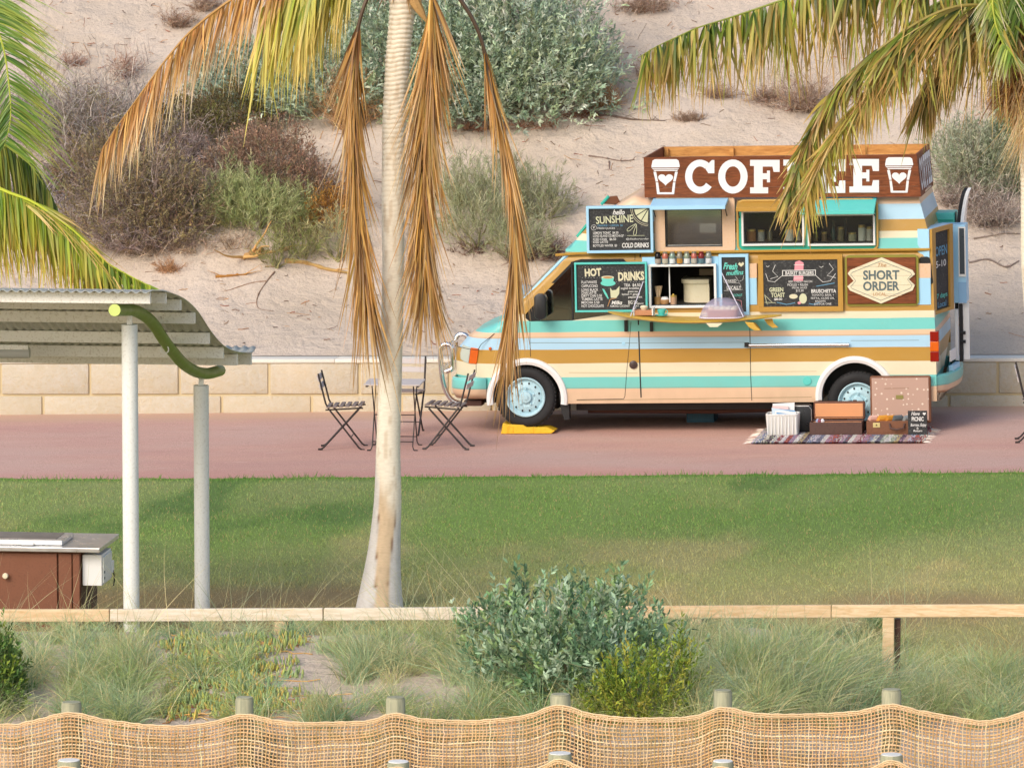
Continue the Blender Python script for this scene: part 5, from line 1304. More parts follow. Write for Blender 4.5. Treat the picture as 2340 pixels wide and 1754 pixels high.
RG = Frame(RG.wor((0, .52, 0)), [eu, ev, ew])
def box_open(name, x0, x1, y0, y1, v0, v1, th, mat, par, lining=None, frame=None):
    frame = RG
    """an open-topped case body measured on its front face"""
    a = frame.v(x0, (y0+y1)/2, v0)[0]; b = frame.v(x1, (y0+y1)/2, v0)[0]; w1 = frame.v((x0+x1)/2, y0, v0)[2]; w0 = .02
    m = MB(); m.box((a, v0, w0), (b, v1, w0+th)); m.box((a, v0, w0+th), (b, v0+th, w1)); m.box((a, v1-th, w0+th), (b, v1, w1)); m.box((a, v0+th, w0+th), (a+th, v1-th, w1)); m.box((b-th, v0+th, w0+th), (b, v1-th, w1))
    m.build(name, mat, par, bevel=.004); return a, b, w0, w1
# white basket with magazines
bk = thing('magazine_basket', 'white woven basket full of blue and white magazines on the rug', 'basket', RG, (RP(1787, 960, .12)[0], .22, .02))
a, b = RP(1751, 975, .12)[0], RP(1823, 975, .12)[0]; w1 = RP(1787, 948, .12)[2]
t = NT('white_wicker'); v = t.coord((30, 30, 55)); wv = t.new('ShaderNodeTexWave'); wv.inputs['Scale'].default_value = 1.0; wv.bands_direction = 'X'; t.l.new(v, wv.inputs[0])
t.col(t.mix(wv.outputs['Fac'], lin('#d8d5cc'), (.78, .78, .75))); t.bump(wv.outputs['Fac'], .6, .01); t.set(Roughness=.7)
def ringb(h, g): P = rrect((a-.0-g, .12-g, b+g, .12+.24+g), .03, 4); return [(p[0], p[1], h) for p in P]
m = MB(); k = len(ringb(0, 0)); vs = []
for h, g in ((.02, -.008), (w1*.5, .0), (w1, .006), (w1, -.006), (.04, -.018)): vs += ringb(h, g)
fs = [(i*k+j, i*k+(j+1) % k, (i+1)*k+(j+1) % k, (i+1)*k+j) for i in range(4) for j in range(k)]+[tuple(range(k))[::-1], tuple(range(4*k, 5*k))]
m.add(vs, fs).build('basket_wall', t.m, bk, smooth=True)
for q in range(9):
    uq = a+(b-a)*(q+.5)/9; B((uq-.006, .112, .03), (uq+.006, .122, w1-.02)).build('stake', M['white'], bk, bevel=.003)
rm_ = ringb(w1+.003, .0); MB().tube(rm_+[rm_[0]], .009, 6, False).build('rim', M['white'], bk, smooth=True)
rr = random.Random(5); mats = [M['white'], paint('blue_cover', lin('#6fa3cf'), .4), paint('pale_cover', lin('#c9dbe8'), .4), paint('pink_cover', lin('#e6c7c4'), .4)]
for q, (x0, x1, y0, tilt, mi) in enumerate(((1762, 1812, 925, -.10, 0), (1764, 1800, 929, .05, 3), (1770, 1818, 934, .22, 1), (1768, 1806, 932, .3, 2), (1775, 1820, 938, .12, 0), (1781, 1822, 941, .25, 1))):
    A1 = RP(x0, 948, .2+.03*q); B1 = RP(x1, 948, .2); hh = RP(1790, y0, .2)[2]; vv = .16+.03*(5-q)
    MB().hexa([(A1[0], vv, .06), (B1[0], vv, .06), (B1[0], vv+.008, .06), (A1[0], vv+.008, .06), (A1[0]-tilt*.05, vv+.02, hh), (B1[0]-tilt*.05, vv+.02, hh-.08*tilt*1.5), (B1[0]-tilt*.05, vv+.028, hh-.08*tilt*1.5), (A1[0]-tilt*.05, vv+.028, hh)]).build('magazine', mats[mi], bk)
# black case behind
kc = thing('black_case', 'upright black rounded case standing behind the white magazine basket', 'case', RG, (RP(1833, 960, .45)[0], .45, .02))
r0 = RP(1805, 984, .42); r1 = RP(1857, 924, .42); P = rrect((r0[0], .02, r1[0], r1[2]), .035, 5); MB().prism(P, .40, .50).build('shell', M['blackgloss'], kc, smooth=True, bevel=.012)
MB().tube([(r1[0]-.012,   .395, .1), (r1[0]-.012,   .395, r1[2]-.05), (r1[0]-.04,   .395, r1[2]-.014), (r0[0]+.04,   .395, r1[2]-.014)], .004, 6).build('edge_trim', M['steel'], kc)
MB().lathe([(.012, .39), (.012, .40)], (r1[0]-.06, 0, .12), 10, 1).build('lock', M['steel'], kc)
# small brown suitcase
leather = paint('dark_leather', lin('#5a4038'), .55, .2, dirt=lin('#3b2a25')); tanl = paint('peach_lining', lin('#d79a6c'), .7, .12)
c1 = thing('small_suitcase', 'smaller open brown suitcase with a plain peach lined lid, in the middle of the rug', 'suitcase', RG, (RP(1910, 980, .14)[0], .3, .02))
a, b, w0, w1 = box_open('case_base', 1850, 1970, 964.5, 993, .14, .41, .012, leather, c1)
l0, l1 = RP(1859, 930, .41)[0], RP(1976, 930, .41)[0]; lw = RP(1915, 917, .41)[2]
lt_ = paint('lid_edge', lin('#6b4433'), .6, .15)
lid = B((l0, .412, w1+.002), (l1, .47, lw)).build('lid', lt_, c1, bevel=.012); B((l0+.018, .404, w1+.01), (l1-.018, .416, lw-.02)).build('lining', tanl, lid, bevel=.006)
B((l0+.02, .399, w1+.022), (l1-.02, .405, w1+.030)).build('lid_strap', leather, lid)
for x in (1876, 1955): r = rect(x-4, 912.5, x+4, 918, 0); q = RP(x, 915, .5); B((q[0]-.02, .42, lw-.004), (q[0]+.02, .46, lw+.012)).build('clasp', leather, lid)
for x, cc in ((1868, '#9aa8c9'), (1873, '#8a4a5a'), (1879, '#d8dde6')):
    q = RP(x, 962, .25); MB().lathe([(0, w1-.03), (.02, w1-.02), (.024, w1+.005), (.012, w1+.022), (0, w1+.025)], (q[0], .25+.02*(x % 3), 0), 10).build('trinket', paint('trinket', lin(cc), .4), c1, smooth=True)
B((a+.02, .17, .06), (b-.02, .39, w1-.02)).build('case_lining', tanl, c1)
# large suitcase with spotted lining
c2 = thing('large_suitcase', 'large open brown suitcase with a spotted pink lined lid standing tall at the rug end', 'suitcase', RG, (RP(2055, 980, .14)[0], .3, .02))
brl = paint('tan_leather', lin('#7d5138'), .55, .18, dirt=lin('#59372a'))
a, b, w0, w1 = box_open('case_base', 1980, 2112, 961.5, 994.5, .14, .44, .014, brl, c2)
l0, l1 = RP(1988, 900, .44)[0], RP(2127, 900, .44)[0]; lw = RP(2057, 859, .44)[2]
lid = B((l0, .442, w1-.06), (l1, .52, lw)).build('lid', brl, c2, bevel=.02)
spl = NT('spotted_lining'); vo = spl.new('ShaderNodeTexVoronoi'); vo.inputs['Scale'].default_value = 18; vo.inputs['Randomness'].default_value = .45; spl.l.new(spl.coord((1, .01, 1)), vo.inputs['Vector'])
spl.col(spl.mix(spl.ramp(vo.outputs['Distance'], [(.16, (1,)*3), (.22, (0,)*3)]), lin('#b99a8a'), lin('#e0d0c0'))); spl.set(Roughness=.8)
B((l0+.02, .436, w1-.03), (l1-.022, .446, lw-.02)).build('lining', spl.m, lid, bevel=.006)
q = RP(2057, 905, .5); B((q[0]-.04, .430, q[2]-.022), (q[0]+.04, .437, q[2]+.02)).build('label', paint('olive_label', lin('#8a8348'), .6), lid)
f2 = MB(); stroke(f2, [(RP(2022, 886, .5)[0], RP(2022, 886, .5)[2]), (RP(2078, 885, .5)[0], RP(2078, 885, .5)[2])],   .005, .4335); f2.build('lid_cord', paint('cord_brown', lin('#8a6a52'), .7), lid)
q = RP(2003, 971, .14); B((q[0]-.038, .134, q[2]-.025), (q[0]+.038, .142, q[2]+.025)).build('lock_plate', paint('brass_plate', lin('#d9c98a'), .35, metal=.3), c2, bevel=.003)
MB().lathe([(.012, .13), (.012, .136), (0, .13)], (q[0], 0, q[2]), 10, 1).build('keyhole', M['dkbrown'], c2)
q = RP(2050, 972, .13); MB().tube([(q[0]-.08, .138, q[2]+.02), (q[0]-.07, .10, q[2]-.025), (q[0], .095, q[2]-.04), (q[0]+.07, .10, q[2]-.025), (q[0]+.08, .138, q[2]+.02)], .011, 8).build('handle', leather, c2, smooth=True)
B((a+.02, .17, .04), (b-.02, .42, w1-.04)).build('case_lining', tanl, c2)
rr = random.Random(2)
for x, cc, wd in ((1995, '#e2b5a4', .09), (2018, '#d99a3a', .12), (2036, '#c98a2e', .10), (2052, '#5c6468', .12), (2074, '#8a9294', .08), (2096, '#e8cdb8', .10)):
    q = RP(x, 958, .3); bl_ = MB(); bl_.tube([(q[0]-wd/2, .3, w1-.02), (q[0]-wd/4, .28, w1+.012), (q[0]+wd/4, .31, w1+.015), (q[0]+wd/2, .33, w1-.02)], [.02, .035, .035, .02], 8); bl_.build('blanket_fold', paint('blanket', lin(cc), .9, .15), c2, smooth=True)
# little picnic sign
ps = thing('picnic_sign', 'small slate sign about a picnic leaning on the large suitcase', 'chalkboard', RG, (RP(2097, 995, .08)[0], .08, .0))
x0, x1 = RP(2075, 970, .09)[0], RP(2119, 970, .09)[0]; wt2 = RP(2097, 938, .09)[2]
B((x0, .085, .012), (x1, .097, wt2)).build('slate', M['slate'], ps, bevel=.003)
def pt(s, X0, Y0, X1, Y1, mat='chalk', **k):
    a_ = RP(*Ef(X0, (Y0+Y1)/2), .082); b_ = RP(*Ef(X1, (Y0+Y1)/2), .082); c_ = RP(*Ef((X0+X1)/2, Y0), .082); d_ = RP(*Ef((X0+X1)/2, Y1), .082)
    text(s, c_[2]-d_[2], M[mat], ps, ((a_[0]+b_[0])/2, (c_[2]+d_[2])/2), width=b_[0]-a_[0], v=.082, **k)
pt('Have', 1565, 1190, 1645, 1222, shear=.3, bold=.02); pt('PICNIC', 1570, 1238, 1682, 1275, bold=.03); pt('Borrow, Enjoy', 1560, 1298, 1708, 1325, shear=.2, bold=.02); pt('&', 1615, 1332, 1636, 1352); pt('Return', 1585, 1357, 1668, 1376, shear=.2, bold=.02); pt('thank you', 1560, 1398, 1680, 1412, 'chalkb')
hm = MB(); hh = []
q0 = RP(*Ef(1688, 1208), .082)
for t_ in np.linspace(0, 2*math.pi, 20)[:-1]: hh.append((q0[0]+16*math.sin(t_)**3*.0011, .082, q0[2]+(13*math.cos(t_)-5*math.cos(2*t_)-2*math.cos(3*t_)-math.cos(4*t_))*.0011))
hm.add(hh, [tuple(range(len(hh)))]); hm.build('heart', M['chalk'], ps)
# blue crate under the van
q = VP(1600, 945, 1.0); bc = thing('blue_crate', 'dark blue plastic crate in the shade under the van', 'crate', VF, (q[0], 1.2, 0))
m = MB(); w_ = .30; g_ = VF.wor((q[0], 1.2, 0)); zz = gz(g_[0])-g_[2]
blu = paint('blue_plastic', lin('#2f6079'), .45)
m.box((q[0]-.15, 1.0, zz+.002), (q[0]+.15, 1.4, zz+.02)); m.box((q[0]-.15, 1.0, zz+.02), (q[0]-.135, 1.4, zz+.20)); m.box((q[0]+.135, 1.0, zz+.02), (q[0]+.15, 1.4, zz+.20)); m.box((q[0]-.135, 1.0, zz+.02), (q[0]+.135, 1.015, zz+.20)); m.box((q[0]-.135, 1.385, zz+.02), (q[0]+.135, 1.4, zz+.20)); m.build('crate_body', blu, bc, bevel=.004)
m = MB()
for k in range(6): m.box((q[0]-.13+k*.046, .992, zz+.04), (q[0]-.12+k*.046, .9995, zz+.18))
m.build('ribs', blu, bc)
# ------------------------------------------------------------------ folding chairs and table on the path
def tree_copy(o, parent=None):
    c = o.copy(); link(c)
    if parent is not None: c.parent = parent
    for ch in list(o.children): tree_copy(ch, c)
    return c
def make_chair(label, light=False):
    o = thing('folding_chair', label, 'chair', WF, (0, 0, 0), group='folding slatted cafe chairs on the path')
    hw = .19
    for s in (-1, 1):
        y = s*hw; yi = s*(hw-.025)
        bar = lambda P, w=.011: MB().tube(P, w, 6)
        bar([(.42, y, .012), (.39, y, .03), (.07, y, .44), (.035, y, .50), (-.045, y, .82)], .0105).build('back_leg_bar', M['iron'], o, smooth=True)
        bar([(-.02, yi, .012), (.01, yi, .03), (.385, yi, .44)], .0105).build('leg', M['iron'], o, smooth=True)
        bar([(.03, yi, .43), (.43, yi, .455)], .009).build('seat_rail', M['iron'], o)
        MB().tube([(.405, y, .012), (.45, y, .010)], .011, 6).build('foot', M['iron'], o); MB().tube([(-.05, yi, .010), (.0, yi, .014)], .011, 6).build('foot', M['iron'], o)
    for z, x in ((.14, .30), ): MB().tube([(x, -hw, z), (x, hw, z)], .006, 5).build('stretcher', M['iron'], o)
    for k in range(6):
        x = .06+k*.068; z = .452+x*.05
        B((x-.022, -.205, z), (x+.022, .205, z+.016)).build('seat_slat', M['slatw'], o, bevel=.004)
    for z in (.765, .675):
        x = .035-(z-.5)*.25
        MB().hexa([(x-.016, -.20, z-.028), (x-.004, -.20, z-.028), (x-.004, .20, z-.028), (x-.016, .20, z-.028), (x-.030, -.20, z+.028), (x-.018, -.20, z+.028), (x-.018, .20, z+.028), (x-.030, .20, z+.028)]).build('back_slat', M['slatl'], o, bevel=.003)
    return o
def put(o, px, py, rz):
    g = ground(px, py); o.location = (g[0], g[1], gz(g[0])); o.rotation_euler = (0, 0, rz)
ch = make_chair('folding slatted chair left of the palm trunk, facing the table'); put(ch, 741, 1024, 0.05)
c2_ = tree_copy(ch); c2_['label'] = 'folding slatted chair between the palm trunk and the van bumper, facing the table'; put(c2_, 1068, 1024, math.pi-.06)
c3_ = tree_copy(ch); c3_['label'] = 'pale-backed folding chair behind the little table, mostly hidden by the palm trunk'; put(c3_, 932, 985, -math.pi/2-.05)
c4_ = tree_copy(ch); c4_['label'] = 'folding chair cut off by the right edge of the picture, behind the van'; put(c4_, 2330, 1008, 0.05)
tb = thing('folding_table', 'small folding cafe table with a slatted top behind the palm trunk', 'table', WF)
for k in range(7): B((-.30, -.28+k*.081, .70), (.30, -.212+k*.081, .716)).build('top_slat', M['slatl'], tb, bevel=.003)
for s in (-1, 1):
    B((s*.27-.012, -.27, .682), (s*.27+.012, .27, .70)).build('top_rail', M['iron'], tb)
    for y, a in ((-.25, 1), (.25, -1)): 
        MB().tube([(s*.23, y, .012), (s*.215, y*.93, .05), (s*.22, -y*.8, .685)], .007, 6).build('leg', M['iron'], tb, smooth=True)
        MB().tube([(s*.23, y, .010), (s*.27, y, .008)], .009, 6).build('foot', M['iron'], tb)
for y, z in ((-.24, .10), (.24, .10), (.0, .36)): MB().tube([(-.215, y, z), (.215, y, z)], .006, 6).build('stretcher', M['iron'], tb)
put(tb, 902, 1024, 0.03)

# ------------------------------------------------------------------ shelter with the curved corrugated roof
SY0, DY = -19.2, .60
bx = [343, 379, 413, 445, 478, 510, 542, 574]; bt0 = [668.5, 668, 683.5, 714, 760, 793, 809, 807.5]
shl = thing('picnic_shelter', 'open shelter with a curved corrugated roof, green pipe rafter and pale posts', 'shelter', WF, at(300, 1390, -18.5))
XL = at(-420, 700, SY0)[0]; tops_ = []
for k in range(8):
    Y = SY0+DY*k; p = at(bx[k], bt0[k], Y); q = at(bx[k], bt0[k]+26, Y); tops_.append((Y, p[2], p[0]))
    b_ = B((XL, Y, q[2]), (p[0], Y+.05, p[2])).build('roof_beam', M['offwhite'], shl, bevel=.004)
    xb = at(bx[k]-84, 0, Y)[0]; MB().lathe([(.013, Y-.006), (.013, Y+.001)], (xb, 0, (p[2]+q[2])/2), 10, 1).build('bolt', M['steel'], b_)
Ys = [t[0] for t in tops_]; Zs = [t[1] for t in tops_]; Xs = [t[2] for t in tops_]
yy = np.linspace(Ys[0]-.10, Ys[-1]+.14, 44)
zz = spline([(y, z, 0) for y, z in zip(Ys, Zs)], 200); zi = np.interp(yy, zz[:, 0], zz[:, 1])
zi[yy > Ys[-1]] += (yy[yy > Ys[-1]]-Ys[-1])*.25
xe = float(np.mean(Xs))+.0; Xe = np.interp(yy, Ys, Xs)+.022
pitch = .076; n = int((Xe.max()-XL)/pitch*8); tt = np.linspace(0, 1, n)
XX = XL+(Xe[:, None]-XL)*tt[None]; YY = np.repeat(yy[:, None], n, 1); ZZ = zi[:, None]+.012+.0085*np.cos(XX/pitch*2*math.pi)
V = np.stack([XX, YY, ZZ], -1).reshape(-1, 3); i = (np.arange(43)[:, None]*n+np.arange(n-1)[None]).ravel()
galv = paint('galvanised_sheet', lin('#bfc0b4'), .45, .12, dirt=lin('#77786a'), metal=.25)
rs = npmesh('corrugated_sheet', V, np.stack([i, i+1, i+n+1, i+n], 1), galv, parent=shl, smooth=True)
md = rs.modifiers.new('s', 'SOLIDIFY'); md.thickness = .003
for k in range(14):
    x = Xe[0]-.06-k*pitch*2; MB().lathe([(.009, 0), (.009, .012), (0, .014)], (x-(x/pitch % 1)*pitch, yy[0]+.03, zi[0]+.02), 8).build('roof_screw', M['steel'], rs)
pp = [(262, 708.5), (282, 708.5), (304, 708.5), (327, 719), (350, 739), (373, 774), (396.5, 805.5), (420, 831.5), (449, 849), (475, 853), (503, 846)]
PP = spline([at(x, y, SY0-.02+(x-262)/55.0) for x, y in pp], 60)
pr_ = MB().tube(PP, .050, 18).build('pipe_rafter', M['pipe'], shl, smooth=True)
d0 = norm((PP[0]-PP[1])[None])[0]; MB().tube([PP[0], PP[0]+d0*.006], .0495, 20).build('end_cap', M['lime'], pr_)
for k in range(2): MB().lathe([(.004, 0), (.004, .006)], (PP[0][0], 0, PP[0][2]+(.036 if k else -.036)), 6, 1).add([], []) if False else None
rg = at(376, 798, -17.13); MB().tube([(rg[0]+.035*math.cos(a), -17.13, rg[2]+.035*math.sin(a)) for a in np.linspace(0, 6.28, 14)], .006, 6, False).build('ring', M['offwhite'], shl)
for (xt, yt, Y) in ((296, 741, -18.58), (459.5, 880, -15.6)):
    T_ = at(xt, yt, Y); zg = gz(T_[0])-.3
    po = MB().tube([(T_[0], Y, zg), (T_[0], Y, T_[2])], .067, 24).build('post', M['post'], shl, smooth=True)
    B((T_[0]-.022, Y-.006, T_[2]), (T_[0]+.022, Y+.006, T_[2]+.085)).build('bracket', M['offwhite'], po, bevel=.003)
    MB().lathe([(.012, Y-.014), (.012, Y-.006)], (T_[0], 0, T_[2]+.05), 8, 1).build('bolt', M['steel'], po)
# a second pair carries the part of the roof outside the picture
for (x, Y, zt_) in ((XL+.4, -18.5, Zs[1]-.2), (XL+.4, -15.1, Zs[6]-.2)):
    MB().tube([(x, Y, gz(x)-.3), (x, Y, zt_)], .067, 20).build('post', M['post'], shl, smooth=True)
q0, q1 = at(-60, 806, -16.8), at(68, 806, -16.8)
lf = MB().tube([q0, q1], .045, 10).build('light_fitting', paint('grey_fitting', lin('#b9bab4'), .4), shl, smooth=True)
B((q0[0], -16.83, q0[2]+.035), (q1[0]-.01, -16.77, q0[2]+.075)).build('mounting', M['offwhite'], lf)

# ------------------------------------------------------------------ barbecue bench
BY = -18.3
bq = thing('barbecue_bench', 'rust brown public barbecue bench with a steel top and hotplate by the shelter post', 'barbecue', WF, at(100, 1480, BY))
fc = at(228, 1262.5, BY); fb = at(228, 1252, BY); th_ = .036; XLb = at(-260, 1262, BY)[0]
B((XLb, BY, fc[2]), (fc[0], BY+.92, fb[2])).build('steel_top', M['steel'], bq, bevel=.005)
bx1 = at(182, 1300, BY+.06)[0]; zg = gz(bx1)-.05; xd = at(132, 1300, BY+.06)[0]; xd2 = at(165, 1300, BY+.06)[0]
B((XLb+.1, BY+.09, zg), (bx1, BY+.82, fc[2]-.001)).build('cabinet', M['rusty'], bq)
for a, b, nm in ((XLb+.11, xd-.006, 'door'), (xd+.006, xd2-.004, 'side_panel'), (xd2+.004, bx1, 'corner_panel')):
    dr = B((a, BY+.06, zg+.05), (b, BY+.088, fc[2]-.02)).build(nm, M['rusty'], bq, bevel=.006)
kn = at(12.7, 1315, BY+.03); MB().lathe([(.018, BY+.062), (.018, BY+.03), (.026, BY+.02), (.02, BY+.008), (0, BY+.006)], (kn[0], 0, kn[2]), 14, 1).build('knob', M['cream'], bq, smooth=True)
MB().box((bx1+.002, BY+.09, zg), (bx1+.01, BY+.82, fc[2]-.3)).build('shaded_side', M['dkbrown'], bq)  # darker sheet paints in the shade on the cabinet's right side
# raised hotplate lid
h0, h1 = at(-40, 1247, BY+.12), at(144, 1247, BY+.12); hz = fb[2]
hp = MB().box((h0[0], BY+.12, hz), (h1[0], BY+.62, hz+.045)).build('hotplate_frame', M['steel'], bq, bevel=.012)
B((h0[0]+.0, BY+.115, hz+.006), (h1[0]-.01, BY+.119, hz+.045)).build('front_strip', M['white'], hp)
B((h0[0]+.06, BY+.17, hz+.046), (h1[0]-.07, BY+.57, hz+.050)).build('cooking_plate', paint('dark_steel_plate', (.28, .26, .25), .35, metal=.7), hp)
k0, k1 = at(50, 1247, BY+.1)[0], at(77, 1247, BY+.1)[0]; B((k0, BY+.09, hz+.004), (k1, BY+.114, hz+.02)).build('button', M['white'], hp, bevel=.003)
# white switch box on the side
e0, e1 = at(187, 1264, BY+.12), at(233, 1338, BY+.12)
eb = thing('switch_box', 'white metal electrical box fixed to the side of the barbecue bench', 'electrical box', WF, (e0[0], BY+.3, e1[2]))
B((bx1+.012, BY+.12, e1[2]), (e1[0], BY+.56, e0[2]-.01)).build('housing', M['white'], eb, bevel=.006)
B((e1[0]+.001, BY+.14, e1[2]+.02), (e1[0]+.012, BY+.54, e0[2]-.03)).build('cover', M['post'], eb, bevel=.004)
for z in (.05, .10): B((e1[0]+.012, BY+.16, e1[2]+z), (e1[0]+.016, BY+.19, e1[2]+z+.02)).build('slot', M['grey'], eb)
MB().tube([(e1[0]+.03, BY+.50, e1[2]+.08), (e1[0]+.035, BY+.52, e1[2]+.0), (e1[0]+.03, BY+.5, e1[2]-.05)], .006, 6).build('cable', M['black'], eb)
B((e1[0]+.012, BY+.48, e1[2]+.06), (e1[0]+.03, BY+.54, e1[2]+.16)).build('latch', M['post'], eb, bevel=.003)

# ------------------------------------------------------------------ timber rail on posts
rl = thing('timber_rail', 'long pale timber handrail on low posts along the front of the lawn', 'fence', WF, at(1170, 1395, RAIL_Y))
def railz(px): return np.interp(px, [0, 800, 1600, 2340], [1393, 1389, 1384, 1379.5])
segs = [(-300, 738, 'pinelt'), (740, 1480, 'pinelt'), (1482, 2640, 'pine')]
M['pinemid'] = wood('bleached_pine', lin('#eee3d0'), lin('#d9c4a0'))
segs = [(-300, 250, 'pine'), (251, 738, 'pinemid'), (740, 1180, 'pinelt'), (1181, 1900, 'pine'), (1901, 2640, 'pine')]
for a, b, mt in segs:
    A1, B1 = at(a, railz(a), RAIL_Y), at(b-1.0, railz(b), RAIL_Y); h_ = .098
    MB().hexa([(A1[0], RAIL_Y, A1[2]-h_), (B1[0], RAIL_Y, B1[2]-h_), (B1[0], RAIL_Y+.045, B1[2]-h_), (A1[0], RAIL_Y+.045, A1[2]-h_), (A1[0], RAIL_Y, A1[2]), (B1[0], RAIL_Y, B1[2]), (B1[0], RAIL_Y+.045, B1[2]), (A1[0], RAIL_Y+.045, A1[2])]).build('plank', M[mt], rl, bevel=.006)
for x in (-200, 160, 640, 1120, 1590, 2030, 2500):
    q = at(x, 1410, RAIL_Y); z1 = q[2]+.0
    B((q[0]-.045, RAIL_Y+.003, gz(q[0])-.2), (q[0]+.045, RAIL_Y+.093, at(x, railz(x)+29.5, RAIL_Y)[2])).build('post', M['pine'], rl, bevel=.005)
    B((q[0]+.048, RAIL_Y+.05, gz(q[0])-.2), (q[0]+.09, RAIL_Y+.12, z1-.02)).build('packer', M['dkbrown'], rl)

# ------------------------------------------------------------------ drift fences: round posts and jute netting
M['logs'] = wood('weathered_log', lin('#b5b293'), lin('#8c8f78'), (14, 14, 1.5), knots=False)
M['logw'] = wood('bleached_log_end', lin('#f0efe9'), lin('#dedcd3'), (8, 8, 8), knots=False)
def fence(name, label, FY, posts, prad, topcurve, netz, x0, x1, zlow, seed, cap=None, sagn=.0):
    o = thing(name, label, 'fence', WF, (at(1170, 1700, FY)[0], FY, 0))
    for k, (x, y) in enumerate(posts):
        q = at(x, y, FY); rr_ = prad*(1+.06*math.sin(k*2.1))
        ps_ = MB().lathe([(rr_*1.02, -.1), (rr_, q[2]-.012), (rr_-.008, q[2]), (rr_*.5, q[2]+.003), (0, q[2]+.002)], (q[0], FY+prad, 0), 20).build('post', M['logs'], o, smooth=True)
        MB().lathe([(rr_*.93, q[2]+.001), (rr_*.9, q[2]+.006), (0, q[2]+.008)], (q[0], FY+prad, 0), 20).build('post_end', M['logw'] if cap else M['logs'], ps_, smooth=True)
    # netting
    rng = np.random.default_rng(seed); pitch = .0262
    XA, XB = at(x0, 1650, FY)[0], at(x1, 1650, FY)[0]; nx = int((XB-XA)/pitch); xs = XA+np.arange(nx+1)*pitch
    tx = np.array([at(px, py, FY)[0] for px, py in topcurve]); tz = np.array([at(px, py, FY)[2] for px, py in topcurve])
    def top(x):
        P = spline(np.stack([tx, tz], 1), 400); return np.interp(x, P[:, 0], P[:, 1])
    pxs = np.array([at(px, py, FY)[0] for px, py in posts])
    rows = int((top(xs).max()-zlow)/ .0245)
    def surf(x, k):                                            # k = row, may be fractional
        tz_ = top(x); rowh = .0245*(1+.05*np.sin(x*3.1+seed)); d = k*rowh
        amp = sstep(0, 6, k)
        z = tz_-d*(1+.04*np.sin(x*2.3))-.02*amp*(fbm(x*3.0, k*.12, seed, 3)-.5)*3*.5+.006*(fbm(x*14, k*.6, seed+3, 2)-.5)
        near = np.min(np.abs(x[..., None]-pxs), -1)
        y = FY-.012-.05*sstep(.12, .5, near)*np.sin(k*.22+x*2)*.5+.05*sstep(.05, .45, near)*(fbm(x*2.2, k*.1, seed+5, 3)-.5)
        xx = x+.010*(fbm(x*2.5, k*.25, seed+8, 3)-.5)*3+.002*rng.normal(size=x.shape)
        return np.stack([xx, y, z], -1)
    bt = Batch(); K = np.arange(0, rows+1); XG, KG = np.meshgrid(xs, K); P = surf(XG, KG.astype(float))
    pal = ['#e0c096', '#d6b386', '#e8cda6', '#cda878']
    # weft (along the fence) and warp (down), each strand a thin twisted cord
    tubes(bt, P, .0054*(1+.2*rng.normal(size=(rows+1, 1)).clip(-1, 1))*np.ones((rows+1, len(xs)))*(1+.25*rng.uniform(-1, 1, (rows+1, len(xs)))), pick(pal, rows+1, rng, .08), 4)
    Pt = np.swapaxes(P, 0, 1).copy(); Pt[..., 1] -= .002
    tubes(bt, Pt, .0050*(1+.3*rng.uniform(-1, 1, (len(xs), rows+1))), pick(pal, len(xs), rng, .08), 4)
    net = bt.build('jute_net', M['jute'], parent=o, kind='stuff')
    # frayed loose fibres
    bt = Batch(); nf = 260; xi = rng.integers(0, len(xs), nf); ki = rng.integers(0, min(rows, 26), nf); b_ = P[ki, xi]
    strips(bt, b_-[0, .006, 0], rng.normal(0, 1, (nf, 3))*[1, .3, 1], rng.uniform(.02, .08, nf), .003, pick(pal, nf, rng), bend=rng.normal(0, .4, (nf, 3)), seg=3, rng=rng); bt.build('loose_fibres', M['jute'], parent=o, kind='stuff')
    # rope hem along the top
    bt = Batch()
    for dz, dy, r_ in ((.004, .0, .006), (-.010, -.004, .0045), (-.019, .0, .0035)):
        Q = surf(xs, np.zeros(len(xs))); Q[:, 2] += dz+.002*np.sin(xs*60+dz*900); Q[:, 1] += dy; tubes(bt, Q[None], np.array([r_]), pick(['#e3c9a2'], 1, rng, .02), 6)
    bt.build('hem_rope', M['jute'], parent=o)
    return o
fence('drift_fence', 'upper jute net drift fence on round weathered posts', FENCE_Y,
      [(-230, 1612), (159, 1608), (555, 1597), (901, 1597), (1278, 1590), (1650, 1581), (2036, 1579), (2440, 1585)], .070,
      [(-230, 1627), (0, 1655), (70, 1648), (159, 1628), (250, 1645), (380, 1657), (480, 1650), (560, 1632), (640, 1646), (740, 1650), (840, 1646), (901, 1630), (970, 1642), (1080, 1647), (1200, 1634), (1278, 1611), (1350, 1630), (1470, 1639), (1580, 1636), (1650, 1616), (1730, 1630), (1850, 1632), (1960, 1625), (2036, 1609), (2110, 1625), (2200, 1642), (2250, 1647), (2310, 1636), (2360, 1620), (2440, 1605)],
      None, -40, 2385, at(1170, 1790, FENCE_Y)[2], 3)
fence('lower_drift_fence', 'lower jute net drift fence with white-topped posts at the bottom edge', -26.6,
      [(-230, 1744), (153, 1741), (530, 1775), (907, 1744), (1277, 1725), (1650, 1743), (2036, 1728), (2440, 1730)], .078,
      [(-230, 1754), (0, 1790), (100, 1768), (153, 1751), (210, 1768), (330, 1800), (530, 1800), (760, 1800), (850, 1776), (907, 1752), (965, 1774), (1080, 1795), (1215, 1760), (1277, 1734), (1340, 1760), (1470, 1795), (1590, 1776), (1650, 1751), (1710, 1774), (1850, 1795), (1975, 1760), (2036, 1736), (2095, 1760), (2220, 1795), (2340, 1780), (2440, 1740)],
      None, -40, 2385, at(1170, 1900, -26.6)[2], 9, cap=True)
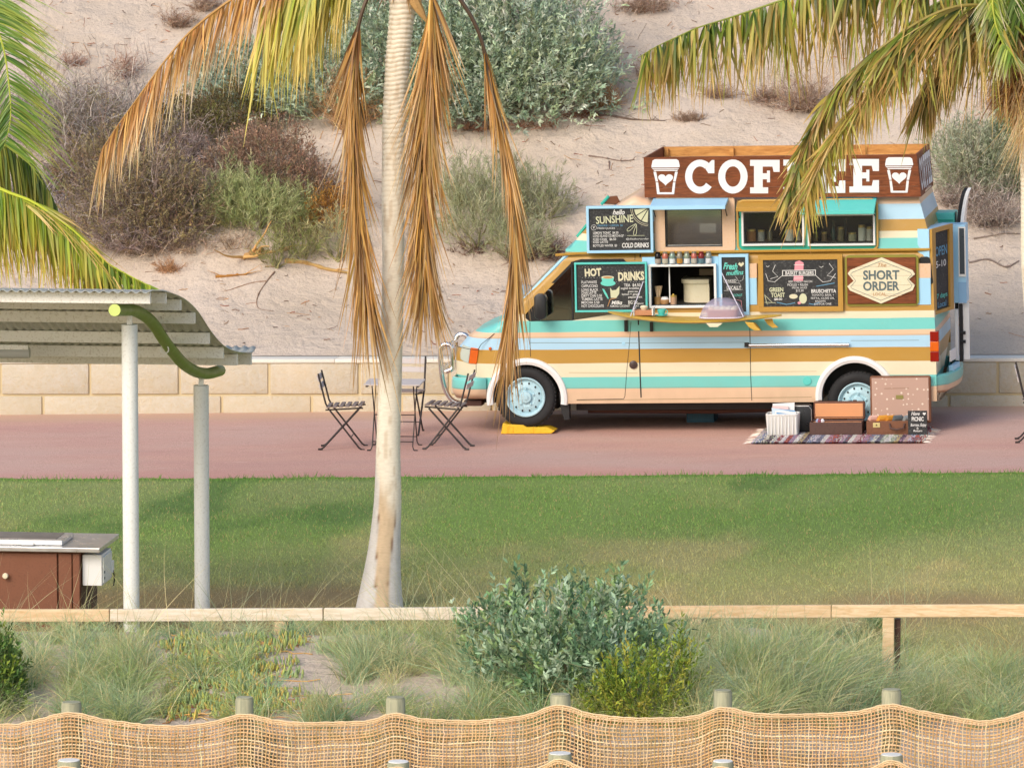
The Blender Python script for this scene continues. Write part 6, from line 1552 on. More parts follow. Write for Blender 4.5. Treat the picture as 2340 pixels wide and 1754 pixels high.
# ------------------------------------------------------------------ palms
def frond(parent, pts, nl, Lf, base, tip, wd=.028, a=.5, b=.6, c=.3, grav=.5, seed=1, one=False, stem='#9a8a3a', r0=.022, jl=.15, side=None, start=.04, jit=.12, tipmix=True, stiff=1.0):
    """pts: rachis as (px, py, Y) points; leaflets leave it in two rows and bend under their weight"""
    rng = np.random.default_rng(seed); P = spline([at(*p) if len(p) == 3 else np.array(p[:3]) for p in pts], 90)
    fr = MB().tube([tuple(p) for p in P], list(np.linspace(r0, .004, 90)), 6).build('frond', paint('rachis', lin(stem), .5, .15), parent, smooth=True)
    T = norm(np.gradient(P, axis=0)); t = np.sort(rng.uniform(start, .995, nl)); idx = t*89; i0 = np.floor(idx).astype(int).clip(0, 88); f = (idx-i0)[:, None]
    Bp = P[i0]*(1-f)+P[i0+1]*f; Tt = T[i0]
    up = np.array([0, 0, 1.0]); S = np.cross(Tt, up) if side is None else np.broadcast_to(side, Tt.shape)
    S = norm(S+1e-6); bt = Batch()
    L = np.array([Lf(x) for x in t])
    for s in (-1, 1):
        d = S*s*a+Tt*b+np.array([0, 0, -c])+rng.normal(0, jit, (nl, 3)); l = L*(1+rng.normal(0, jl, nl)).clip(.35, 1.4)
        cb = pick(base, nl, rng, .16); ct = pick(tip, nl, rng, .12)
        bend = np.stack([rng.normal(0, .06, nl), rng.normal(0, .06, nl), -grav*(1+rng.normal(0, .25, nl))], 1)
        sd = norm(np.cross(norm(d), norm(np.stack([rng.normal(-.1, .5, nl), rng.normal(-1, .4, nl), rng.normal(.1, .35, nl)], 1))))
        strips(bt, Bp+rng.normal(0, .003, (nl, 3)), d, l, wd*(1+rng.normal(0, .2, nl)).clip(.4, 1.6), cb, bend=bend, seg=6, prof=[.5, 1, 1, .85, .6, .35, .08], side=sd, tip=ct if tipmix else None, rng=rng)
    bt.build('leaflets', M['frond'], parent=fr, kind='stuff')
    return fr
def palm_trunk(parent, prof, Y, name='trunk', seed=1, ringtop=.005, base_strip=True, n=40):
    """prof: (py, centre px, half width px)"""
    rng = np.random.default_rng(seed)
    pts = [at(cx, py, Y) for py, cx, hw in prof]; rad = [at(cx+hw, py, Y)[0]-at(cx, py, Y)[0] for py, cx, hw in prof]
    Z = np.array([p[2] for p in pts]); X = np.array([p[0] for p in pts]); Rr = np.array(rad); o = np.argsort(Z); Z, X, Rr = Z[o], X[o], Rr[o]
    z = np.arange(Z[0], Z[-1], .0085); sm = lambda q: np.convolve(np.pad(np.interp(z, Z, q), 20, 'edge'), np.ones(41)/41, 'valid')
    x = sm(X); r = sm(Rr); m = len(z); th = np.linspace(0, 2*math.pi, n, endpoint=False)
    amp = .0007+ringtop*sstep(Z[0]+3.2, Z[-1]-.5, z); ph = np.cumsum(.0085/(.036+.012*vnoise(z*3, z*0, seed)))*2*math.pi
    TH, ZZ = np.meshgrid(th, z)
    ringw = np.abs(np.sin(ph[:, None]/2+.7*np.sin(TH*1.0+z[:, None]*1.2)+.5*(fbm(TH*1.6, ZZ*2.5, seed+1, 2)-.5)*4))
    rr = r[:, None]*(1+.05*(fbm(TH*1.3, ZZ*1.1, seed+2, 3)-.5))-amp[:, None]*(1-ringw)*1.6
    V = np.stack([x[:, None]+rr*np.cos(TH), Y+rr*np.sin(TH)+0*ZZ, ZZ], -1).reshape(-1, 3)
    cb = np.array(lin('#f4ebd8')); cr = np.array(lin('#b8996a')); grey = np.array(lin('#e0dcd6')); tan = np.array(lin('#dcc3a2')); dk = np.array(lin('#7d5230'))
    k = ((1-ringw)**2*.7*(sstep(Z[0]+3.0, Z[-1]-.9, z)[:, None]*.85+.08))[..., None]; C = cb*(1-k)+cr*k
    k = (sstep(.56, .74, fbm(TH*3, ZZ*7, seed+4, 3))*.35)[..., None]; C = C*(1-k)+np.array(lin('#b59468'))*k
    if base_strip:
        low = sstep(Z[0]+1.30, Z[0]+1.02, ZZ+.25*np.cos(TH*1.0+.4))
        fa = (TH-1.5*math.pi-.11+.10*(fbm(ZZ*5, ZZ*0, seed+6, 3)-.5)*2)    # angle from the camera side
        wl_ = -.20-.45*sstep(Z[0]+.1, Z[0]+1.1, ZZ); wr_ = .42+.28*sstep(Z[0]+.25, Z[0]+1.1, ZZ)
        ins = sstep(wl_-.03, wl_+.03, fa)*sstep(wr_+.03, wr_-.03, fa)
        crack = np.exp(-((fa-wl_)/.032)**2)+np.exp(-((fa-wr_)/.04)**2)
        base = grey*(1-ins[..., None])+tan*ins[..., None]; base = base*(1-.3*(fbm(TH*4, ZZ*12, seed+9, 3)[..., None]-.4).clip(0, 1))
        base = base*(1-crack.clip(0, 1)[..., None]*.85)+dk*crack.clip(0, 1)[..., None]*.85
        C = C*(1-low[..., None])+base*low[..., None]
    i = (np.arange(m-1)[:, None]*n+np.arange(n)[None]); j = (np.arange(m-1)[:, None]*n+(np.arange(n)[None]+1) % n)
    F = np.stack([i, j, j+n, i+n], -1).reshape(-1, 4)
    return npmesh(name, V, F, M['bark'], C.reshape(-1, 3), parent=parent, smooth=True)
t = NT('palm_bark'); a_ = t.new('ShaderNodeAttribute'); a_.attribute_name = 'col'; v = t.coord((20, 20, 70))
nn_ = t.noise(1.2, 4, v); t.col(t.mix(t.ramp(nn_, [(.4, (0,)*3), (.75, (.5,)*3)]), a_.outputs['Color'], t.mix(.35, a_.outputs['Color'], lin('#8f7450')))); t.bump(nn_, .4, .006); t.set(Roughness=.9, Specular_IOR_Level=.15); M['bark'] = t.m
DRY = ['#c99a4c', '#b07f3a', '#dbb46c', '#8a5e2c', '#cfa75e', '#b98840', '#6a4622', '#d0a04e', '#4f3a22']; DRYT = ['#d2b488', '#b8905c', '#a07a4c']
GRN = ['#6f8a2f', '#7f9a35', '#5d7a2c', '#94a93e', '#a8b04a', '#4c6826']; GRT = ['#b3ad52', '#c9a45c', '#a8a848']

PY = -15.7
p1 = thing('palm_tree', 'palm with a pale ringed trunk and dry brown fronds hanging in front of the dune', 'palm tree', WF, (at(868, 1400, PY)[0], PY, 0))
palm_trunk(p1, [(1412, 866, 60), (1385, 867, 53), (1330, 871, 45), (1254, 878, 36), (1142, 886.5, 31), (1000, 887, 27), (893, 891, 26.5), (740, 896, 25), (600, 899, 25), (470, 898, 26), (289, 900, 27), (108, 911, 29), (40, 918, 29), (0, 922, 32), (-40, 925, 40), (-70, 926, 30), (-95, 927, 12)], PY, seed=4)
crown1 = at(926, -60, PY)
bt = Batch(); rng = np.random.default_rng(3); N = 700
b = crown1+rng.normal(0, .06, (N, 3))+np.array([0, 0, .05]); d = np.stack([rng.normal(0, .7, N), rng.normal(0, .7, N), rng.normal(-.2, .5, N)], 1)
strips(bt, b, d, rng.uniform(.08, .26, N), .02, pick(['#b9925c', '#8f6b3f', '#d0b184', '#6f4d2c'], N, rng), bend=np.array([0, 0, -.5]), rng=rng)
bt.build('leaf_sheath', M['frond'], parent=p1)
sh_ = MB(); sh_.tube([crown1+[.02, -.12, 0], at(950, 8, PY-.14), at(962, 28, PY-.14), at(976, 52, PY-.14)], [.05, .05, .035, .008], 8); sh_.build('dry_spathe', paint('spathe', lin('#c29a62'), .8, .25, dirt=lin('#8a6338')), p1, smooth=True)
# dead fronds hanging
hang = lambda s: (lambda x: s*(.62+.38*math.sin(math.pi*min(1, x*1.1)))*(1-.35*max(0, x-.6)))
frond(p1, [(905, -62, PY), (870, -60, PY-.25), (843, -12, PY-.35), (824, 40, PY-.38), (813, 105, PY-.38), (808, 200, PY-.36), (809, 320, PY-.34), (818, 480, PY-.3), (830, 600, PY-.28), (838, 660, PY-.26)], 185, lambda x: .60+.28*x, DRY, DRYT, wd=.016, a=.13, b=1.0, c=.3, grav=.10, seed=11, stem='#5a4532', start=.22, jit=.10, side=np.array([1, .1, 0.]))
frond(p1, [(935, -60, PY), (962, -66, PY-.25), (983, -30, PY-.4), (988, 20, PY-.42), (984, 90, PY-.42), (976, 200, PY-.42), (969, 330, PY-.40), (966, 470, PY-.38), (969, 590, PY-.36), (974, 640, PY-.35)], 290, lambda x: .78-.12*x, DRY, DRYT, wd=.016, a=.22, b=1.0, c=.25, grav=.12, seed=12, stem='#6a553c', start=.18, jit=.09, side=np.array([1, .1, 0.]))
frond(p1, [(945, -62, PY), (985, -78, PY-.1), (1022, -38, PY-.2), (1052, 0, PY-.24), (1082, 48, PY-.26), (1104, 105, PY-.27), (1122, 190, PY-.27), (1148, 300, PY-.27), (1172, 430, PY-.27), (1177, 560, PY-.27), (1171, 660, PY-.27), (1164, 720, PY-.27)], 165, lambda x: .60+.22*x, DRY, DRYT, wd=.015, a=.07, b=1.0, c=.35, grav=.10, seed=13, stem='#4f3d2c', start=.30, jit=.075, side=np.array([1, .1, 0.]))
# long dry arching frond to the left
frond(p1, [(905, -60, PY), (840, -130, PY-.1), (740, -120, PY-.2), (640, -70, PY-.3), (560, -22, PY-.35), (481, 34, PY-.4), (427, 81, PY-.42), (383, 132, PY-.44), (347, 180, PY-.45), (307, 235, PY-.46), (268, 289, PY-.47), (233, 342, PY-.48)], 190, lambda x: .52-.28*max(0, x-.45), ['#c49550', '#b08040', '#d3a55e', '#94683a'], ['#dbbf90', '#cfa36a', '#e6d3b0'], wd=.014, a=.12, b=.42, c=1.0, grav=.3, seed=14, stem='#b88a45', jl=.3, start=.30, jit=.10)
# yellow-green frond drooping from the top left
frond(p1, [(900, -62, PY), (830, -110, PY-.1), (770, -105, PY-.15), (710, -75, PY-.2), (665, -45, PY-.22), (630, -15, PY-.25), (600, 20, PY-.27)], 110, lambda x: .70-.1*x, ['#a9ad42', '#c2bb52', '#8f9f3a', '#d2c15e'], ['#d6c26a', '#b9b24e'], wd=.026, a=.28, b=.25, c=.9, grav=.4, seed=15, stem='#b3a845', start=.35, jit=.12)
frond(p1, [(905, -60, PY), (850, -90, PY-.2), (800, -85, PY-.3), (750, -60, PY-.35), (710, -20, PY-.4), (690, 25, PY-.4)], 70, lambda x: .5, ['#a9ad42', '#8fa046', '#b9b35a'], ['#d6b86a'], wd=.024, a=.28, b=.3, c=.9, grav=.4, seed=16, stem='#a8a040', start=.4, jit=.12)
for k, (dx, dy, dz) in enumerate(((1.3, .9, 1.0), (1.6, -.2, .5), (.3, 1.6, .8), (-.9, 1.3, 1.2), (.7, -1.3, 1.3))):
    q = [tuple(crown1)+(0,), tuple(crown1+np.array([dx*.5, dy*.5, dz*.8]))+(0,), tuple(crown1+np.array([dx*1.2, dy*1.2, dz]))+(0,), tuple(crown1+np.array([dx*1.9, dy*1.9, dz*.55+.1]))+(0,)]
    frond(p1, q, 70, lambda x: .6-.2*x, GRN, GRT, wd=.03, a=.7, b=.6, c=.1, grav=.5, seed=20+k, stem='#9aa040')

GR2D = ['#5c7428', '#6f8430', '#3d5220', '#839438', '#a3a044', '#33451c', '#7a6a30', '#b3a848', '#4a3f22']
# right-hand palm
QY = -13.6
p2 = thing('palm_tree', 'palm at the right edge whose green fronds arch in front of the COFFEE sign', 'palm tree', WF, (at(2352, 1300, QY)[0], QY, 0))
zb2 = 2352
palm_trunk(p2, [(1440, 2404, 34), (1200, 2398, 27), (1000, 2390, 27), (850, 2378, 26), (700, 2366, 26), (430, 2357, 25), (600, 2358, 25), (250, 2352, 26), (120, 2345, 30), (60, 2338, 34), (20, 2335, 24), (-20, 2333, 10)], QY, seed=7, base_strip=False, ringtop=.005)
cr2 = at(2332, 60, QY); bt = Batch(); N = 1500
b = cr2+np.stack([rng.normal(-.02, .07, N), rng.normal(-.08, .07, N), rng.uniform(-.65, .15, N)], 1); d = np.stack([rng.normal(-.25, .6, N), rng.normal(-.3, .5, N), rng.normal(-.5, .5, N)], 1)
strips(bt, b, d, rng.uniform(.08, .30, N), rng.uniform(.008, .03, N), pick(['#c9a06a', '#a87a48', '#dcc29a', '#7f5a34', '#b98d5c'], N, rng), bend=np.array([0, 0, -.5]), rng=rng)
bt.build('leaf_sheath', M['frond'], parent=p2)
MB().tube([at(2325, 90, QY-.15), at(2308, 130, QY-.2), at(2300, 165, QY-.2), at(2312, 195, QY-.2)], [.03, .07, .06, .02], 8).build('dry_spathe', paint('spathe', lin('#cdb38a'), .8, .25), p2, smooth=True)
GR2 = ['#6f8a2c', '#7f9430', '#56702a', '#93a23a', '#b0ac48', '#3f5420', '#94803a', '#c2b452']; BT2 = ['#c9a05a', '#d9b878', '#b98c50', '#a8a848']
frond(p2, [(2330, 60, QY), (2260, -30, QY-.15), (2150, -75, QY-.25), (2030, -72, QY-.35), (1920, -45, QY-.4), (1830, -14, QY-.44), (1740, 17, QY-.48), (1655, 45, QY-.52), (1591, 65, QY-.55), (1549, 84, QY-.57), (1498, 108, QY-.6), (1458, 133, QY-.6)], 330, lambda x: .78-.44*x, GR2, BT2, wd=.024, a=.20, b=.04, c=1.0, grav=.30, seed=31, stem='#8f9a3a', jl=.3, start=.08, jit=.17)
frond(p2, [(2330, 70, QY), (2270, 20, QY-.3), (2190, 15, QY-.5), (2110, 45, QY-.6), (2040, 90, QY-.7), (1975, 140, QY-.75), (1915, 195, QY-.8), (1873, 260, QY-.82), (1840, 330, QY-.85), (1815, 400, QY-.88), (1800, 450, QY-.9)], 430, lambda x: (.54 if x < .40 else max(.26, .54-(x-.40)*1.5)), GR2D, BT2, wd=.028, a=.40, b=.50, c=.75, grav=.22, seed=32, stem='#9a8a45', jl=.25, start=.06, jit=.20, side=np.array([.9, .3, -.25]))
frond(p2, [(2330, 70, QY), (2250, 40, QY-.2), (2150, 70, QY-.4), (2050, 150, QY-.6), (1965, 235, QY-.75), (1900, 320, QY-.85), (1860, 400, QY-.9), (1835, 455, QY-.92)], 230, lambda x: (.15 if x < .45 else .30), ['#a8a848', '#b9a850', '#8f8a3a', '#a98a48'], BT2, wd=.020, a=.50, b=.7, c=.5, grav=.22, seed=38, stem='#b08a50', start=.42, jl=.25, jit=.16, side=np.array([.9, .3, -.1]))
frond(p2, [(2330, 60, QY), (2262, 70, QY-.05), (2205, 85, QY-.1), (2160, 130, QY-.1), (2130, 180, QY-.12), (2105, 235, QY-.12)], 170, lambda x: .45-.15*x, ['#3d4f1e', '#4a5c24', '#5f5a28', '#2f3c18'], BT2, wd=.024, a=.35, b=.7, c=.5, grav=.35, seed=33, stem='#6a6a30', start=.35, side=np.array([.9, .3, -.1]))
frond(p2, [(2330, 60, QY), (2300, -40, QY-.3), (2278, -30, QY-.4), (2268, 0, QY-.45), (2274, 50, QY-.48), (2290, 95, QY-.5), (2316, 128, QY-.5)], 110, lambda x: .34-.14*x, ['#9aae3c', '#b3bf4c', '#7f9a35', '#6a8a30'], ['#dcd2b8', '#c9c29a', '#a9b458'], wd=.018, a=.55, b=.45, c=.45, grav=.25, seed=34, stem='#b9bf4a', start=.3, side=np.array([.95, .2, 0.]))
frond(p2, [(2330, 60, QY), (2345, -60, QY-.2), (2330, -60, QY-.3), (2325, -10, QY-.4), (2335, 40, QY-.4)], 80, lambda x: .3, ['#5a7a2a', '#4a6826'], ['#7f8f35'], wd=.02, a=.5, b=.5, c=.6, grav=.3, seed=35, stem='#8f9a3a', start=.3, side=np.array([.95, .2, 0.]))
frond(p2, [(2330, 60, QY), (2240, -20, QY+.3), (2160, 0, QY+.5), (2090, 40, QY+.55), (2060, 90, QY+.6)], 130, lambda x: .42, ['#4f6226', '#3f4f20', '#66702c'], BT2, wd=.024, a=.45, b=.35, c=.7, grav=.35, seed=36, stem='#6f7a30', start=.15)
bt = Batch(); N = 300; b = at(2345, 190, QY-.2)+np.stack([rng.normal(0, .05, N), rng.normal(0, .05, N), rng.uniform(-.5, .1, N)], 1); d = np.stack([rng.normal(-.2, .25, N), rng.normal(-.1, .2, N), -np.ones(N)], 1)
strips(bt, b, d, rng.uniform(.2, .55, N), .006, pick(['#d9c08f', '#c9a878', '#e2cda5'], N, rng), rng=rng); bt.build('dry_leaflets', M['frond'], parent=p2, kind='stuff')
for k, (dx, dy, dz) in enumerate(((1.3, .6, 1.0), (1.5, -.8, .6), (.4, 1.6, .9), (-.3, -1.3, 1.4))):
    q = [tuple(cr2)+(0,), tuple(cr2+np.array([dx*.5, dy*.5, dz*.8]))+(0,), tuple(cr2+np.array([dx*1.2, dy*1.2, dz]))+(0,), tuple(cr2+np.array([dx*1.9, dy*1.9, dz*.5]))+(0,)]
    frond(p2, q, 70, lambda x: .6-.2*x, GR2, BT2, wd=.03, a=.7, b=.6, c=.1, grav=.5, seed=40+k, stem='#9aa040')

# left-hand palm (its trunk stands outside the picture)
LY = -12.6
p3 = thing('palm_tree', 'palm outside the left edge, its bright green fronds reaching in above the shelter roof', 'palm tree', WF, (at(-330, 1200, LY)[0], LY, 0))
palm_trunk(p3, [(1330, -335, 40), (1000, -325, 28), (700, -310, 27), (400, -295, 27), (200, -285, 30), (120, -280, 30), (60, -278, 12)], LY, seed=9, base_strip=False)
GR3 = ['#5f8436', '#6f9040', '#7f9a44', '#4f7430', '#8fa048']; GT3 = ['#a9b85a', '#b9ad55', '#8fa848']
frond(p3, [(-280, 130, LY), (-200, -60, LY-.2), (-100, -70, LY-.35), (-30, 15, LY-.45), (5, 100, LY-.5), (20, 190, LY-.5), (24, 270, LY-.5), (10, 335, LY-.5)], 230, lambda x: .70-.25*x, GR3, GT3, wd=.016, a=.85, b=.62, c=.10, grav=.28, seed=51, stem='#b9c44e', start=.3, jit=.05, side=np.array([.9, .2, .35]))
frond(p3, [(-280, 130, LY), (-180, 110, LY+.2), (-80, 200, LY+.3), (0, 318, LY+.35), (70, 372, LY+.4), (108, 430, LY+.4), (130, 475, LY+.4)], 200, lambda x: .62-.2*x, ['#56702a', '#4a6226', '#7f8a35', '#8f9038', '#3d5420'], ['#a3943f', '#7f8a35'], wd=.024, a=.2, b=.25, c=.9, grav=.25, seed=52, stem='#5a6a2c', start=.2, jit=.06)
frond(p3, [(-280, 130, LY), (-210, 240, LY-.3), (-110, 370, LY-.5), (0, 431, LY-.6), (72, 460, LY-.62), (127, 496, LY-.64), (174, 532, LY-.66), (217, 575, LY-.66), (252, 605, LY-.66), (300, 632, LY-.66), (345, 655, LY-.66)], 260, lambda x: .95-.55*x, ['#7f9a2c', '#95a832', '#6a8a2a', '#a8b03a', '#8f8f30', '#5a7826'], ['#c2ae48', '#a8a03c', '#c99a4a'], wd=.026, a=.09, b=.14, c=1.0, grav=.12, seed=53, stem='#c2cc3e', r0=.028, start=.3, jit=.05)
frond(p3, [(-280, 130, LY), (-210, 240, LY-.3), (-110, 372, LY-.45), (0, 433, LY-.55), (72, 462, LY-.57), (127, 498, LY-.59), (174, 534, LY-.6), (217, 577, LY-.6), (252, 607, LY-.6), (330, 650, LY-.6)], 60, lambda x: .62-.1*x, ['#7f9a2c', '#b3a03c', '#95a832'], ['#d9b27a', '#c9a25c'], wd=.020, a=.2, b=1.0, c=.05, grav=.22, seed=54, stem='#b9c43e', start=.55, jit=.07)
for k, (dx, dy, dz) in enumerate(((-1.2, .9, .9), (-1.5, -.6, .6), (.0, 1.5, .9))):
    c3 = at(-280, 110, LY); q = [tuple(c3)+(0,), tuple(c3+np.array([dx*.5, dy*.5, dz*.8]))+(0,), tuple(c3+np.array([dx*1.2, dy*1.2, dz]))+(0,), tuple(c3+np.array([dx*1.9, dy*1.9, dz*.5]))+(0,)]
    frond(p3, q, 60, lambda x: .6-.2*x, GR3, GT3, wd=.03, a=.7, b=.6, c=.1, grav=.5, seed=60+k, stem='#9aa040')

# ------------------------------------------------------------------ bushes
def lobe(px, py, wpx, hpx, hit=hit_dune, ryf=.65):
    C = hit(px, py); d = np.dot(C-CAM, FWD); s = d/FPX
    return np.array(C), np.array([wpx/2*s, wpx/2*s*ryf, hpx*s])
def sprig_pts(rng, lobes, n, inner=.45, bump=.35, seed=0, below=-.12):
    wts = np.array([l[1][0]*l[1][2] for l in lobes]); k = rng.choice(len(lobes), n, p=wts/wts.sum())
    C = np.array([l[0] for l in lobes])[k]; R = np.array([l[1] for l in lobes])[k]
    d = rng.normal(size=(n, 3)); d = norm(d); d[:, 2] = np.where(d[:, 2] < below, -d[:, 2], d[:, 2]); d[:, 1] = np.where((d[:, 1] > .35) & (rng.uniform(size=n) < .75), -d[:, 1], d[:, 1])
    az = np.arctan2(d[:, 1], d[:, 0]); b = 1+bump*((fbm(az*1.4+k*3, d[:, 2]*2.4+k, seed, 3)-.5)*2)
    r = rng.uniform(inner, 1, n)**.45*b
    return C+d*R*r[:, None], d, k
def leafy(name, label, cat, lobes, n, nleaf, ll, lw, pal, seed, stem='#8f8468', slen=.16, up=.6, mat='leaf', inner=.45, bump=.35, prof=(.35, 1, .9, .2), twigs=0, twigpal=('#8a7a66', '#a39684'), kind=None, group=None, roundl=False, dark=None):
    rng = np.random.default_rng(seed); base = lobes[0][0]
    o = thing(name, label, cat, WF, tuple(base), group)
    P, d, k = sprig_pts(rng, lobes, n, inner, bump, seed)
    sd = norm(d*.75+np.array([0, 0, up])+rng.normal(0, .35, (n, 3))); cp = pick(pal, n, rng, .13)
    bt = Batch(); L = slen*(1+rng.normal(0, .25, n)).clip(.4, 1.8)
    t = rng.uniform(.05, 1, (n, nleaf)); B_ = P[:, None]+sd[:, None]*L[:, None, None]*t[..., None]
    rd = norm(rng.normal(size=(n, nleaf, 3))); ld = norm(rd*.8+sd[:, None]*.9+np.array([0, 0, .15]))
    C = np.clip(cp[:, None]*(1+rng.normal(0, .12, (n, nleaf, 1))), .005, 1)
    l = ll*(1+rng.normal(0, .25, n*nleaf)).clip(.4, 1.7)
    strips(bt, B_.reshape(-1, 3), ld.reshape(-1, 3), l, l*lw/ll, C.reshape(-1, 3), seg=2, prof=list(prof), bend=np.array([0, 0, -.12]), rng=rng)
    bt.build('foliage', M[mat], parent=o, kind='stuff')
    bt = Batch(); ns = n//2; strips(bt, P[:ns], sd[:ns], L[:ns]*1.0, .004, pick([stem], ns, rng), seg=2, rng=rng)
    # main limbs from the foot
    nb = 14*len(lobes); kk = rng.integers(0, len(lobes), nb); CC = np.array([q[0] for q in lobes])[kk]; RR = np.array([q[1] for q in lobes])[kk]
    dd = norm(np.stack([rng.normal(0, 1, nb), rng.normal(0, .6, nb), rng.uniform(.4, 1.6, nb)], 1)); tt = np.linspace(0, 1, 6)[None, :, None]
    PP = CC[:, None]-np.array([0, 0, .05])+dd[:, None]*RR[:, None]*.85*tt+np.cumsum(rng.normal(0, .012, (nb, 6, 3)), 1)
    tubes(bt, PP, np.linspace(.014, .004, 6)[None]*np.ones((nb, 1)), pick([stem], nb, rng), 4)
    if twigs:
        kt = rng.integers(0, n, twigs); strips(bt, P[kt]*.97+np.array([0, 0, 0])+(P[kt]-P[kt]*.97), norm(d[kt]+rng.normal(0, .6, (twigs, 3))), rng.uniform(.08, .32, twigs), .0045, pick(list(twigpal), twigs, rng), bend=rng.normal(0, .25, (twigs, 3)), seg=3, rng=rng)
    bt.build('branches', M['twig'], parent=o)
    return o
def twiggy(name, label, cat, lobes, n1, pal, seed, w=.006, sub=7, sub2=5, Lf=1.0, spread=.8, group=None, droop=0.0):
    rng = np.random.default_rng(seed); o = thing(name, label, cat, WF, tuple(lobes[0][0]), group); bt = Batch()
    k = rng.integers(0, len(lobes), n1); C = np.array([l[0] for l in lobes])[k]; R = np.array([l[1] for l in lobes])[k]
    b = C+np.stack([rng.normal(0, .30, n1), rng.normal(0, .3, n1), np.full(n1, -.06)], 1)*R*[1, 1, 0]+[0, 0, -.04]
    d = norm(np.stack([rng.normal(0, spread, n1), rng.normal(-.1, spread*.7, n1), rng.uniform(.6, 1.2, n1)], 1))
    L = Lf*np.minimum(R[:, 0]*1.1, R[:, 2]*1.0)/np.maximum(np.abs(d[:, 2]), .5)*.62*(1+rng.normal(0, .2, n1)).clip(.4, 1.5)
    L = Lf*R[:, 2]*rng.uniform(.45, .95, n1); bend = rng.normal(0, .22, (n1, 3))+np.array([0, 0, -.1-droop]); cur = rng.normal(0, .12, (n1, 3))
    strips(bt, b, d, L, w*1.7, pick(pal, n1, rng), bend=bend, curve=cur, seg=6, rng=rng)
    def kids(b, d, L, bend, m, lf, sp, ww):
        n = len(b); t = rng.uniform(.15, .97, (n, m)); P = b[:, None]+d[:, None]*(L[:, None]*t)[..., None]+bend[:, None]*(L[:, None]*t**2)[..., None]
        dd = norm(d[:, None]+rng.normal(0, sp, (n, m, 3))+np.array([0, 0, .1])).reshape(-1, 3); LL = (L[:, None]*lf*rng.uniform(.5, 1.2, (n, m))).ravel(); bb = rng.normal(0, .3, (n*m, 3))
        P = P.reshape(-1, 3); strips(bt, P, dd, LL, ww, pick(pal, n*m, rng), bend=bb, seg=3, rng=rng); return P, dd, LL, bb
    s1 = kids(b, d, L, bend, sub, .5, .75, w); kids(*s1, sub2, .5, .85, w*.65)
    bt.build('twigs', M['twig'], parent=o)
    return o
SAGE = ['#a5b5a0', '#b8c5b0', '#93a590', '#c6cfbc', '#aebb9e', '#879880', '#9fab88']
# the big silver saltbush behind the palm
lb_ = [lobe(1170, 255, 450, 320), lobe(960, 205, 420, 260), lobe(760, 262, 330, 160), lobe(1060, 265, 300, 180), lobe(1270, 250, 230, 170), lobe(640, 240, 240, 110), lobe(1120, 130, 400, 220), lobe(880, 120, 320, 200), lobe(1010, 270, 240, 120), lobe(1335, 175, 130, 110)]
leafy('saltbush', 'very large silver grey saltbush spreading across the dune behind the palm crown', 'bush', lb_, 6200, 15, .058, .019, SAGE, 71, slen=.30, twigs=1500, twigpal=('#8a7a66', '#6a5242', '#a39684'), bump=.55, inner=.3)
leafy('saltbush', 'small pale saltbush arm creeping left of the large silver one, above the scrub', 'bush', [lobe(560, 225, 180, 90), lobe(500, 200, 110, 70), lobe(640, 262, 150, 70)], 1000, 10, .055, .020, ['#a9bcae', '#b9c8b8', '#93a896', '#8a9a86'], 72, slen=.18, twigs=160, bump=.6)
# brown dead twigs at its foot
twiggy('dry_undergrowth', 'dead brown twigs along the foot of the large saltbush', 'dry bush', [lobe(1100, 292, 200, 42), lobe(1220, 285, 260, 38), lobe(640, 235, 160, 40), lobe(1330, 262, 120, 40)], 180, ['#7f5540', '#9a6a50', '#6a4636', '#8f7a68'], 73, spread=1.6)
OR_ = ['#b98f62', '#c9a276', '#a87c52', '#d0b08a', '#9a7048']
twiggy('dry_tussock', 'tall orange brown dry tussock beside the palm trunk below the saltbush', 'dry bush', [lobe(795, 290, 110, 150)], 130, OR_, 74, w=.005, spread=.35, sub=6, sub2=3)
twiggy('dry_tussock', 'tan dry tussock at the right foot of the large saltbush', 'dry bush', [lobe(1378, 246, 90, 75)], 110, OR_, 75, w=.005, spread=.5, sub=6, sub2=3)
GRT_ = ['#a09790', '#b5aca6', '#8a807b', '#c4bcb4', '#7a6f6a', '#95877c']
twiggy('dead_bush', 'large leafless grey bush of pale tangled twigs at the upper left of the scrub', 'dead bush', [lobe(190, 345, 270, 230), lobe(110, 330, 200, 170), lobe(280, 310, 180, 190), lobe(60, 300, 160, 190)], 230, GRT_, 76, w=.008, spread=.7, sub=8, sub2=5)
twiggy('dead_bush', 'low violet grey tangle of dead twigs behind the left green fronds', 'dead bush', [lobe(70, 480, 220, 150), lobe(170, 440, 200, 120), lobe(130, 540, 200, 120)], 200, ['#8a8088', '#a099a0', '#6f666c', '#b3aaae', '#7a6a5c'], 77, w=.007, spread=.9, sub=8, sub2=5)
twiggy('dead_bush', 'faded twiggy bush with reddish brown heads above the grey tangle', 'dead bush', [lobe(285, 175, 70, 75), lobe(168, 150, 50, 45)], 60, ['#9a7560', '#a88a78', '#b8a294', '#7f5c4a'], 78, w=.006, spread=.5)
OLV = ['#8a8060', '#97896a', '#7d7058', '#a3966e', '#75664f', '#8c7460', '#9a8a5c']
leafy('scrub_bush', 'dense olive brown scrub bush filling the middle of the left thicket', 'bush', [lobe(300, 545, 330, 190), lobe(250, 455, 300, 170), lobe(390, 540, 260, 180), lobe(330, 400, 240, 120)], 3600, 10, .034, .010, OLV, 79, slen=.16, twigs=1500, twigpal=('#7a6a5c', '#958a80', '#5a4a40'), bump=.4, inner=.3)
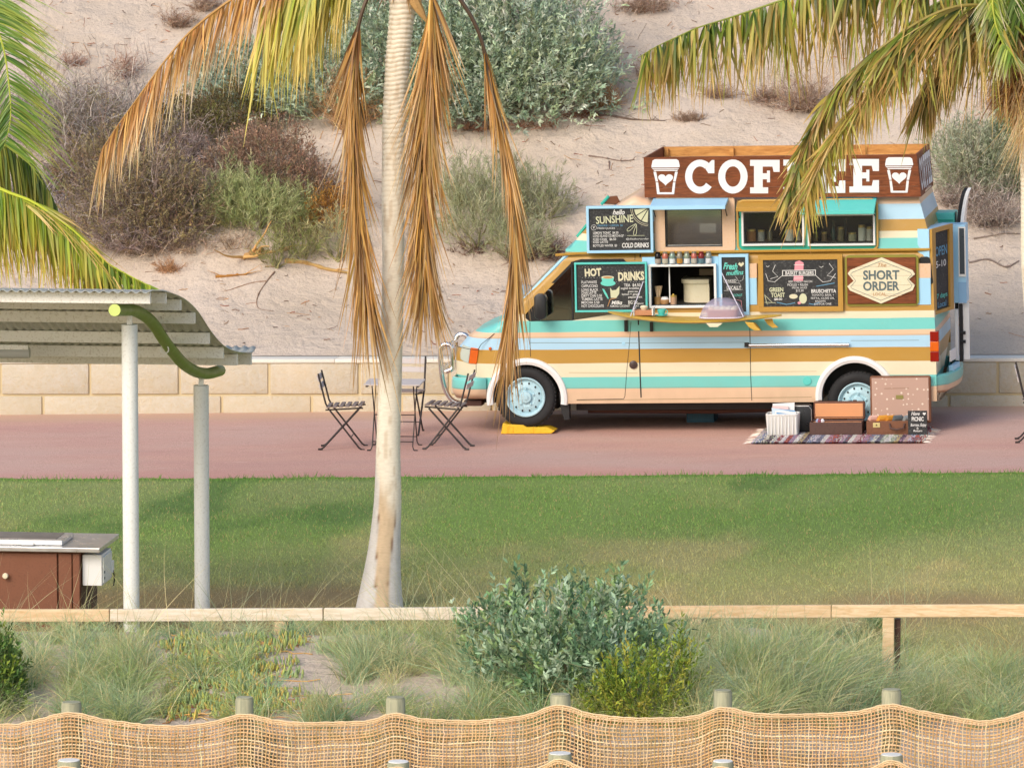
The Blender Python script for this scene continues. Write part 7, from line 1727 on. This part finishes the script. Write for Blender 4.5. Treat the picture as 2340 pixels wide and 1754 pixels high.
leafy('scrub_bush', 'yellowish olive bush among the grey twigs above the thicket', 'bush', [lobe(215, 300, 150, 70), lobe(180, 330, 120, 60)], 900, 9, .034, .010, ['#9a9058', '#aa9c62', '#87804e'], 80, slen=.15, twigs=250, bump=.5)
leafy('scrub_bush', 'dark green brown bush tucked under the end of the sandy gap, top of the thicket', 'bush', [lobe(530, 300, 170, 95), lobe(440, 330, 220, 110), lobe(590, 290, 90, 45)], 2000, 9, .030, .009, ['#6f6c40', '#7d7a48', '#5d5638', '#76603f'], 81, slen=.14, twigs=700, twigpal=('#6a5a52', '#8a8078', '#4f4038'), bump=.45)
twiggy('dead_bush', 'dark bare branches in the hollow between the olive and red bushes', 'dead bush', [lobe(480, 395, 220, 90), lobe(420, 440, 180, 90)], 170, ['#6f6460', '#857a76', '#5a4e4a', '#958d88', '#4a3f3a'], 82, w=.008, spread=1.3)
leafy('red_bush', 'rounded reddish brown bush at the right of the thicket', 'bush', [lobe(620, 470, 250, 190), lobe(540, 470, 200, 150), lobe(710, 490, 170, 130), lobe(600, 400, 200, 110)], 4200, 11, .026, .010, ['#9a7a66', '#a88872', '#8a6c5a', '#857466', '#b0907a', '#8f806a'], 83, slen=.13, twigs=900, twigpal=('#6a5a52', '#8a7a70', '#55443c'), bump=.25, inner=.35)
WG = ['#a0aa74', '#b2b885', '#929c68', '#bfbf90', '#868f5e']
def wispy(name, label, lobes, n, seed, pal=WG, L=.075, w=.006, nl=16, slen=.26, group=None, tw=200):
    return leafy(name, label, 'bush', lobes, n, nl, L, w, pal, seed, stem='#8f8a62', slen=slen, up=1.1, bump=.5, inner=.15, prof=(.6, 1, .6, .2), twigs=tw, group=group)
wispy('broom_bush', 'feathery sage green broom bush in front of the red bush', [lobe(590, 520, 200, 95), lobe(510, 515, 120, 80), lobe(560, 480, 180, 60), lobe(680, 520, 100, 60)], 900, 84)
wispy('broom_bush', 'feathery green broom bush right of the palm trunk above the bonnet', [lobe(1090, 560, 210, 130), lobe(1050, 470, 130, 95), lobe(1160, 480, 140, 110), lobe(1240, 500, 150, 80), lobe(1190, 590, 150, 70)], 1200, 85, pal=['#a3a583', '#b0b08e', '#949a78', '#8a8c68'])
twiggy('dead_bush', 'dark brown dead twigs at the right foot of the broom bush above the van bonnet', 'dead bush', [lobe(1260, 585, 130, 75), lobe(1090, 575, 120, 50), lobe(1190, 590, 120, 50)], 120, ['#6a5248', '#8a6f62', '#7a6a60', '#594238'], 86, w=.007, spread=1.2)
leafy('orange_bush', 'small orange brown bush just left of the hanging fronds', 'bush', [lobe(760, 525, 110, 80)], 500, 9, .04, .008, ['#b8873f', '#a3743a', '#c99a52', '#8a6030'], 87, slen=.18, twigs=150)
wispy('sedge_tuft', 'green yellow tuft of sedge growing over the driftwood log', [lobe(632, 608, 70, 55), lobe(690, 590, 90, 60)], 120, 88, pal=['#8a9058', '#a3a36c', '#767c4a'], tw=60)
wispy('sedge_tuft', 'thin pale sedge on the sand hummock left of the hanging frond', [lobe(770, 590, 90, 70)], 90, 89, pal=['#a3a378', '#b3ae85'], tw=60)
twiggy('dry_tussock', 'little brown tussock alone on the sand above the shelter roof', 'dry bush', [lobe(390, 617, 60, 40)], 60, ['#a8805c', '#8f6a4a', '#c09a78'], 90, w=.005, spread=1.0)
leafy('grey_green_bush', 'grey green shrub behind the rear of the van below the right palm', 'bush', [lobe(2230, 445, 190, 160), lobe(2180, 400, 130, 90), lobe(2290, 400, 120, 130)], 1700, 10, .05, .008, ['#a8ad94', '#98a088', '#b8b9a0', '#8c9478'], 91, slen=.2, twigs=500, twigpal=('#a89a88', '#8a7a6a', '#c0b4a4'), bump=.5, up=1)
twiggy('dead_bush', 'grey brown dead brushwood below the shrub behind the van rear', 'dead bush', [lobe(2260, 510, 200, 110), lobe(2200, 470, 120, 80)], 200, ['#a3958a', '#8a7a70', '#bfb2a6', '#76665a'], 92, w=.007, spread=1.1)
leafy('grey_green_bush', 'fresh green shrub at the right edge behind the palm trunk', 'bush', [lobe(2320, 420, 110, 190)], 800, 9, .055, .02, ['#8aa27c', '#7a946c', '#9fb38c', '#93a06c'], 93, slen=.2, twigs=100)
for k, (x, y, w_, h_, lab) in enumerate(((1640, 222, 60, 50, 'dark little tussock on the open sand under the long green frond'), (1750, 228, 50, 60, 'narrow dry tussock left of the twiggy pair on the sand'), (1835, 250, 110, 110, 'largest dry twig tussock on the open sand above the COFFEE sign'), (1575, 270, 90, 28, 'flat grey tussock on the sand above the left end of the COFFEE sign'), (1490, 178, 80, 60, 'brown tussock by the tip of the long green frond'), (1470, 22, 190, 50, 'dark brush along the top edge above the long frond'), (470, 20, 60, 50, 'faded orange tussock at the top edge left of the dry frond'), (410, 60, 50, 60, 'thin grey dead shrub at the top left of the open sand'), (2300, 250, 100, 80, 'grey tussock beside the right palm crown'))):
    twiggy('dry_tussock', lab, 'dry bush', [lobe(x, y, w_, h_)], int(25+w_*.6), ['#9a8474', '#7f6a5c', '#b3a08f', '#8f7058', '#ab8f78'], 100+k, w=.0055, spread=.8, group='dry tussocks dotted over the dune')
# driftwood and fallen branches
def branch(label, pts, r, col, name='driftwood', kids=5, seed=1):
    rng = np.random.default_rng(seed); P = []
    for x, y in pts: q = hit_dune(x, y); P.append([q[0], q[1], float(dune(q[0], q[1]))+r*.5])
    P = spline(P, 24); P = P+np.cumsum(rng.normal(0, r*.12, P.shape), 0)*[1, 1, .3]
    o = thing(name, label, 'driftwood', WF, tuple(P[0])); rad = np.linspace(r, r*.35, 24)*(1+.15*rng.normal(size=24))
    MB().tube([tuple(p) for p in P], list(rad), 8).build('limb', paint('driftwood', lin(col), .9, .3, dirt=sc_(lin(col), .55), scale=12), o, smooth=True)
    bt = Batch(); i = rng.integers(2, 23, kids); d = norm(np.stack([rng.normal(0, 1, kids), rng.normal(0, 1, kids), rng.uniform(-.1, .5, kids)], 1))
    tt = np.linspace(0, 1, 7)[None, :, None]; L = r*rng.uniform(5, 14, kids)[:, None, None]
    Q = P[i][:, None]+d[:, None]*L*tt+np.cumsum(rng.normal(0, r*.25, (kids, 7, 3)), 1)
    tubes(bt, Q, np.linspace(r*.35, r*.08, 7)[None]*np.ones((kids, 1)), pick([col], kids, rng), 5); bt.build('twigs', M['twig'], parent=o)
    return o
branch('bleached driftwood log half buried in the sand left of the hanging frond', [(650, 600), (700, 606), (750, 616), (800, 624)], .032, '#c9a468', seed=1)
branch('broken orange brown stump of driftwood on the sand hummock', [(600, 576), (580, 588), (566, 600)], .055, '#c49a66', seed=2, kids=9)
branch('short flat rusty piece of driftwood below the stump', [(492, 632), (530, 632), (566, 629)], .018, '#b8813f', seed=3)
branch('thin root curving down the smooth sand beside the dry frond', [(628, 622), (605, 650), (588, 680), (590, 705), (625, 712)], .009, '#8f7460', seed=4, kids=4)
branch('thin root lying leftwards on the sand from the driftwood', [(608, 646), (570, 650), (520, 662), (500, 664)], .008, '#a07f66', seed=5, kids=3)
branch('forked grey branch lying on the sand left of the COFFEE sign', [(1345, 358), (1385, 366), (1420, 370), (1450, 366)], .013, '#8f7a6c', seed=6, kids=6)
branch('curled dark branch tip just below the forked branch', [(1392, 372), (1395, 384), (1404, 392)], .010, '#857064', seed=7, kids=3)
branch('dark fallen branches beside the saltbush foot', [(1340, 262), (1400, 268), (1450, 275), (1520, 276)], .015, '#7f6c60', seed=8, kids=14)
branch('long fallen branch on the sand behind the rear of the van', [(2215, 600), (2260, 596), (2300, 612), (2330, 596)], .016, '#8f8076', seed=9, kids=10)
branch('upper fallen branch tangle behind the rear window box', [(2225, 545), (2265, 538), (2300, 532), (2332, 536)], .012, '#9a8a7c', seed=10, kids=14)
branch('pale bent branch standing out of the olive thicket', [(200, 470), (250, 430), (300, 415)], .012, '#b3a394', seed=11, kids=3)
branch('pale branch lying over the hollow in front of the red bush', [(500, 395), (540, 390), (575, 385)], .012, '#a8998a', seed=12, kids=3)
def litter():
    rng = np.random.default_rng(77); bt = Batch(); N = 3200
    X = rng.uniform(-8, 7, N); Y = .5+rng.power(1.3, N)*11; clump = fbm(X*.7, Y*.7, 91, 3); keep = rng.uniform(size=N) < sstep(.35, .6, clump)*.9+.25; X, Y = X[keep], Y[keep]; N = len(X)
    Z = dune(X, Y)+.004; d = norm(np.stack([rng.normal(0, 1, N), rng.normal(0, .4, N), rng.normal(0, .12, N)+.12], 1)); L = rng.uniform(.02, .12, N)*(1+2*(rng.uniform(size=N) < .06))
    tt = np.linspace(0, 1, 5)[None, :, None]; P = np.stack([X, Y, Z], 1)[:, None]+d[:, None]*L[:, None, None]*tt+np.cumsum(rng.normal(0, .006, (N, 5, 3)), 1)
    P[..., 2] = np.maximum(P[..., 2], dune(P[..., 0], P[..., 1])+.003)
    tubes(bt, P, rng.uniform(.002, .006, N), pick(['#8a6f5c', '#a07f66', '#6f5c50', '#b08560', '#9a6048'], N, rng), 3)
    bt.build('twig_litter', M['twig'], kind='stuff', label='scattered twigs and bark litter on the dune sand', cat='litter')
litter()

twiggy('dead_bush', 'wide violet brown haze of dead twigs overgrowing the olive thicket', 'dead bush', [lobe(330, 500, 260, 160), lobe(240, 420, 260, 150), lobe(440, 500, 200, 130), lobe(400, 400, 200, 120), lobe(310, 560, 300, 110)], 620, ['#8f7f7a', '#7d6c68', '#a3948e', '#6c5c58', '#95806e', '#b0a29c'], 140, w=.0075, spread=.9, sub=8, sub2=5, Lf=1.2)
twiggy('dead_bush', 'brown leafless twigs along the lower sandy edge of the thicket', 'dead bush', [lobe(420, 570, 200, 60), lobe(540, 560, 160, 50), lobe(330, 575, 160, 60), lobe(690, 540, 130, 60)], 170, ['#95806c', '#a89480', '#7d6a5a', '#bfa98f'], 141, w=.006, spread=1.2)
# ------------------------------------------------------------------ plants on the sand bank in front
def tufts(name, label, spots, pal, tipp, seed, Lr=(.25, .55), w=.0045, nb=60, droop=.8, kind=None, cat='grass', group=None):
    rng = np.random.default_rng(seed); bt = Batch(); S = np.array(spots); n = len(S)
    N = n*nb; k = np.repeat(np.arange(n), nb); b = S[k, :3]+np.stack([rng.normal(0, .045, N), rng.normal(0, .045, N), np.full(N, -.01)], 1)
    sc0 = S[k, 3]; lean = rng.normal(0, .25, (n, 2))[k]
    d = norm(np.stack([rng.normal(0, .42, N)+lean[:, 0], rng.normal(0, .42, N)+lean[:, 1], np.ones(N)], 1))
    L = rng.uniform(*Lr, N)*sc0; h = d.copy(); h[:, 2] = 0; bend = h*rng.uniform(.2, 1.0, (N, 1))*droop+np.array([0, 0, -1])*rng.uniform(.15, .75, (N, 1))*droop
    tc = pick(pal, n, rng, .1)[k]*(1+rng.normal(0, .14, (N, 1))); dry = rng.uniform(size=N) < .15; tc[dry] = pick(tipp, int(dry.sum()), rng)
    strips(bt, b, d, L, w*rng.uniform(.6, 1.3, N), np.clip(tc, .01, 1), bend=bend, curve=rng.normal(0, .07, (N, 3)), seg=5, tip=np.clip(tc*.85+np.array(lin(tipp[0]))*.2, 0, 1), rng=rng)
    bt.build(name, M['grassm'], label=label, cat=cat, kind=kind, group=group)
def dens(px, py):                                              # open sand shows here
    s = 0
    for cx, cy, rx, ry in ((110, 1600, 110, 30), (740, 1590, 110, 60), (960, 1590, 110, 62), (1650, 1610, 60, 30), (420, 1630, 60, 20), (700, 1510, 90, 22)):
        s = max(s, 1-((px-cx)/rx)**2-((py-cy)/ry)**2)
    return 1-max(0, s)*1.6
rng = np.random.default_rng(15); sp = []
while len(sp) < 640:
    px = rng.uniform(-60, 2330); py = rng.uniform(1422, 1665)
    if px > 1150 and px < 1500 and py < 1560 and rng.uniform() < .6: continue
    if 350 < px < 680 and py > 1470 and rng.uniform() < .75: continue
    if rng.uniform() > dens(px, py): continue
    if px > 2050 and py < 1520: continue
    p = hit_bank(px, py); near = .45+.55*min(1, max(0, (py-1440)/110)); sp.append([*p, (1.0 if px < 1500 else 1.15)*near*rng.uniform(.7, 1.2)])
tufts('dune_grass', 'blue green and straw coloured dune grass covering the sand bank before the rail', sp, ['#9db38c', '#8aa67c', '#adb988', '#9fae74', '#84a07c', '#bdb988', '#93a564'], ['#dccd9c', '#cfbd86', '#e4d8b0'], 16, kind='stuff', nb=75)
sp = []
for k in range(260):
    x = rng.uniform(-1.4, 6.9); y = rng.uniform(-25.26, -24.85); sp.append([x, y, float(bank(x, y)), rng.uniform(.45, .8)])
tufts('trampled_grass', 'short dry and green grass growing right behind the jute net', sp, ['#8f9a68', '#a89c6c', '#7d8a5c', '#b3a478', '#96805a'], ['#c9b27c', '#b39a68'], 25, kind='stuff', nb=26, Lr=(.18, .36))
sp = []
for k in range(46):
    px = rng.choice([rng.uniform(-20, 330), rng.uniform(330, 760), rng.uniform(900, 1150), rng.uniform(1560, 2300)]); p = hit_bank(px, rng.uniform(1425, 1500)); sp.append([*p, rng.uniform(.8, 1.5)])
tufts('tall_grass', 'sparse long straw stalks rising above the rail from the dune grass', sp, ['#b9b58a', '#a8b28c'], ['#d9c998', '#c9b27c'], 17, Lr=(.45, .85), w=.004, nb=9, droop=.35, kind='stuff')
sp = []
for px, py in ((1640, 1560), (1720, 1540), (1790, 1580), (1860, 1560), (1930, 1570), (2000, 1550), (1700, 1600), (1900, 1600), (1960, 1520), (1820, 1520)): sp.append([*hit_bank(px, py), 1.0])
tufts('spinifex', 'tall arching blue green grass clump left of the lone rail post', sp, ['#9ab098', '#8fa88f', '#a9ba9c'], ['#cfc79a', '#d9cfa8'], 18, Lr=(.30, .58), nb=120, w=.005)
sp = []
for px, py in ((2090, 1590), (2150, 1600), (2200, 1610), (2250, 1620), (2060, 1560), (2300, 1640), (2340, 1640)): sp.append([*hit_bank(px, py), 1.0])
tufts('spinifex', 'looser grass clump right of the rail post with long curving stems', sp, ['#9fb196', '#b1b890', '#93a88c'], ['#d9c998', '#cbb881'], 19, Lr=(.28, .6), nb=70, w=.0045, droop=1.1)
for o in list(sc.objects):
    if o.name.startswith('spinifex'):
        o['category'] = 'grass clump'; o['kind'] = 'stuff'
hb = lambda *a: lobe(*a, hit=hit_bank)
SG2 = ['#86a07c', '#96ae8c', '#6c8a68', '#a9bda0', '#5f7c5e', '#8aa36c']
leafy('silver_bush', 'silver green leafy bush rising in front of the rail, centre right', 'bush', [hb(1310, 1600, 330, 180), hb(1190, 1570, 220, 130), hb(1380, 1500, 180, 130), hb(1480, 1540, 150, 110), hb(1130, 1480, 140, 90), hb(1200, 1460, 130, 100), hb(1365, 1430, 100, 72), hb(1410, 1620, 200, 110)], 1250, 15, .050, .019, SG2, 120, slen=.22, twigs=300, twigpal=('#8a8a6a', '#6a6a50'), bump=.75, up=.75, inner=.3)
leafy('yellow_green_shrub', 'bright yellow green upright shrub under the right side of the silver bush', 'bush', [hb(1460, 1650, 230, 150), hb(1560, 1620, 80, 140), hb(1390, 1650, 120, 60)], 380, 14, .034, .011, ['#7f9038', '#93a33c', '#6f8434', '#5d7530', '#a8a848'], 121, stem='#8a8a3a', slen=.20, up=1.6, bump=.4, inner=.2)
leafy('dark_green_bush', 'dark green bush cut off by the left edge in front of the rail', 'bush', [hb(-15, 1625, 110, 170), hb(20, 1600, 60, 120)], 500, 12, .034, .013, ['#6f8a4a', '#5d7a40', '#83983f', '#4f6a3c'], 122, slen=.14, up=1.2)
def succulent(name, label, spots, seed, n=22):
    rng = np.random.default_rng(seed); bt = Batch(); S = np.array(spots); N = len(S)*n; k = np.repeat(np.arange(len(S)), n)
    b = S[k]+np.stack([rng.normal(0, .05, N), rng.normal(0, .05, N), rng.uniform(0, .03, N)], 1); d = norm(np.stack([rng.normal(0, .35, N), rng.normal(0, .35, N), np.ones(N)], 1)); L = rng.uniform(.04, .085, N)
    tt = np.linspace(0, 1, 5)[None, :, None]; h = d.copy(); h[:, 2] = 0; P = b[:, None]+d[:, None]*L[:, None, None]*tt-h[:, None]*.3*L[:, None, None]*tt**2
    r = np.array([.006, .0085, .0095, .008, .002])[None]*rng.uniform(.7, 1.2, (N, 1)); tubes(bt, P, r, pick(['#a8b368', '#97ab6c', '#b8b860', '#8ba274', '#c4b060', '#a0b478'], N, rng), 5)
    o = bt.build(name, M['leaf'], label=label, cat='succulent', smooth=True)
    bt = Batch(); m = len(S)*2; P0 = S[rng.integers(0, len(S), m)]; P1 = P0+np.stack([rng.normal(0, .18, m), rng.normal(0, .12, m), rng.normal(0, .02, m)], 1); P = P0[:, None]*(1-tt)+P1[:, None]*tt+rng.normal(0, .012, (m, 5, 3)); P[..., 2] = np.maximum(P[..., 2], bank(P[..., 0], P[..., 1])+.005)
    tubes(bt, P, np.full(m, .004), pick(['#c99a5c', '#b8805a', '#d9b27a'], m, rng), 5); bt.build('stems', M['twig'], parent=o, base=(0, 0, 0))
sp = []
while len(sp) < 95:
    px = rng.normal(520, 85); py = rng.uniform(1462, 1640)
    if abs(px-520) < 190-(py-1462)*.25+20*math.sin(py): sp.append(hit_bank(px, py))
succulent('pigface', 'patch of upright finger-leaved succulents, yellow green with orange stems, on the bank', sp, 130)
sp = [hit_bank(rng.uniform(a, b), rng.uniform(1600, 1650)) for a, b in ((380, 470), (660, 760), (1080, 1130), (1420, 1570)) for _ in range(7)]
succulent('pigface', 'scattered small succulent sprouts just behind the upper jute net', sp, 131, n=14)
for o in list(sc.objects):
    if o.name == 'pigface.001': o['kind'] = 'stuff'
